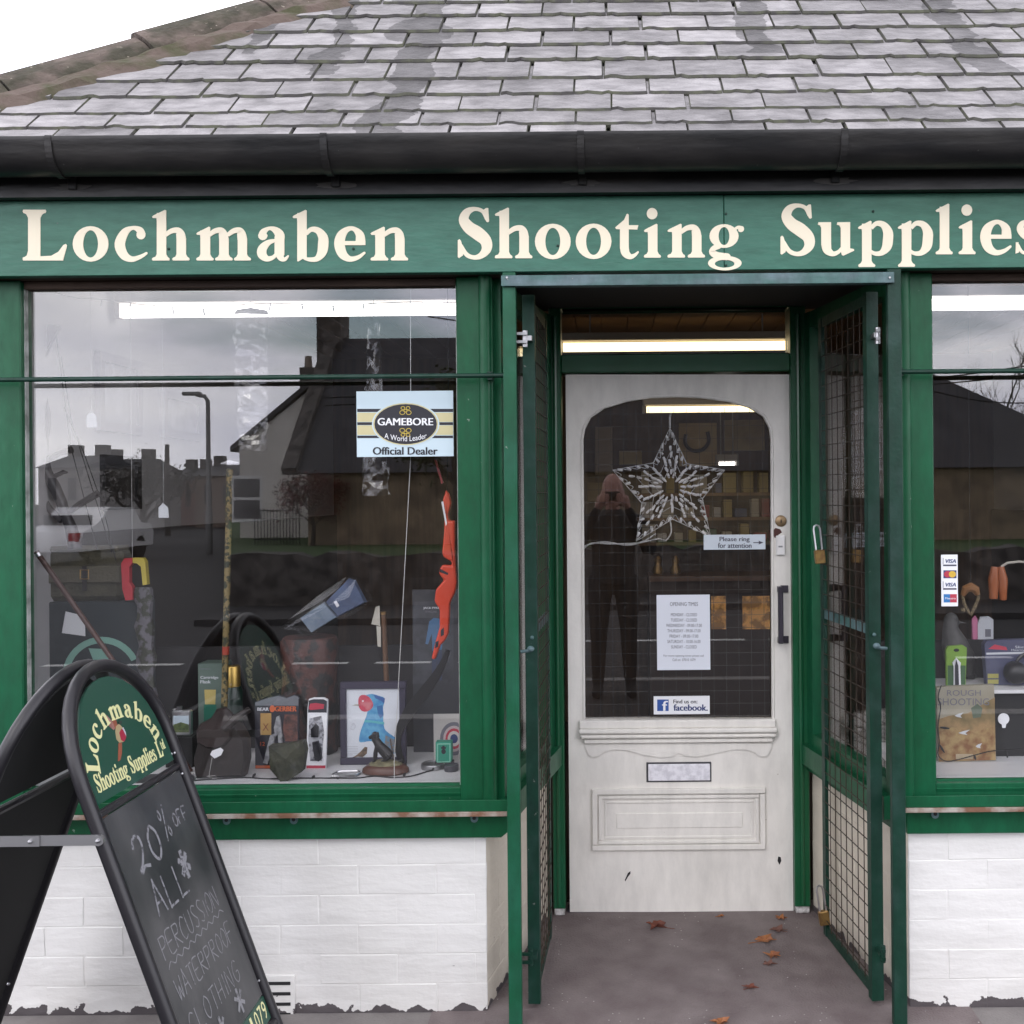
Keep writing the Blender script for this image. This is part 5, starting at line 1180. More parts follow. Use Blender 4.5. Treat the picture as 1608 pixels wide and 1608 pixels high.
# belt buckle, pellet tins, pellet box, target card
D = std(538, 1222); b = MB(); r_ = [(519, 1214), (521, 1208), (527, 1206.5), (553, 1206), (559, 1209), (560, 1214), (557, 1220), (520, 1221)]
zb = ZP + .004; pts = [(XX(x, 1214, D), D - 3 + (1222 - y) * .0042, zb) for x, y in r_]; b.tube(pts, .0035, 6, closed=True); b.tube([(pts[0][0], pts[0][1], zb), (pts[5][0], pts[5][1], zb)], .003, 6)
b.box(pts[7][0], pts[6][0], pts[6][1] - .004, pts[6][1] + .004, ZP + .0006, ZP + .012)
tag(b.build('belt_buckle', STEEL, smooth=True), 'open steel buckle lying flat left of the dog figurine', 'buckle')
for (px_, py_, r_, h_, lab, m_) in ((677, 1211, .038, .016, 'shallow silver tin lying flat beside the green box', STEELD), (707, 1213, .022, .02, 'small dark tin in the corner of the left window', C('tin_dark', .06, .06, .07, .35))):
    D = std(px_, py_); c = base(px_, py_, D); b = MB(); b.lathe([(r_, 0), (r_ * 1.02, .002), (r_ * 1.02, h_ - .002), (r_, h_), (r_ * .93, h_), (r_ * .92, h_ - .003), (.001, h_ - .003)], (c[0], c[1] + r_, ZP + .0005), 28); tag(b.build('pellet_tin', m_, smooth=True), lab, 'tin', 'pellet tins in the left window')
D = std(700, 1199) + .02; o = thing('target_card', 'pale paper target with red and grey rings at the right end of the display', 'target', base(700, 1199, D))
MB().pxr(681, 1121, 721, 1199, D, .003).build('card', C('target_paper', .46, .44, .42, .8), o)
for i, (r_, m_) in enumerate(((22, GR2), (17, C('target_pink', .5, .42, .42)), (13.5, REDP), (10, C('target_pale', .55, .52, .5)), (6, NAVY))): lay(o, [(min(max(x, 682), 720.5), y) for x, y in elp(713, 1160, r_, r_ * 1.2, 24)], D, m_, i + 1)
D = std(697, 1200) - .05; o = thing('pellet_box', 'small bright green box with a stag mark in front of the paper target', 'box', base(697, 1200, D)); o.location.z = WL[o.name].z = 0
GB = C('pack_green', .02, .26, .17)
xa, xb = XX(684, 1180, D), XX(709, 1180, D); zb_ = ZZ(697, 1200, D); zt_ = ZZ(697, 1165, D)
mb = MB().box(xa, xb, D - 3, D - 3 + .03, ZP + .022, zt_, ch=.001); o.location = WL[o.name] = Vector(((xa + xb) / 2, D - 3, ZP + .022)); mb.build('carton', GB, o)
lay(o, [(686, 1167.5), (707.5, 1167), (707.5, 1197), (686, 1197.5)], D, C('pack_green_pale', .20, .50, .38), 1); lay(o, [(688, 1169.5), (705.5, 1169), (705.5, 1195), (688, 1195.5)], D, GB, 2); lay(o, elp(696.5, 1180, 3.6, 4.2, 12), D, INKB, 3)
lay(o, [(693, 1176), (692, 1171), (694, 1174), (695, 1171), (698, 1171), (699, 1174), (701, 1171), (700, 1176)], D, INKB, 3)
# the box rests on a low dark block
MBk = MB().box(xa - .004, xb + .004, D - 3 + .002, D - 3 + .028, ZP + .0005, ZP + .0215); tag(MBk.build('display_block', C('block_dark', .03, .03, .032)), 'low dark block under the small bright green box', 'block')
# black curved scabbard and orange bow
D = 3.20; path = [(703, 1022, 6), (690, 1052, 12), (668, 1085, 18), (646, 1112, 18), (630, 1140, 14), (624, 1162, 9), (627, 1188, 9), (634, 1204, 7), (638, 1216, 5)]
st = stroke(path, 4); mb = MB(); A_ = [P(x, y, D) for x, y in st[1]]; B_ = [P(x, y, D) for x, y in st[2]]; n = len(A_)
mb.add(A_ + B_ + [(x, y + .014, z) for x, y, z in A_ + B_], [(i, i + 1, n + i + 1, n + i) for i in range(n - 1)] + [(2 * n + i, 3 * n + i, 3 * n + i + 1, 2 * n + i + 1) for i in range(n - 1)] + [(i, 2 * n + i, 2 * n + i + 1, i + 1) for i in range(n - 1)] + [(n + i, n + i + 1, 3 * n + i + 1, 3 * n + i) for i in range(n - 1)] + [(0, n, 3 * n, 2 * n), (n - 1, 3 * n - 1, 4 * n - 1, 2 * n - 1)])
tag(mb.build('bow_limb', C('limb_black', .014, .013, .014, .35)), 'black curved bow limb standing on its tip right of the framed print', 'bow limb')
D = 3.13; o = thing('bow_riser', 'orange red bow handle hanging along the right edge of the left window', 'bow', base(700, 1036, D))
ro = [(700, 769), (705, 776), (708, 790), (706, 799), (703, 808), (705, 818), (714, 817), (714, 860), (715, 890), (717, 915), (714, 930), (706, 948), (706, 958), (704, 995), (699, 1005), (691, 1014), (683, 1036), (677, 1035), (683, 1010), (690, 985), (690, 957), (682, 945), (684, 926), (697, 911), (690, 903), (689, 896), (694, 887), (709, 888), (709, 882), (696, 875), (694, 868), (697, 835), (698, 800), (695, 785)]
a = [Vector(P(x, y, D)) for x, y in ro]; mb = MB(); mb.prism(a, [p + Vector((0, .022, 0)) for p in a]); rz = mb.build('riser', ORANGE, o); bv = rz.modifiers.new('bevel', 'BEVEL'); bv.width = .007; bv.segments = 3; bv.angle_limit = R(30)
for pts in ([(692, 990), (697, 985), (697, 997), (692, 1000)], [(684, 1008), (689, 1006), (688, 1016), (683, 1018)], [(691, 893), (704, 900), (703, 903), (690, 898)]): lay(o, pts, D, INKB, 1)
lay(o, [(693, 788), (696, 787), (702, 822), (700, 826)], D - .001, WHITE, 1, 'decal'); txt('ARCHERY', (700, 798, 704, 830), D, INKB, o, 3) if 0 else None
mb = MB(); mb.px([(682, 722), (685, 722), (696, 758), (693, 760)], D + .005, .006); mb.build('sight_rod', C('rod_red', .3, .04, .04), o)
mb = MB(); mb.tube([P(702, 770, D + .01), P(704, 600, D + .01), (XX(704, 600, D + .01), D - 2.99, 2.4545)], .001, 5); mb.build('hanging_cord', BLACKM, o)
mb = MB(); zc = 2.4545; mb.tube([(XX(648, 713, 3.1), .1, zc), P(645, 713, 3.1), P(632, 960, 3.1), P(619, 1195, 3.1), (XX(619, 1195, 3.1), .1, ZP + .001)], .0011, 5); tag(mb.build('white_cord', C('cord_white', .62, .62, .6, .8)), 'taut white cord running down the left window past the framed print', 'cord')
# seat drum with a plastic wrapped shirt on it
D = 3.44; c = base(486, 1000, D); zt = c[2]; hz = zt - ZP; rq = random.Random(2)
dr_ = MB(); dr_.lathe([(.085, 0), (.092, .01), (.090, hz * .2), (.094, hz * .4), (.089, hz * .6), (.094, hz * .8), (.093, hz - .01), (.088, hz)], (c[0], c[1], ZP + .0005), 24); dr_.v = [(x + rq.uniform(-.005, .005), y + rq.uniform(-.005, .005), z) for x, y, z in dr_.v]; tag(dr_.build('seat_drum', CAMOR, smooth=True), 'camouflage covered drum seat behind the blister packs', 'seat')
o = thing('wrapped_shirt', 'folded blue shirt in clear plastic propped on the drum seat', 'shirt', (c[0], c[1] - .02, zt + .001)); D = 3.40
solid('fabric', o, '', [(510, 946), (546, 909), (556, 912), (574, 946), (530, 969)], D, .035, mat('slate_blue_cloth', (.075, .10, .17), .85, col2=(.10, .14, .24), vs=20), bev=.06)
solid('fabric', o, '', [(470, 971), (508, 946), (529, 969), (488, 994)], D + .001, .033, mat('pale_grey_blue_cloth', (.20, .25, .31), .85, col2=(.14, .19, .26), vs=25), bev=.05)
lay(o, [(524, 945), (528, 943), (533, 951), (529, 954)], D - .001, WHITE, 2, 'size_label')
fl = MB(); rg = random.Random(4)
out_ = [(438, 984), (455, 972), (500, 935), (545, 905), (560, 908), (570, 925), (582, 944), (560, 962), (520, 982), (486, 999), (462, 990), (446, 988)]
n = len(out_); ctr = Vector(P(515, 952, D - .014))
pf = [Vector(P(x, y, D - .004 - rg.uniform(0, .006))) for x, y in out_]; mid = [ctr.lerp(p, .6) + Vector((rg.uniform(-.006, .006), -.008 * rg.random(), rg.uniform(-.006, .006))) for p in pf]; bk = [p + Vector((0, .048, 0)) for p in pf]
fl.add(pf + mid + [ctr] + bk, [(i, (i + 1) % n, n + (i + 1) % n, n + i) for i in range(n)] + [(n + i, n + (i + 1) % n, 2 * n) for i in range(n)] + [(i, 2 * n + 1 + i, 2 * n + 1 + (i + 1) % n, (i + 1) % n) for i in range(n)] + [tuple(range(3 * n, 2 * n, -1))])
fl.build('plastic_wrap', FILM, o)
# stick with a tag, clothing catalogue board
D = 3.45; mb = MB(); p0 = P(602, 964, D); p1 = P(607, 1072, D); k_ = (ZP + .001 - p0[2]) / (p1[2] - p0[2])
pe = tuple(p0[i] + (p1[i] - p0[i]) * k_ for i in range(3)); o = thing('thumb_stick', 'brown wooden stick with a white price tag behind the framed print', 'stick', pe)
mb.tube([p0, pe], [.0095, .0085], 10); mb.build('shaft', mat('brown_stick', (.12, .06, .03), .5), o, smooth=True)
c = P(602, 963, D); mb = MB(); mb.cyl((c[0], c[1], c[2] - .004), (c[0], c[1], c[2] + .006), .0105, n=12); mb.build('ferrule', BRASS, o)
mb = MB(); mb.px([(583, 980), (590, 953), (596, 951), (597, 983)], D - .012, .001); mb.px([(591, 983), (598, 984), (598, 1016), (593, 1015)], D - .013, .001); mb.build('price_tag', C('tag_cream', .5, .47, .4, .7), o)
D = 3.42; pz = base(682, 1181, D); o = thing('clothing_board', 'dark clothing board with a blue jacketed figure at the right of the left window', 'poster', (pz[0], pz[1], ZP + .0005))
mb = MB(); X0, X1 = XX(648, 1000, D), XX(722, 1000, D); mb.box(X0, X1, D - 3, D - 2.99, ZP + .0005, ZZ(680, 926, D)); mb.build('board', C('board_slate', .035, .036, .042), o)
lay(o, [(649, 945), (712, 944), (712, 1073), (648, 1074)], D, mat('board_photo', (.055, .058, .068), .5, col2=(.03, .03, .035), vs=20), 1)
txt('JACK PYKE', (665, 953, 690, 957), D, WHITEG, o, 2, bold=.2); txt('OF ENGLAND', (668, 959, 686, 962), D, GR2, o, 2)
lay(o, [(674, 976), (681, 970), (692, 972), (696, 985), (694, 1020), (679, 1022), (678, 995), (672, 1012), (668, 1011)], D, C('board_blue', .07, .15, .27), 2, 'printed_jacket')
lay(o, [(679, 1022), (694, 1021), (694, 1068), (688, 1068), (686, 1035), (684, 1068), (678, 1068)], D, C('board_denim', .04, .05, .09), 2, 'printed_trousers')

# flask box, flask, hip flask, leather pouch
D = 3.36; c = base(330, 1160, D); o = thing('flask_box', 'green and grey carton with a flask picture and white lettering', 'box', (c[0], c[1], ZP + .0005))
X0, X1 = XX(311, 1100, D), XX(350, 1100, D); zt = ZZ(330, 1042, D)
MB().box(X0, X1, D - 3, D - 2.92, ZP + .0005, zt, ch=.0015).build('carton', mat('carton_grey_green', (.085, .125, .105), .5, col2=(.11, .15, .13), vs=9), o)
txt('Cartridge', (315, 1061.5, 343, 1067), D, WHITEG, o, 2, bold=.25); txt('Flask', (315, 1068, 331, 1073), D, WHITEG, o, 2, bold=.25); txt('DRESSING', (315, 1049, 331, 1051.5), D, GR2, o, 2)
lay(o, [(321, 1083), (339, 1083), (338, 1106), (322, 1106)], D, mat('print_gold_cap', (.42, .34, .12), .4), 1); lay(o, [(320, 1106), (340, 1106), (340, 1150), (320, 1150)], D, C('print_flask_green', .015, .12, .08), 1)
D = 3.40; c = base(364, 1160, D); o = thing('cartridge_flask', 'dark green vacuum flask with a gold cap beside its carton', 'flask', (c[0], c[1] , ZP + .0005)); r_ = .030
zc0, zc1 = ZZ(366, 1078, D), ZZ(366, 1046, D); cx = XX(366, 1060, D)
b = MB(); b.lathe([(r_, 0), (r_ * 1.02, .004), (r_ * 1.02, zc0 - ZP - .012), (r_ * .85, zc0 - ZP)], (cx, D - 3, ZP + .0005), 24); b.build('body', mat('dark_bottle_green', (.012, .03, .022), .35), o, smooth=True)
b = MB(); b.lathe([(r_ * .80, 0), (r_ * .80, zc1 - zc0 - .004), (r_ * .74, zc1 - zc0)], (cx, D - 3, zc0 + .001), 24); b.build('cap', mat('satin_gold', (.50, .34, .10), .35, .9), o, smooth=True)
D = 3.26; bt = ZZ(285, 1156, D); c = base(284, 1156, D)
mb = MB().box(XX(262, 1170, D), XX(304, 1170, D), D - 3 - .01, D - 2.94, ZP + .0005, bt - .0005); tag(mb.build('display_block', BLACKM), 'tall black block under the hip flask', 'block')
o = thing('hip_flask', 'steel hip flask with a landscape picture, right of the pavement board', 'flask', (c[0], c[1], bt))
MB().pxr(269, 1116, 299, 1155.8, D, .022, ch=.004).build('body', STEEL, o)
lay(o, [(272, 1124), (296.5, 1124), (296.5, 1150), (272, 1150)], D, mat('print_landscape_sky', (.42, .50, .56), .5), 1); lay(o, [(272, 1138), (284, 1134), (296.5, 1138), (296.5, 1150), (272, 1150)], D, mat('print_landscape_green', (.10, .13, .05), .5, col2=(.05, .07, .03), vs=90), 2)
cc = P(282, 1116, D + .01); b = MB(); b.cyl((cc[0], cc[1], cc[2] - .001), (cc[0], cc[1], cc[2] + .014), .007, .009, 12); b.tube([(cc[0], cc[1], cc[2] + .010), (cc[0] - .022, cc[1], cc[2] + .004)], .0016, 6); b.build('stopper', STEEL, o)
D = std(345, 1224); c = base(345, 1224, D); o = thing('leather_pouch', 'dark brown leather bag with a round flap and a white price tag', 'bag', c)
solid('body', o, '', [(303, 1224), (300, 1195), (308, 1165), (320, 1145), (350, 1130), (372, 1140), (385, 1165), (386, 1196), (380, 1222)], D, .07, LEATHER, True, .10)
solid('flap', o, '', [(308, 1168), (306, 1150), (312, 1138), (330, 1128), (338, 1115), (352, 1112), (362, 1122), (363, 1140), (362, 1160), (352, 1172), (338, 1178), (322, 1176)], D - .012, .03, mat('brown_leather_flap', (.022, .014, .013), .55, col2=(.033, .022, .02), vs=14, bump=.2, bs=50), True, .12)
mb = MB(); mb.tube([P(352, 1145, D - .008), P(372, 1126, D - .004), P(392, 1114, D + .02)], [.012, .011, .010], 8); mb.build('strap', LEATHER, o, smooth=True)
mb = MB(); mb.px([(330, 1185), (333, 1179), (346, 1174), (351, 1178), (347, 1186), (337, 1191)], D - .016, .001); mb.build('price_tag', WHITE, o)
mb = MB(); mb.tube([P(333, 1190, D - .015), P(328, 1220, D - .012), P(334, 1223, D - .014), P(341, 1222, D - .012), P(338, 1218, D - .01), P(325, 1219, D - .012)], .0012, 5); mb.build('tag_string', C('string_grey', .35, .34, .33), o)
# dark case with a mint ring, cartridge bag on it, leash, sleeve, stick
D = 3.36; c = base(140, 1180, D); zt = ZZ(140, 945, D); o = thing('gun_case', 'dark blue grey case with a mint green ring mark behind the pavement board', 'case', (c[0], c[1], ZP + .0005))
X0, X1 = XX(50, 1000, D), XX(219, 1000, D)
MB().box(X0, X1, D - 3, D - 2.88, ZP + .0005, zt, ch=.004).build('shell', mat('case_blue_grey', (.028, .036, .042), .45), o)
MINT = C('print_mint', .22, .42, .35); rg_ = MB(); cx, cy = 160, 1062
for i in range(40):
    a0, a1 = 2 * math.pi * i / 40, 2 * math.pi * (i + 1) / 40
    q_ = [(cx + r * math.cos(a), cy + r * math.sin(a)) for r, a in ((62, a0), (62, a1), (52, a1), (52, a0))]
    if max(x for x, y in q_) < 218.5: rg_.px(q_, D - .0008, .0007)
rg_.build('ring_mark', MINT, o)
lay(o, [(139, 1018), (160, 1019), (176, 1030), (176, 1036), (146, 1036)], D, MINT, 2, 'ring_mark')
c2 = P(111, 980, D); mb = MB(); mb.px([(103, 960), (127, 966), (134, 964), (133, 968), (134, 999), (97, 994)][0:2] + [(133, 968), (134, 999), (97, 994)], D - .004, .0008); mb.build('price_label', WHITE, o)
o2 = thing('cartridge_bag', 'olive canvas cartridge bag with a brass buckle on top of the dark case', 'bag', (XX(125, 945, D), D - 3 + .03, zt + .0005))
zt2 = zt + .0005; xa, xb = XX(60, 900, D), XX(188, 900, D)
b = MB(); b.box(xa, xb, D - 2.99, D - 2.90, zt2, ZZ(125, 862, D), ch=.018); b.build('body', OLIVE, o2, smooth=False)
b = MB(); b.box(xa - .003, xb + .003, D - 3.002, D - 2.992, ZZ(125, 916, D), ZZ(125, 889, D), ch=.004); b.box(xa + .01, xb - .01, D - 2.992, D - 2.90, ZZ(125, 862, D) - .012, ZZ(125, 862, D) + .008, ch=.008); b.build('flap', mat('olive_flap', (.085, .075, .048), .8, bump=.3, bs=120), o2)
b = MB(); r4 = [P(x, y, D - .005) for x, y in ((126, 895), (139, 895), (139, 909), (126, 909))]; b.tube(r4, .0022, 6, closed=True); b.build('buckle', BRASS, o2)
b = MB(); b.pxr(129, 889, 136, 928, D - .0035, .0015); b.build('strap', LEATHER, o2)
o = thing('plastic_hoop', 'red and yellow plastic hoop hanging beside the cartridge bag', 'toy', base(208, 940, 3.30)); D = 3.30
mb = MB(); mb.px([(190, 885), (195, 877), (208, 876), (208, 884), (203, 890), (203, 915), (208, 922), (208, 942), (197, 943), (192, 925)], D, .02); mb.build('red_half', C('hoop_red', .36, .02, .03, .4), o)
mb = MB(); mb.px([(208.3, 876), (224, 876), (228, 882), (231, 918), (224, 919), (221, 890), (215, 885), (208.3, 884)], D, .02); mb.build('yellow_half', C('hoop_yellow', .40, .32, .04, .4), o)
mb = MB(); mb.tube([P(208, 880, D + .01), (XX(208, 880, D + .01), D - 2.99, 2.4545)], .0009, 5); mb.build('hanging_cord', C('cord_grey', .3, .3, .3), o)
D = 3.29; mb = MB(); rg = random.Random(8); vs = []; nn = 18
for i in range(nn):
    t = i / (nn - 1); x_ = 226 + t * 8; y_ = 922 + t * 262; w_ = 14 + 3 * math.sin(i * 1.9)
    for j in range(8):
        a = 2 * math.pi * j / 8; p_ = P(x_ + w_ * math.cos(a), y_, D + .02 + .016 * math.sin(a)); vs.append((p_[0] + rg.uniform(-.003, .003), p_[1] + rg.uniform(-.003, .003), max(p_[2], ZP + .001)))
mb.add(vs, [(i * 8 + j, i * 8 + (j + 1) % 8, (i + 1) * 8 + (j + 1) % 8, (i + 1) * 8 + j) for i in range(nn - 1) for j in range(8)] + [tuple(range(8)), tuple((nn - 1) * 8 + j for j in range(7, -1, -1))])
tag(mb.build('camouflage_sleeve', mat('grey_camouflage', (.10, .095, .11), .6, col2=(.03, .032, .022), vs=40, vlo=.45, vhi=.55, bump=.4, bs=50), smooth=True), 'rolled camouflage sleeve standing between the dark case and the flask carton', 'sleeve')
D = 3.20; p0 = P(57, 866, D); p1 = P(185, 1048, D); k_ = (ZP + .001 - p0[2]) / (p1[2] - p0[2]); pe = tuple(p0[i] + (p1[i] - p0[i]) * k_ for i in range(3))
o = thing('walking_stick', 'brown walking stick leaning across the dark case with a bright ferrule', 'stick', pe); mb = MB(); mb.tube([p0, pe], [.0085, .0075], 10); mb.build('shaft', mat('red_brown_stick', (.075, .035, .028), .45), o, smooth=True)
q0 = P(59, 869, D - .001); q1 = P(62, 874, D - .001); mb = MB(); mb.tube([q0, q1], .0095, 10); mb.build('ferrule', STEEL, o)
# camouflage stick hanging under its clear bag, and the empty clear bags
D = 3.33; p0 = P(361, 736, D); p1 = P(352, 1115, D); k_ = (ZP + .001 - p0[2]) / (p1[2] - p0[2]); pe = tuple(p0[i] + (p1[i] - p0[i]) * k_ for i in range(3))
o = thing('camouflage_stick', 'tall leaf patterned camouflage stick standing in the middle of the left window', 'stick', pe); mb = MB(); mb.tube([p0, pe], .0105, 10); mb.build('shaft', CAMO2, o, smooth=True)
for (y0, y1) in ((1015, 1028),):
    mb = MB(); mb.tube([P(354.5, y0, D), P(354.2, y1, D)], .0112, 10); mb.build('red_band', C('band_red', .35, .05, .03), o, smooth=True)
c = P(361, 728, D); mb = MB(); mb.tube([(c[0] - .03, c[1], c[2]), (c[0], c[1] - .004, c[2] + .004), (c[0] + .03, c[1], c[2] + .002)], [.002, .008, .002], 6); mb.build('bow_ribbon', C('ribbon_pale', .5, .5, .52), o)
def film_bag(lab, xs0, xs1, y0, y1, D, hanger):
    rg = random.Random(int(xs0[0])); nn, m_ = 26, 12; vs = []
    o = thing('clear_bag', lab, 'plastic bag', base((xs1[0] + xs1[1]) / 2, y1, D), 'empty clear bags hanging in the left window')
    for i in range(nn):
        t = i / (nn - 1); a_, b_ = xs0[0] + (xs1[0] - xs0[0]) * t, xs0[1] + (xs1[1] - xs0[1]) * t
        cx, w = (a_ + b_) / 2, (b_ - a_) / 2
        for j in range(m_):
            a = 2 * math.pi * j / m_; p_ = P(cx + w * math.cos(a) * rg.uniform(.86, 1.06), y0 + (y1 - y0) * t, D); vs.append((p_[0], p_[1] + .012 * math.sin(a) * rg.uniform(.2, 1.4), p_[2] + rg.uniform(-.004, .004)))
    mb = MB(); mb.add(vs, [(i * m_ + j, i * m_ + (j + 1) % m_, (i + 1) * m_ + (j + 1) % m_, (i + 1) * m_ + j) for i in range(nn - 1) for j in range(m_)]); mb.build('film', FILM, o)
    if hanger:
        b = MB(); b.px([(xs0[0] + 3, y0 + 4), (xs0[0] + 8, y0 - 3), ((xs0[0] + xs0[1]) / 2, y0 - 6), (xs0[1] - 6, y0 - 2), (xs0[1] - 2, y0 + 5), (xs0[1] - 10, y0 + 4), (xs0[0] + 12, y0 + 3)], D - .004, .008); b.build('header_clip', C('clip_grey', .25, .25, .27), o)
    b = MB(); c = P((xs0[0] + xs0[1]) / 2, y0 - 4, D); b.tube([c, (c[0], c[1], 2.4545)], .0009, 5); b.build('hanging_cord', C('cord_grey', .3, .3, .3), o)
film_bag('long crumpled clear bag hanging above the camouflage stick', (364, 424), (374, 420), 489, 708, 3.28, True)
film_bag('narrow clear bag hanging behind the pale blue sticker', (577, 597), (566, 613), 505, 778, 3.30, False)
# compound bow
D = 3.36; o = thing('compound_bow', 'dark compound bow hanging at the far left of the left window', 'bow', base(118, 862, D))
BOWM = mat('bow_black', (.018, .015, .017), .45)
def pt(*a): return [P(x, y, D) for x, y in a]
b = MB(); b.tube(pt((68, 690), (65, 715), (72, 742), (86, 765), (97, 790), (103, 812)), [.016, .022, .020, .019, .018, .016], 10); b.tube(pt((64, 700), (60, 735), (62, 775), (78, 800), (98, 818)), [.012, .013, .013, .012, .012], 8); b.tube(pt((103, 808), (112, 830), (118, 862)), [.016, .020, .022], 10); b.build('riser', BOWM, o, smooth=True)
for pts, r_ in ((((72, 724), (92, 712), (113, 706)), (.010, .009, .012)), (((103, 808), (125, 792), (155, 774)), (.010, .011, .012)), (((85, 748), (100, 741), (106, 742)), (.008, .007, .003))):
    b = MB(); b.tube(pt(*pts), list(r_), 8); b.build('cable_arm', BOWM, o, smooth=True)
b = MB(); b.tube(pt((66, 690), (70, 655), (66, 625), (60, 600)), [.022, .020, .018, .012], 8); b.build('upper_limb', C('limb_grey', .06, .055, .065), o, smooth=True)
b = MB(); b.px([(56, 508), (94, 511), (86, 525), (72, 548), (64, 530), (54, 523)], D, .012); b.tube(pt((92, 514), (72, 560), (68, 590)), .004, 6); b.tube(pt((60, 560), (74, 520)), .003, 6); b.build('cam', C('cam_grey', .09, .085, .1), o)
for ln in (((88, 525), (111, 700), (153, 864)), ((96, 560), (112, 660), (176, 868)), ((100, 640), (132, 712), (160, 790), (182, 880)), ((62, 470), (68, 510))):
    b = MB(); b.tube(pt(*ln), .0016, 5); b.build('bowstring', BLACKM, o)
b = MB(); c = P(64, 512, D); b.tube([c, (c[0], c[1], 2.4545)], .001, 5); b.build('hanging_cord', BLACKM, o)
# pictures on the inner side wall
xw = XL + .0505
for (pa, pb, ya, yb, fc, pcol, lab) in ((150, 218, 560, 680, (.25, .24, .26), (.45, .45, .48), 'pale framed picture high on the side wall of the left window'), (252, 312, 618, 690, (.28, .27, .29), (.4, .4, .43), 'second pale framed picture further back on the same side wall'), (157, 215, 716, 800, (.012, .012, .014), (.05, .047, .045), 'black framed picture low on the side wall of the left window')):
    Da, Db = xw * F / (pa - PX0), xw * F / (pb - PX0); pm_ = (pa + pb) / 2; Dm = (Da + Db) / 2
    z1, z0 = ZZ(pm_, ya, Dm), ZZ(pm_, yb, Dm); y0, y1 = Da - 3, Db - 3
    o = thing('side_wall_picture', lab, 'picture', (xw, (y0 + y1) / 2, z0), 'framed pictures on the inner side wall'); w = .035
    m_ = mat('frame_%d' % pa, fc, .4); b = MB()
    b.box(xw, xw + .02, y0, y1, z1 - w, z1); b.box(xw, xw + .02, y0, y1, z0, z0 + w); b.box(xw, xw + .02, y0, y0 + w, z0 + w + .0005, z1 - w - .0005); b.box(xw, xw + .02, y1 - w, y1, z0 + w + .0005, z1 - w - .0005)
    b.build('frame', m_, o); MB().box(xw + .001, xw + .009, y0 + w, y1 - w, z0 + w, z1 - w).build('picture', mat('picture_%d' % pa, pcol, .5, col2=tuple(v * .6 for v in pcol), vs=8), o)
for px_, y0, y1, D, lab in ((144, 646, 671, 3.3, 'white price tag hanging on a thread high on the left of the window'), (257, 790, 813, 3.3, 'white price tag hanging on a thread above the dark case')):
    o = thing('price_tag', lab, 'tag', base(px_, y1, D), 'price tags hanging in the left window'); mb = MB(); mb.px([(px_ - 8, y0 + 7), (px_ - 1, y0), (px_ + 7, y0 + 7), (px_ + 8, y1), (px_ - 8, y1)], D, .001); mb.build('card', WHITEG, o)
    mb = MB(); c = P(px_, y0 + 2, D); mb.tube([c, (c[0], c[1], 2.4545)], .0008, 5); mb.build('thread', C('cord_grey', .3, .3, .3), o)
# fairy light cables: along the sill and looped under the window ceiling
def cable(name, lab, pts, D, r=.0022, bulbs=(), fz=None, bm=None):
    o = thing(name, lab, 'fairy lights', base(*pts[0], D)); c = cat([(float(x), float(y)) for x, y in pts], 5); mb = MB()
    mb.tube([(lambda p: (p[0], p[1], max(p[2], ZP + r + .0005)) if fz else p)(P(x, y, D if not fz else DZ(x, y, ZP + r))) for x, y in c], r, 6); mb.build('cable', BLACK, o, smooth=True)
    for x, y, dx, dy in bulbs:
        a = P(x, y, D if not fz else DZ(x, y, ZP + r)); b_ = (a[0] + dx * .001, a[1], a[2] + dy * .001); mb = MB(); mb.tube([a, tuple((a[i] + b_[i]) / 2 for i in range(3)), b_], [r * 1.3, r * 2.2, r * 1.2], 7); mb.build('bulb', bm or BLACK, o, smooth=True)
cable('fairy_lights', 'black fairy light cable lying along the sill of the left window', [(300, 1226), (345, 1223), (385, 1221), (420, 1223), (470, 1222), (530, 1222), (560, 1222), (588, 1219), (615, 1221), (645, 1219), (670, 1212), (692, 1207)], 0, bulbs=((397, 1220, 8, 10), (490, 1222, 8, 8), (533, 1222, -10, 2), (634, 1219, 4, 10), (679, 1210, 4, 9), (440, 1223, -8, 3)), fz=True)
cable('fairy_lights', 'thin fairy light string looped along the top of the left window', [(70, 452), (110, 466), (160, 470), (205, 476), (260, 482), (310, 486), (370, 480), (420, 476), (470, 478), (520, 481), (570, 478), (640, 474), (715, 476)], 3.2, .0014, bulbs=((160, 470, -2, -22), (205, 476, -3, -20), (271, 482, 3, -26), (319, 485, 5, -24), (425, 476, -5, -26), (474, 478, 4, -20), (523, 480, 1, -20), (571, 478, 1, -18)), bm=C('bulb_grey', .3, .3, .32))

# ---------------------------------------------------------------- goods in the right window
D = 3.27; zs = ZZ(1540, 1084, D)
o = thing('display_shelf', 'white topped black display stand at the bottom of the right window', 'shelf', (XX(1560, 1180, 3.31), .33, ZP + .0005))
X0 = XX(1464, 1090, D)
MB().box(X0 + .02, 2.2, .30, .48, ZP + .0005, zs - .0125).build('stand', BLACKM, o); MB().box(X0, 2.25, D - 3, .49, zs - .012, zs, ch=.002).build('shelf_board', PLW, o)
ZS = zs + .0005
def sts(px_, py_): return DZ(px_, py_, ZS)
D = std(1515, 1196); o = thing('shooting_book', 'book with an autumn moor on its cover standing in the right window', 'book', base(1515, 1196, D))
MB().px([(1471, 1079), (1561, 1075), (1564, 1194), (1474, 1197)], D, .02).build('cover', mat('cover_parchment', (.36, .34, .27), .45, col2=(.30, .27, .20), vs=6), o)
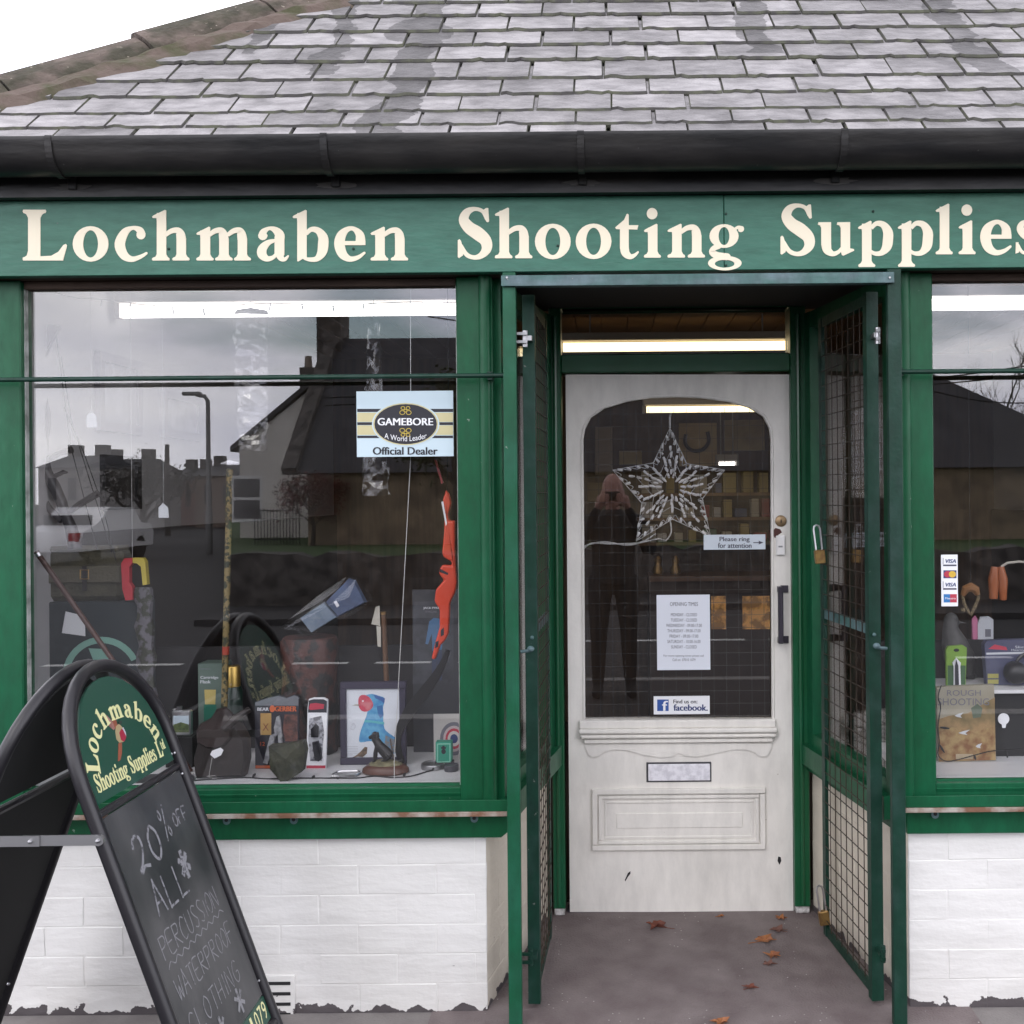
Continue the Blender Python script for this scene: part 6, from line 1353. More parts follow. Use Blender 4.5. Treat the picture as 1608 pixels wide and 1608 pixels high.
lay(o, [(1472, 1130), (1490, 1124), (1520, 1120), (1545, 1105), (1562, 1095), (1563.5, 1193.5), (1474.5, 1196)], D, mat('cover_autumn', (.34, .22, .10), .5, col2=(.16, .12, .05), vs=22, detail=9), 1, 'printed_moor')
lay(o, [(1473, 1150), (1495, 1142), (1530, 1150), (1562, 1140), (1563.5, 1193.5), (1474.5, 1196)], D, mat('cover_bracken', (.36, .25, .11), .5, col2=(.20, .09, .035), vs=35, detail=9), 2, 'printed_bracken')
lay(o, [(1525, 1112), (1535, 1105), (1543, 1112), (1540, 1126), (1528, 1128)], D, mat('cover_foliage', (.10, .13, .09), .5), 2, 'printed_tree')
txt('ROUGH', (1487, 1083.5, 1540, 1092.5), D, GR2, o, 2); txt('SHOOTING', (1472.5, 1096.5, 1553, 1107.5), D, GR2, o, 3); layr(o, 1501, 1184, 1528, 1192, D, C('cover_label', .4, .33, .22), 3); txt('AUTHOR', (1504, 1186, 1525, 1190), D, GR2, o, 4) if 0 else None
for b_ in ((1506, 1124, 7), (1514, 1151, 9), (1537, 1172, 5)):
    lay(o, [(b_[0] - b_[2], b_[1]), (b_[0] - 1, b_[1] - 3), (b_[0] + b_[2], b_[1] - 5), (b_[0] + 2, b_[1]), (b_[0] + b_[2] * .6, b_[1] + 3), (b_[0] - 2, b_[1] + 2)], D, WHITEG, 3, 'printed_bird')
D = sts(1500, 1077); o = thing('whistle_pack', 'green hang pack with a slim white tool on the shelf of the right window', 'packaging', base(1500, 1077, D))
MB().px([(1487, 1077), (1486, 1020), (1489, 1015), (1512, 1013), (1518, 1017), (1518, 1024), (1516, 1077)], D, .014).build('card', mat('pack_lime', (.20, .36, .05), .45), o)
lay(o, [(1488, 1045), (1516.5, 1045), (1515.5, 1076), (1488, 1076)], D, C('pack_forest', .05, .12, .05), 1); lay(o, elp(1502, 1021, 4.5, 2.6, 12), D, BLACKM, 2)
mb = MB(); mb.px([(1498, 1077), (1498, 1047), (1496, 1041), (1502, 1033), (1509, 1041), (1508, 1047), (1509, 1077)], D - .006, .006); mb.build('blister', WHITE, o); mb = MB(); mb.px([(1500, 1077), (1500, 1046), (1502, 1036), (1505, 1046), (1506, 1077)], D - .009, .004); mb.build('tool', C('tool_black', .03, .03, .04), o)
D = sts(1590, 1076); o = thing('ear_defender_pack', 'navy blister pack holding black ear defenders on the shelf', 'packaging', base(1590, 1076, D))
MB().px([(1550, 1076), (1546, 1012), (1550, 1006), (1660, 1002), (1660, 1074)], D, .03).build('card', mat('pack_navy_grey', (.06, .065, .12), .4, col2=(.09, .095, .15), vs=8), o)
lay(o, [(1549, 1025), (1660, 1022), (1660, 1026), (1549, 1028)], D, WHITEG, 1); lay(o, [(1552, 1019), (1562, 1012), (1580, 1016), (1582, 1021)], D, REDP, 1); txt('Slim Shell', (1594, 1014, 1630, 1018), D, WHITEG, o, 2); txt('Hearing Protector', (1588, 1019, 1640, 1023), D, WHITEG, o, 2)
for y in (1058, 1067): layr(o, 1551, y, 1568, y + 7, D, C('pack_olive_yellow', .35, .33, .10), 1)
for px_ in (1592, 1636):
    c = P(px_, 1055, D); b = MB(); b.lathe([(.0001, -.05), (.020, -.048), (.034, -.036), (.038, -.016), (.036, 0)], (c[0], c[1], c[2]), 20, axis='Y'); b.build('ear_cup', C('cup_black', .02, .02, .022, .35), o, smooth=True)
c = P(1614, 1040, D - .01); b = MB(); b.tube([(c[0] + .045 * math.cos(t), c[1] - .008, c[2] - .02 + .05 * math.sin(t)) for t in [math.pi * i / 10 for i in range(11)]], .006, 8); b.build('head_band', C('cup_black', .02, .02, .022, .35), o, smooth=True)
D = sts(1520, 1072) + .04; c = P(1515, 1072, D); o = thing('pigeon_decoy', 'grey pigeon decoy standing behind the green hang pack', 'decoy', (c[0], c[1], ZS)); S_ = D / F
b = MB(); f_ = lambda x, y: (c[0] + (x - 1515) * S_, c[1] + .03, max(c[2] + (1072 - y) * S_, ZS + .002))
b.tube([f_(1498, 974), f_(1498, 990), f_(1503, 1010), f_(1512, 1035), f_(1518, 1062)], [10 * S_, 13 * S_, 20 * S_, 24 * S_, 18 * S_], 14); b.ball(f_(1499, 976), (12 * S_, 10 * S_, 13 * S_)); b.tube([f_(1506, 979), f_(1524, 980)], [3.5 * S_, 1 * S_], 8); b.tube([f_(1518, 1050), f_(1535, 1071)], [14 * S_, 5 * S_], 8); b.tube([f_(1512, 1055), f_(1512, 1073)], [10 * S_, 12 * S_], 10)
po = b.build('body', mat('pigeon_grey', (.075, .073, .072), .6, col2=(.055, .053, .052), vs=20), o, smooth=True); rm = po.modifiers.new('fuse', 'REMESH'); rm.mode = 'VOXEL'; rm.voxel_size = .004; rm.use_smooth_shade = True; po.modifiers.new('soft', 'SMOOTH').iterations = 4
D = sts(1545, 1050) + .02
for pts, m_, lab in (([(1528, 1050), (1527, 972), (1532, 967), (1535, 972), (1536, 1050)], C('pack_pink', .50, .16, .28), 'narrow pink hang pack behind the pigeon decoy'), ([(1536.6, 1052), (1535.5, 980), (1540, 969), (1553, 968), (1560, 973), (1560, 1052)], C('pack_white', .52, .54, .58), 'white rounded hang pack beside the pink one')):
    zb = ZS; mb = MB(); a = [P(x, y, D) for x, y in pts]; a = [(x, y, max(z, ZS) if z > ZS + .02 else ZS) for x, y, z in a]; mb.prism(a, [(x, y + .01, z) for x, y, z in a]); o = mb.build('hang_pack', m_); tag(o, lab, 'packaging')
    if 'white' in lab: layr(o, 1547, 988, 1556, 1000, D, GR2, 1)
D = 3.30; o = thing('leather_lanyard', 'brown leather lanyard of twisted cord hanging in the right window', 'lanyard', base(1523, 966, D))
b = MB(); b.tube([P(1512, 935, D), P(1516, 925, D - .004), P(1524, 922, D - .004), P(1532, 926, D), P(1535, 934, D)], [.008, .014, .016, .014, .008], 8); b.build('leather_pad', mat('tan_leather', (.24, .11, .04), .5), o, smooth=True)
b = MB(); b.tube([P(1511, 935, D), P(1514, 948, D), P(1520, 960, D), P(1524, 966, D), P(1530, 955, D), P(1536, 940, D), P(1537, 930, D)], .0055, 7); b.ball(P(1512, 958, D), .008, 10, 6); b.build('twisted_cord', mat('plaited_cord', (.20, .15, .08), .8, col2=(.07, .05, .03), vs=120), o, smooth=True)
b = MB(); c = P(1524, 924, D); b.tube([c, (c[0], c[1], 2.4545)], .0009, 5); b.build('hanging_cord', BLACKM, o)
D = 3.44; o = thing('padded_handle', 'orange brown padded handle on a pale curved rod at the right edge', 'handle', base(1566, 945, D))
b = MB(); b.tube([P(1560, 940, D), P(1560, 910, D), P(1562, 890, D)], [.014, .018, .012], 10); b.tube([P(1575, 942, D), P(1574, 910, D), P(1571, 890, D)], [.012, .018, .012], 10); b.build('padded_grip', mat('amber_leather', (.30, .085, .025), .35), o, smooth=True)
b = MB(); b.tube([P(1572, 890, D), P(1582, 884, D), P(1600, 882, D), P(1640, 886, D)], .0045, 8); c = P(1640, 886, D); b.tube([c, (c[0], c[1], 2.4545)], .0045, 8); b.build('curved_rod', C('rod_pale', .4, .38, .33), o, smooth=True)
D = 3.29; c = P(1576, 1131, D); mb = MB(); mb.px(elp(1576, 1129, 9, 9, 20)[0:20], D - .0, .001)
mb.px([(1573, 1137), (1580, 1137), (1579, 1143), (1574, 1143)], D - .0012, .0011); tag(mb.build('round_tag', WHITE), 'round white tag stuck to the black stand beside the book', 'tag')
cable('fairy_lights', 'black fairy light cable climbing beside the book in the right window', [(1478, 1076), (1473, 1095), (1477, 1110), (1473, 1140), (1475, 1165), (1473, 1185), (1484, 1195), (1500, 1194), (1530, 1186), (1560, 1179), (1608, 1176)], std(1515, 1196) - .012, .0018, bulbs=((1476, 1142, 30, -4), (1476, 1170, 14, -24), (1530, 1186, 4, -14), (1580, 1178, 4, -24)))

# ---------------------------------------------------------------- star of rope lights behind the door glass
D = 3.745; o = thing('star_decoration', 'five pointed star of white light bulbs on a wire frame behind the door glass', 'decoration', base(1053, 850, D))
WIRE = C('white_wire', .72, .72, .73, .6); BULB = mat('frosted_bulb', (.88, .88, .90), .3)
tips = [(1052, 672), (1138, 738), (1116, 843), (999, 850), (962, 738)]; inn = [(1078, 728), (1103, 783), (1056, 815), (1008, 790), (1026, 727)]; ctr = (1054, 765)
ol = [p for i in range(5) for p in (tips[i], inn[i])]
b = MB(); b.tube([P(x, y, D) for x, y in ol], .0022, 5, closed=True)
rg = random.Random(21)
for k in range(10):
    a, c_ = ol[k], ol[(k + 1) % 10]; n_ = 5; pts = []
    for i in range(n_ * 5 + 1):
        t = i / (n_ * 5); x = a[0] + (c_[0] - a[0]) * t; y = a[1] + (c_[1] - a[1]) * t; d = math.hypot(ctr[0] - x, ctr[1] - y); s_ = 9 * abs(math.sin(t * n_ * math.pi)); pts.append(P(x + (ctr[0] - x) / d * s_, y + (ctr[1] - y) / d * s_, D + .003))
    b.tube(pts, .0014, 4)
for rr in (.32, .52):
    pts = [(ctr[0] + (x - ctr[0]) * rr * 1.15, ctr[1] + (y - ctr[1]) * rr * 1.15) for x, y in ol]; b.tube([P(x, y, D + .002) for x, y in pts], .0016, 5, closed=True)
b.tube([P(x, y, D) for x, y in ((1052, 672), (1052, 655), (1054, 648))], .004, 6)
b.build('wire_frame', WIRE, o, smooth=True)
b = MB(); cnt = 0
def bulb(x, y, a, ln=9):
    b.tube([P(x, y, D - .004), P(x + math.cos(a) * ln * .5, y + math.sin(a) * ln * .5, D - .006), P(x + math.cos(a) * ln, y + math.sin(a) * ln, D - .004)], [.0028, .0052, .0044], 6)
for k in range(10):
    a, c_ = ol[k], ol[(k + 1) % 10]
    for t in (.12, .34, .56, .78):
        x, y = a[0] + (c_[0] - a[0]) * t, a[1] + (c_[1] - a[1]) * t; bulb(x, y, math.atan2(y - ctr[1], x - ctr[0]) + rg.uniform(-.6, .6) + math.pi, 8)
for rr, st in ((.22, 8), (.36, 9), (.50, 9), (.62, 8)):
    for k in range(10):
        for t in (0, .5):
            a, c_ = ol[k], ol[(k + 1) % 10]; x0, y0 = a[0] + (c_[0] - a[0]) * t, a[1] + (c_[1] - a[1]) * t
            x, y = ctr[0] + (x0 - ctr[0]) * rr * (1.25 if t == 0 and k % 2 else 1), ctr[1] + (y0 - ctr[1]) * rr; bulb(x, y, math.atan2(y - ctr[1], x - ctr[0]) + rg.uniform(-.25, .25), st + rg.uniform(-1, 2))
b.build('bulbs', BULB, o, smooth=True)['kind'] = 'stuff'
b = MB(); b.tube([P(x, y, D + .004) for x, y in cat([(1052, 815), (1054, 835), (1046, 848), (1034, 846), (1016, 850), (998, 853), (960, 854), (930, 853), (917, 861)], 5)], .0028, 6); b.tube([P(x, y, D + .006) for x, y in cat([(1030, 838), (1010, 850), (985, 856), (950, 851), (925, 855), (916, 859)], 5)], .0028, 6); b.build('cable', C('cable_white', .6, .6, .6, .5), o, smooth=True)
# ---------------------------------------------------------------- lit shop interior
TUBE = mat('lit_fluorescent_tube', (1.0, .98, .95), .5, emit=4.0)
TUBEW = mat('lit_warm_tube', (1.0, .82, .48), .5, emit=2.4)
def strip(lab, px0, px1, py0, py1, D, m, zc=2.467):
    X0, X1 = XX(px0, py0, D), XX(px1, py0, D); z0, z1 = ZZ((px0 + min(px1, 1608)) / 2, py1, D), ZZ((px0 + min(px1, 1608)) / 2, py0, D)
    o = thing('strip_light', lab, 'light', ((X0 + X1) / 2, D - 3, z0), 'lit strip lights inside the shop'); y = D - 3; r = (z1 - z0) / 2
    b = MB(); b.tube([(X0, y, z0 + r), (X1, y, z0 + r)], r * .92, 12); b.build('tube', m, o, smooth=True)
    b = MB(); b.box(X0 - .02, X1 + .02, y - .03, y + .03, z1 + .004, z1 + .045, ch=.004)
    for xe in (X0 - .015, X1 + .015): b.box(xe - .008, xe + .008, y - .02, y + .02, z0, z1 + .004)
    b.build('batten', C('batten_grey_white', .4, .37, .34), o)
    if zc - z1 > .06:
        b = MB()
        for t in (.12, .88): b.tube([(X0 + (X1 - X0) * t, y, z1 + .04), (X0 + (X1 - X0) * t, y, zc)], .004, 6)
        b.build('hanger', C('hanger_grey', .3, .3, .3), o)
strip('long lit tube seen through the top of the wide left window', 194, 716, 477, 498, 3.80, TUBE)
strip('lit tube seen through the top of the right window', 1420, 1720, 468, 488, 4.35, TUBE)
strip('warm lit tube seen through the fanlight over the door', 884, 1240, 536, 552, 5.2, TUBEW)
strip('lit tube seen through the arched top of the door glass', 1015, 1196, 637, 648, 5.75, TUBEW)
strip('short lit tube at the back of the shop seen beside the star', 1129, 1154, 725, 731, 6.3, TUBE)
yb = 3.7985; Db = 6.7985
WOODL = mat('pale_mount_board', (.50, .38, .19), .6, col2=(.42, .30, .15), vs=6)
for i, (r, m_, lab) in enumerate((((1066, 664, 1126, 732), WOODL, 'pale board with a pair of curved horns on the back wall'), ((1137, 659, 1201, 708), mat('yellowed_print', (.38, .30, .16), .6, col2=(.26, .19, .10), vs=9), 'yellowed print in the top right of the door glass'), ((934, 670, 962, 746), mat('pale_hanging_sheet', (.34, .27, .20), .7), 'tall narrow sheet on the back wall at the left of the door glass'), ((972, 708, 1008, 730), mat('small_yellow_sign', (.36, .28, .12), .6), 'small yellowed sign beside the tall narrow sheet'), ((922, 758, 950, 788), mat('brown_round_mount', (.24, .17, .08), .6), 'small brown plaque behind the shoulder of the reflected photographer'))):
    o = thing('wall_board', lab, 'board', base((r[0] + r[2]) / 2, r[3], Db - .02), 'boards hung on the back wall of the shop'); MB().pxr(*r, Db - .02, .02, ch=.003).build('panel', m_, o)
    if i == 0:
        b = MB(); b.tube([P(x, y, Db - .05) for x, y in cat([(1077, 682), (1076, 695), (1083, 705), (1095, 708), (1107, 703), (1113, 692), (1111, 678)], 4)], .012, 8); b.build('horns', C('horn_dark', .05, .03, .02), o, smooth=True)
for z, lab, seed in ((ZZ(1110, 774, 6.6), 'upper shelf of small boxes on the back wall', 1), (ZZ(1110, 850, 6.6), 'middle shelf of small bright tins on the back wall', 2), (ZZ(1110, 812, 6.6), 'narrow shelf of small goods between the other two on the back wall', 5)):
    x0, x1 = XX(1000, 774, 6.6), XX(1240, 774, 6.6)
    o = thing('wall_shelf', lab, 'shelf', ((x0 + x1) / 2, 3.6, z - .02), 'stock shelves on the back wall'); MB().box(x0, x1, 3.5, 3.7985, z - .02, z).build('board', mat('shelf_wood', (.24, .14, .07), .6), o)
    rg = random.Random(seed); x = x0 + .03
    cols = [C('stock_%d' % k, *c) for k, c in enumerate(((.45, .40, .30), (.30, .05, .05), (.07, .15, .08), (.40, .30, .10), (.10, .12, .2), (.5, .48, .45)))]
    k = 0
    while x < x1 - .08:
        w = rg.uniform(.04, .09); h = rg.uniform(.06, .16) * (.75 if seed != 1 else 1); c = rg.randrange(6)
        MB().box(x, x + w, 3.52, 3.62, z + .0005, z + h, ch=.002).build('stock_box', cols[c], o); x += w + rg.uniform(.008, .06); k += 1
x0, x1 = XX(1020, 900, 5.9), XX(1300, 900, 5.9)
o = thing('shop_counter', 'dark wooden counter with amber panels given a glow, at the back of the shop', 'counter', ((x0 + x1) / 2, 2.95, .012)); zc = ZZ(1110, 905, 5.9)
MB().box(x0, x1, 2.92, 3.3, zc - .03, zc).build('top', mat('counter_wood', (.15, .075, .035), .4, col2=(.1, .05, .025), vs=5, stretch=(.3, 1, 1)), o)
MB().box(x0, x1, 3.0, 3.29, .012, zc - .0305).build('body', mat('counter_dark', (.05, .028, .018), .6), o)
for r in ((1117, 936, 1140, 988), (1166, 936, 1209, 988)): MB().pxr(*r, 5.995, .005).build('glow_panel', mat('glow_amber_panel', (.9, .45, .13), .5, emit=.10, col2=(.10, .05, .03), vs=14, vlo=.44, vhi=.56), o)  # warm light on the amber boxes put in as a faint material glow
for i, (px_, py_) in enumerate(((1035, 880), (1050, 892))):
    c = P(px_, 905, 5.95); b = MB(); b.lathe([(.03, 0), (.035, .02), (.02, .06), (.025, .09), (.01, .11)], (c[0] + i * .05, 3.1, zc + .0005), 14); tag(b.build('brass_ornament', BRASS, smooth=True), ('small brass ornament at the left end of the counter', 'second brass ornament next to the first on the counter')[i], 'ornament')

# ---------------------------------------------------------------- the street behind the photographer, seen mirrored in the glass
def MR(px, py, D, g=.035):                    # point whose mirror image in the shop window lies at that pixel
    x, y, z = P(px, py, D); return (x, 2 * g - y, z)
STONE = mat('old_rubble_stone', (.105, .095, .088), .9, col2=(.04, .037, .035), vs=5, vlo=.4, vhi=.6, bump=1.0, bs=9, detail=6)
mb = MB(); rg = random.Random(5); nx = 150; vs = []
for i in range(nx + 1):
    x = -5.6 + 36 * i / nx; h = .70 + rg.uniform(-.05, .05)
    vs += [(x, -11.6 + rg.uniform(-.04, .04), -.03), (x, -11.62 + rg.uniform(-.05, .05), h * .5), (x, -11.64 + rg.uniform(-.04, .04), h), (x, -12.0, h + rg.uniform(-.04, .03)), (x, -12.05, -.03)]
mb.add(vs, [(i * 5 + j, (i + 1) * 5 + j, (i + 1) * 5 + (j + 1) % 5, i * 5 + (j + 1) % 5) for i in range(nx) for j in range(5)]); tag(mb.build('garden_wall', STONE), 'low rubble stone wall across the road, mirrored in the shop windows', 'wall')
DSL = mat('dark_street_slate', (.034, .034, .039), .7, col2=(.052, .052, .058), vs=1.5)
HSTONE = mat('brown_hall_stone', (.24, .185, .125), .9, col2=(.12, .095, .07), vs=1.6, vlo=.4, vhi=.65, bump=.8, bs=6, detail=8)
# long hall with a dark slate roof
DHD = 31.0; HB = thing('stone_hall', 'long stone hall with a dark slate roof, mirrored in the windows', 'building', (0, -30, .25))
xa, xb = XX(520, 560, DHD), XX(1690, 735, DHD); yF = 3.07 - 27.5; zE = ZZ(1540, 738, 30.5); zR = ZZ(625, 548, DHD + 3); yR_ = yF - 4.2; xh = XX(1300, 550, DHD + 3)
MB().box(xa + .3, xb - .3, yF - 8, yF, .2, zE).build('wall', HSTONE, HB)
rb = MB(); rb.add([(xa, yF + .3, zE), (xb, yF + .3, zE), (xh, yR_, zR), (xa, yR_, zR), (xa, yF - 8.3, zE), (xb, yF - 8.3, zE)], [(0, 1, 2, 3), (1, 5, 2), (5, 4, 3, 2), (4, 0, 3)]); rb.build('roof', DSL, HB)
cb = MB(); cb.box(xa - .5, xa + .25, yR_ - .5, yR_ + .5, zR - 1, zR + .75); cb.build('chimney', STONE, HB)
sk = MB(); sk.obox((xa - .1, yF + .3, zE + .05), (xa - .1, yR_, zR + .1), .4, .25); sk.build('skew_stone', STONE, HB)
# white gabled house with two chimney pots
DHs = 33.0; WH = mat('pale_house_render', (.70, .67, .62), .85, col2=(.55, .52, .48), vs=.6)
hx0, hx1 = XX(376, 700, DHs), XX(520, 700, DHs); yh = .07 - 30.0; ax_ = XX(486, 610, DHs); za = ZZ(486, 612, DHs); ze_ = ZZ(376, 700, DHs)
H = thing('gabled_house', 'pale gabled house with two chimney pots, mirrored in the left window', 'house', ((hx0 + hx1) / 2, yh, .2)); hx1 = ax_ + (ax_ - hx0)
b = MB(); g5 = [(hx0, .2), (hx1, .2), (hx1, ze_), (ax_, za), (hx0, ze_)]; b.prism([(x, yh, z) for x, z in g5], [(x, yh - 9, z) for x, z in g5]); b.build('wall', WH, H)
b = MB(); 
for xe in (hx0, hx1): b.prism([(xe + (-.25 if xe < ax_ else .25), yh + .15, ze_ - .2), (ax_, yh + .15, za + .08), (ax_, yh - 9, za + .08), (xe + (-.25 if xe < ax_ else .25), yh - 9, ze_ - .2)], [(xe + (-.25 if xe < ax_ else .25), yh + .15, ze_ - .02), (ax_, yh + .15, za + .26), (ax_, yh - 9, za + .26), (xe + (-.25 if xe < ax_ else .25), yh - 9, ze_ - .02)])
b.build('roof', DSL, H)
b = MB(); b.box(ax_ - .35, ax_ + .45, yh - .7, yh - .1, za - .2, za + .75); ch_ = b.build('chimney', STONE, H)
for dx in (-.15, .25): MB().cyl((ax_ + dx, yh - .4, za + .75), (ax_ + dx, yh - .4, za + 1.15), .13, .11, 10).build('chimney_pot', C('pot_buff', .25, .2, .16), ch_)
wx, wz = XX(388, 783, DHs), ZZ(388, 783, DHs); 
for zz in (wz - .35, wz + .35): MB().box(wx - .42, wx + .42, yh + .004, yh + .03, zz - .3, zz + .3).build('window', C('dark_pane', .02, .02, .025, .1), H)
MB().box(wx - .5, wx + .5, yh + .001, yh + .012, wz - .78, wz + .75).build('window_frame', C('white_window_paint', .7, .7, .7), H)
# terraces further down the street
for i, (p0, p1, pe, pr, D, col, lab) in enumerate(((262, 306, 755, 733, 62, (.25, .12, .09), 'small reddish house far down the street in the mirrored view'), (306, 372, 748, 728, 58, (.22, .17, .14), 'brown house beside the small reddish one in the mirrored view'), (60, 130, 735, 712, 50, (.34, .32, .31), 'grey end house with chimneys at the left of the mirrored view'), (130, 208, 738, 718, 54, (.36, .34, .33), 'pale terrace house with chimneys in the mirrored view'))):
    x0, x1 = XX(p0, pe, D), XX(p1, pe, D); z0, z1 = ZZ(p0, pe, D), ZZ(p0, pr, D); y = .07 - (D - 3)
    h = thing('terrace_house', lab, 'house', ((x0 + x1) / 2, y, -.1), 'houses down the street'); MB().box(x0, x1, y - 6, y, -.14, z0).build('wall', mat('render_%d' % i, col, .9), h)
    b = MB(); b.prism([(x0 - .1, y + .2, z0), (x0 - .1, y - 3, z1), (x0 - .1, y - 6.2, z0)], [(x1 + .1, y + .2, z0), (x1 + .1, y - 3, z1), (x1 + .1, y - 6.2, z0)]); b.build('roof', DSL, h)
    for xe in (x0 + .3, x1 - .5): MB().box(xe - .28, xe + .28, y - 3.3, y - 2.7, z0, z1 + .55).build('chimney', STONE, h)
    for k in range(2): MB().box(x0 + (x1 - x0) * (.22 + .45 * k), x0 + (x1 - x0) * (.40 + .45 * k), y + .003, y + .03, z0 - 1.6, z0 - .5).build('window', C('dark_pane', .02, .02, .025, .1), h)
# street lamp
D = 30; c = MR(328, 800, D); zt = ZZ(328, 622, D); o = thing('street_lamp', 'grey street lamp with one bent arm, mirrored in the left window', 'street lamp', (c[0], c[1], -.1)); GRY = C('lamp_grey', .12, .12, .12)
b = MB(); b.tube([(c[0], c[1], -.12), (c[0], c[1], 1.2), (c[0], c[1], 1.25), (c[0], c[1], zt - .15), (c[0] - .1, c[1], zt), (c[0] - .35, c[1], zt + .03)], [.11, .11, .075, .065, .06, .05], 8); b.build('pole', GRY, o, smooth=True)
b = MB(); b.box(c[0] - .75, c[0] - .2, c[1] - .1, c[1] + .1, zt + .02, zt + .13, ch=.03); b.build('lamp_head', GRY, o)
for px_, D, top, lab in ((263, 45, 698, 'dark timber pole further down the street, mirrored in the left window'),):
    c = MR(px_, 780, D); b = MB(); b.tube([(c[0], c[1], -.14), (c[0], c[1], ZZ(px_, top, D))], [.14, .10], 8); tag(b.build('telegraph_pole', C('pole_dark', .04, .035, .03)), lab, 'pole')
# overhead wires in the right window
for k, (a, b_) in enumerate((((1300, 600), (1640, 570)), ((1300, 606), (1640, 584)), ((1460, 613), (1640, 632)))):
    D = 24; p, q_ = Vector(MR(*a, D)), Vector(MR(*b_, D)); pts = [p.lerp(q_, t / 10) + Vector((0, 0, -.12 * math.sin(math.pi * t / 10))) for t in range(11)]
    d = (q_ - p).normalized(); pts = [p - d * 12 + Vector((0, 0, .5))] + pts + [q_ + d * 12 + Vector((0, 0, .5))]
    b = MB(); b.tube(pts, .018, 5); tag(b.build('overhead_wire', BLACKM), ('uppermost overhead wire mirrored in the right window', 'middle overhead wire just below the uppermost one', 'lowest overhead wire sloping down to the right')[k], 'wire')
# parked car far left
D = 27; c = MR(140, 830, D); o = thing('parked_car', 'white parked car mirrored behind the compound bow', 'car', (c[0], c[1], -.1)); CW = C('car_white', .8, .8, .82, .3)
sec = [(-2.0, .35), (-2.05, .7), (-1.9, .95), (-1.5, 1.0), (-1.1, 1.42), (.3, 1.45), (1.0, 1.0), (1.9, .85), (2.05, .6), (2.0, .35)]
b = MB(); n = len(sec); rows = []
for w, sx, top in ((-.82, .97, 0), (-.70, 1, 1), (.70, 1, 1), (.82, .97, 0)): rows.append([(c[0] + w * (1 if z < 1.0 else .86), c[1] + y * sx, -.1 + z) for y, z in sec])
vs = [v for r_ in rows for v in r_]; b.add(vs, [(i * n + j, i * n + j + 1, (i + 1) * n + j + 1, (i + 1) * n + j) for i in range(3) for j in range(n - 1)] + [tuple(range(n)), tuple(range(4 * n - 1, 3 * n - 1, -1))]); b.build('body', CW, o, smooth=True)
MB().box(c[0] - .62, c[0] + .62, c[1] + 1.02, c[1] + 1.06, .80, 1.15).build('rear_window', C('dark_pane', .02, .02, .025, .1), o)
for s_ in (-1, 1):
    MB().box(c[0] + s_ * .66 - .12, c[0] + s_ * .66 + .12, c[1] + 1.93, c[1] + 2.04, .5, .72).build('tail_light', C('tail_red', .4, .02, .02, .2), o)
    for yy in (-1.25, 1.25):
        b = MB(); b.cyl((c[0] + s_ * .80, c[1] + yy, .21), (c[0] + s_ * .62, c[1] + yy, .21), .31, n=18); b.build('wheel', BLACKM, o, smooth=True)
# trees
def tree(name, lab, base_, h, rad, nleaf, leafm, bare=False, seed=1, trunk=.16):
    rg = random.Random(seed); o = thing(name, lab, 'tree', base_); b = MB(); bx, by, bz = base_; ends = []
    b.tube([(bx, by, bz - .1), (bx + .05, by, bz + h * .25), (bx - .05, by, bz + h * .5)], [trunk, trunk * .8, trunk * .55], 8)
    def limb(p, d, ln, r, dep):
        q = p + d * ln; m_ = p.lerp(q, .5) + Vector((rg.uniform(-.1, .1), rg.uniform(-.1, .1), .05)) * ln
        b.tube([p, m_, q], [r, r * .75, r * .45], 5, caps=False); ends.append(q); ends.append(m_)
        if dep:
            for _ in range(3 if dep > 1 else 4): limb(p.lerp(q, rg.uniform(.45, 1)), (d + Vector((rg.uniform(-.8, .8), rg.uniform(-.8, .8), rg.uniform(-.2, .6)))).normalized(), ln * rg.uniform(.5, .75), r * .5, dep - 1)
    for i in range(7):
        a = i * 2.4; limb(Vector((bx, by, bz + h * (.25 + .06 * i * .6))), Vector((math.cos(a), math.sin(a), rg.uniform(.6, 1.6))).normalized(), rad * rg.uniform(.55, .8), trunk * .4, 3 if bare else 2)
    b.build('trunk', C('bark', .06, .05, .04, .9), o)
    if nleaf:
        l = MB()
        for _ in range(nleaf):
            e_ = rg.choice(ends); p = e_ + Vector((rg.gauss(0, .22), rg.gauss(0, .22), rg.gauss(0, .2))) * rad * .6; u = Vector((rg.gauss(0, 1), rg.gauss(0, 1), rg.gauss(0, 1))).normalized(); w = u.orthogonal().normalized(); s_ = rg.uniform(.05, .11) * (rad / 1.6)
            l.add([p - u * s_, p + w * s_ * .5, p + u * s_, p - w * s_ * .5], [(0, 1, 2, 3)])
        l.build('crown', leafm, o)['kind'] = 'stuff'
LG = mat('dark_leaf', (.03, .045, .018), .7, col2=(.05, .06, .02), vs=3); LRD = mat('autumn_red_leaf', (.14, .025, .022), .7, col2=(.08, .02, .02), vs=3)
c = MR(715, 560, 24); tree('garden_tree', 'dark leafy tree beside the hall, mirrored at the top right of the left window', (c[0], c[1], .2), ZZ(715, 500, 24) - .2, 1.5, 2600, LG, seed=3)
c = MR(490, 800, 27); tree('red_shrub', 'red autumn shrub in front of the gabled house, mirrored in the left window', (c[0], c[1], .2), 2.2, 1.0, 1800, LRD, seed=4, trunk=.07)
for i, (px_, D) in enumerate(((1585, 44), (1500, 50), (1690, 42))):
    c = MR(px_, 760, D); tree('bare_tree', ('bare winter tree above the hall roof at the right edge', 'bare winter tree just left of the tallest one above the hall roof', 'bare winter tree at the far right of the mirrored view')[i], (c[0], c[1], .0), 9.0 - i * .8, 4.2, 0, None, True, seed=10 + i)
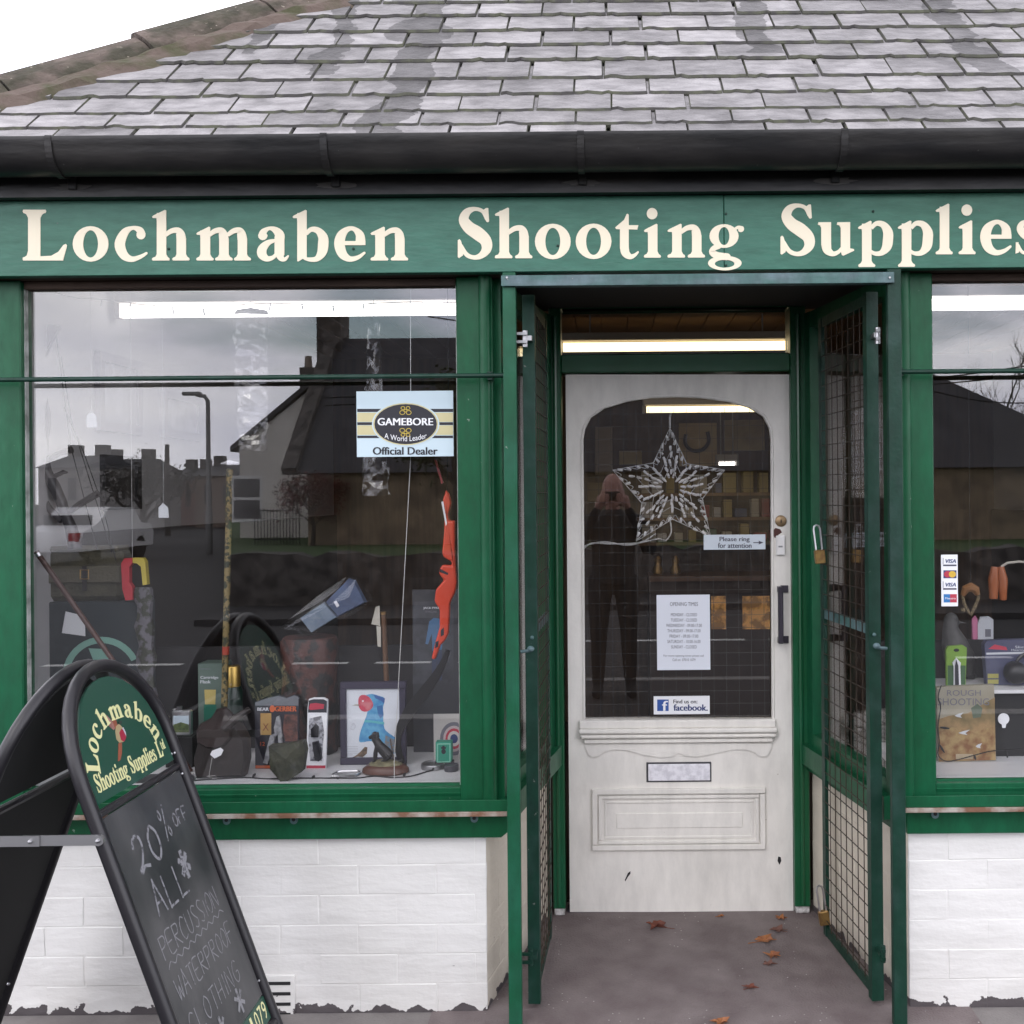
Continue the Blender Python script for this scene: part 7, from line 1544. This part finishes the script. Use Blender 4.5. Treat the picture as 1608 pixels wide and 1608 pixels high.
c = MR(225, 800, 36); tree('grey_tree', 'grey bushy tree mirrored between the terrace and the lamp', (c[0], c[1], -.1), 3.2, 1.6, 1800, mat('grey_leaf', (.10, .095, .085), .8), seed=8)
# iron railings by the house
o = thing('iron_railing', 'thin iron railing in front of the gabled house, mirrored in the left window', 'railing', MR(440, 830, 28)); c0 = MR(400, 830, 28); c1 = MR(470, 830, 28); b = MB()
for t in range(15):
    x = c0[0] + (c1[0] - c0[0]) * t / 14; b.tube([(x, c0[1], .24), (x, c0[1], 1.25)], .014, 5)
for z in (.4, 1.2): b.tube([(c0[0], c0[1], z), (c1[0], c0[1], z)], .018, 5)
b.build('bars', BLACKM, o)['kind'] = 'stuff'

# ---------------------------------------------------------------- the photographer, mirrored in the door glass
PZ = 0.0; PYc = -3.30; PX_ = 0.0
per = thing('person', 'person in dark clothes holding a camera to the face, mirrored in the door glass', 'person', (PX_, PYc, 0))
DK = mat('dark_jacket', (.012, .014, .018), .85); SK = mat('skin', (.44, .23, .19), .5); JN = mat('dark_jeans', (.014, .016, .024), .9)
b = MB(); V = lambda x, y, z: (PX_ + x, PYc + y, z)
b.tube([V(0, 0, .86), V(0, .0, .98), V(0, .01, 1.12), V(0, .01, 1.28), V(0, .0, 1.38), V(0, .0, 1.43)], [.155, .165, .17, .175, .13, .07], 16)
for s_ in (-1, 1):
    b.tube([V(s_ * .10, 0, 1.34), V(s_ * .20, .0, 1.33), V(s_ * .29, .06, 1.16), V(s_ * .27, .09, 1.10)], [.08, .072, .055, .052], 10)
    b.tube([V(s_ * .27, .09, 1.10), V(s_ * .18, .17, 1.32), V(s_ * .11, .20, 1.44)], [.050, .042, .034], 10)
    b.tube([V(s_ * .09, 0, .92), V(s_ * .11, .02, .70), V(s_ * .115, .03, .48), V(s_ * .12, .0, .25), V(s_ * .125, -.01, .09)], [.105, .09, .068, .058, .045], 12)
    b.tube([V(s_ * .125, -.05, .045), V(s_ * .13, .06, .045), V(s_ * .14, .17, .035)], [.045, .046, .032], 10)
bo = b.build('clothing', DK, per, smooth=True); rm = bo.modifiers.new('fuse', 'REMESH'); rm.mode = 'VOXEL'; rm.voxel_size = .014; rm.use_smooth_shade = True; bo.modifiers.new('soft', 'SMOOTH').iterations = 5
b = MB(); b.ball(V(0, .02, 1.585), (.080, .10, .118), 18, 14); b.tube([V(0, 0, 1.38), V(0, .02, 1.50)], .055, 12); b.ball(V(0, .125, 1.53), (.014, .02, .022), 8, 6); b.tube([V(-.02, .105, 1.485), V(.02, .105, 1.485)], .008, 6)
for s_ in (-1, 1):
    b.ball(V(s_ * .080, .02, 1.55), (.012, .02, .03), 8, 6); b.ball(V(s_ * .032, .112, 1.565), .014, 8, 6)
    b.tube([V(s_ * .11, .20, 1.44), V(s_ * .092, .215, 1.49), V(s_ * .085, .222, 1.53)], [.028, .036, .03], 10)
    for k, (dz, ln) in enumerate(((.04, .062), (.022, .070), (.004, .066), (-.012, .054))): b.tube([V(s_ * .09, .222, 1.50 + dz), V(s_ * (.09 - ln * .5), .250, 1.503 + dz), V(s_ * (.088 - ln), .246, 1.50 + dz)], [.010, .0095, .008], 7)
    b.tube([V(s_ * .085, .20, 1.47), V(s_ * .06, .19, 1.462), V(s_ * .035, .195, 1.468)], [.011, .010, .008], 7)
so_ = b.build('body', SK, per, smooth=True); rm = so_.modifiers.new('fuse', 'REMESH'); rm.mode = 'VOXEL'; rm.voxel_size = .006; rm.use_smooth_shade = True; so_.modifiers.new('soft', 'SMOOTH').iterations = 3
CB = thing('camera_body', 'small dark camera held up by the mirrored person', 'camera', (PX_, PYc + .22, 1.50)); b = MB(); b.box(PX_ - .055, PX_ + .055, PYc + .205, PYc + .232, 1.497, 1.565, ch=.006); b.build('body', BLACK, CB); b = MB(); b.cyl((PX_, PYc + .233, EYE), (PX_, PYc + .262, EYE), .022, n=18); b.build('lens_barrel', BLACK, CB, smooth=True)
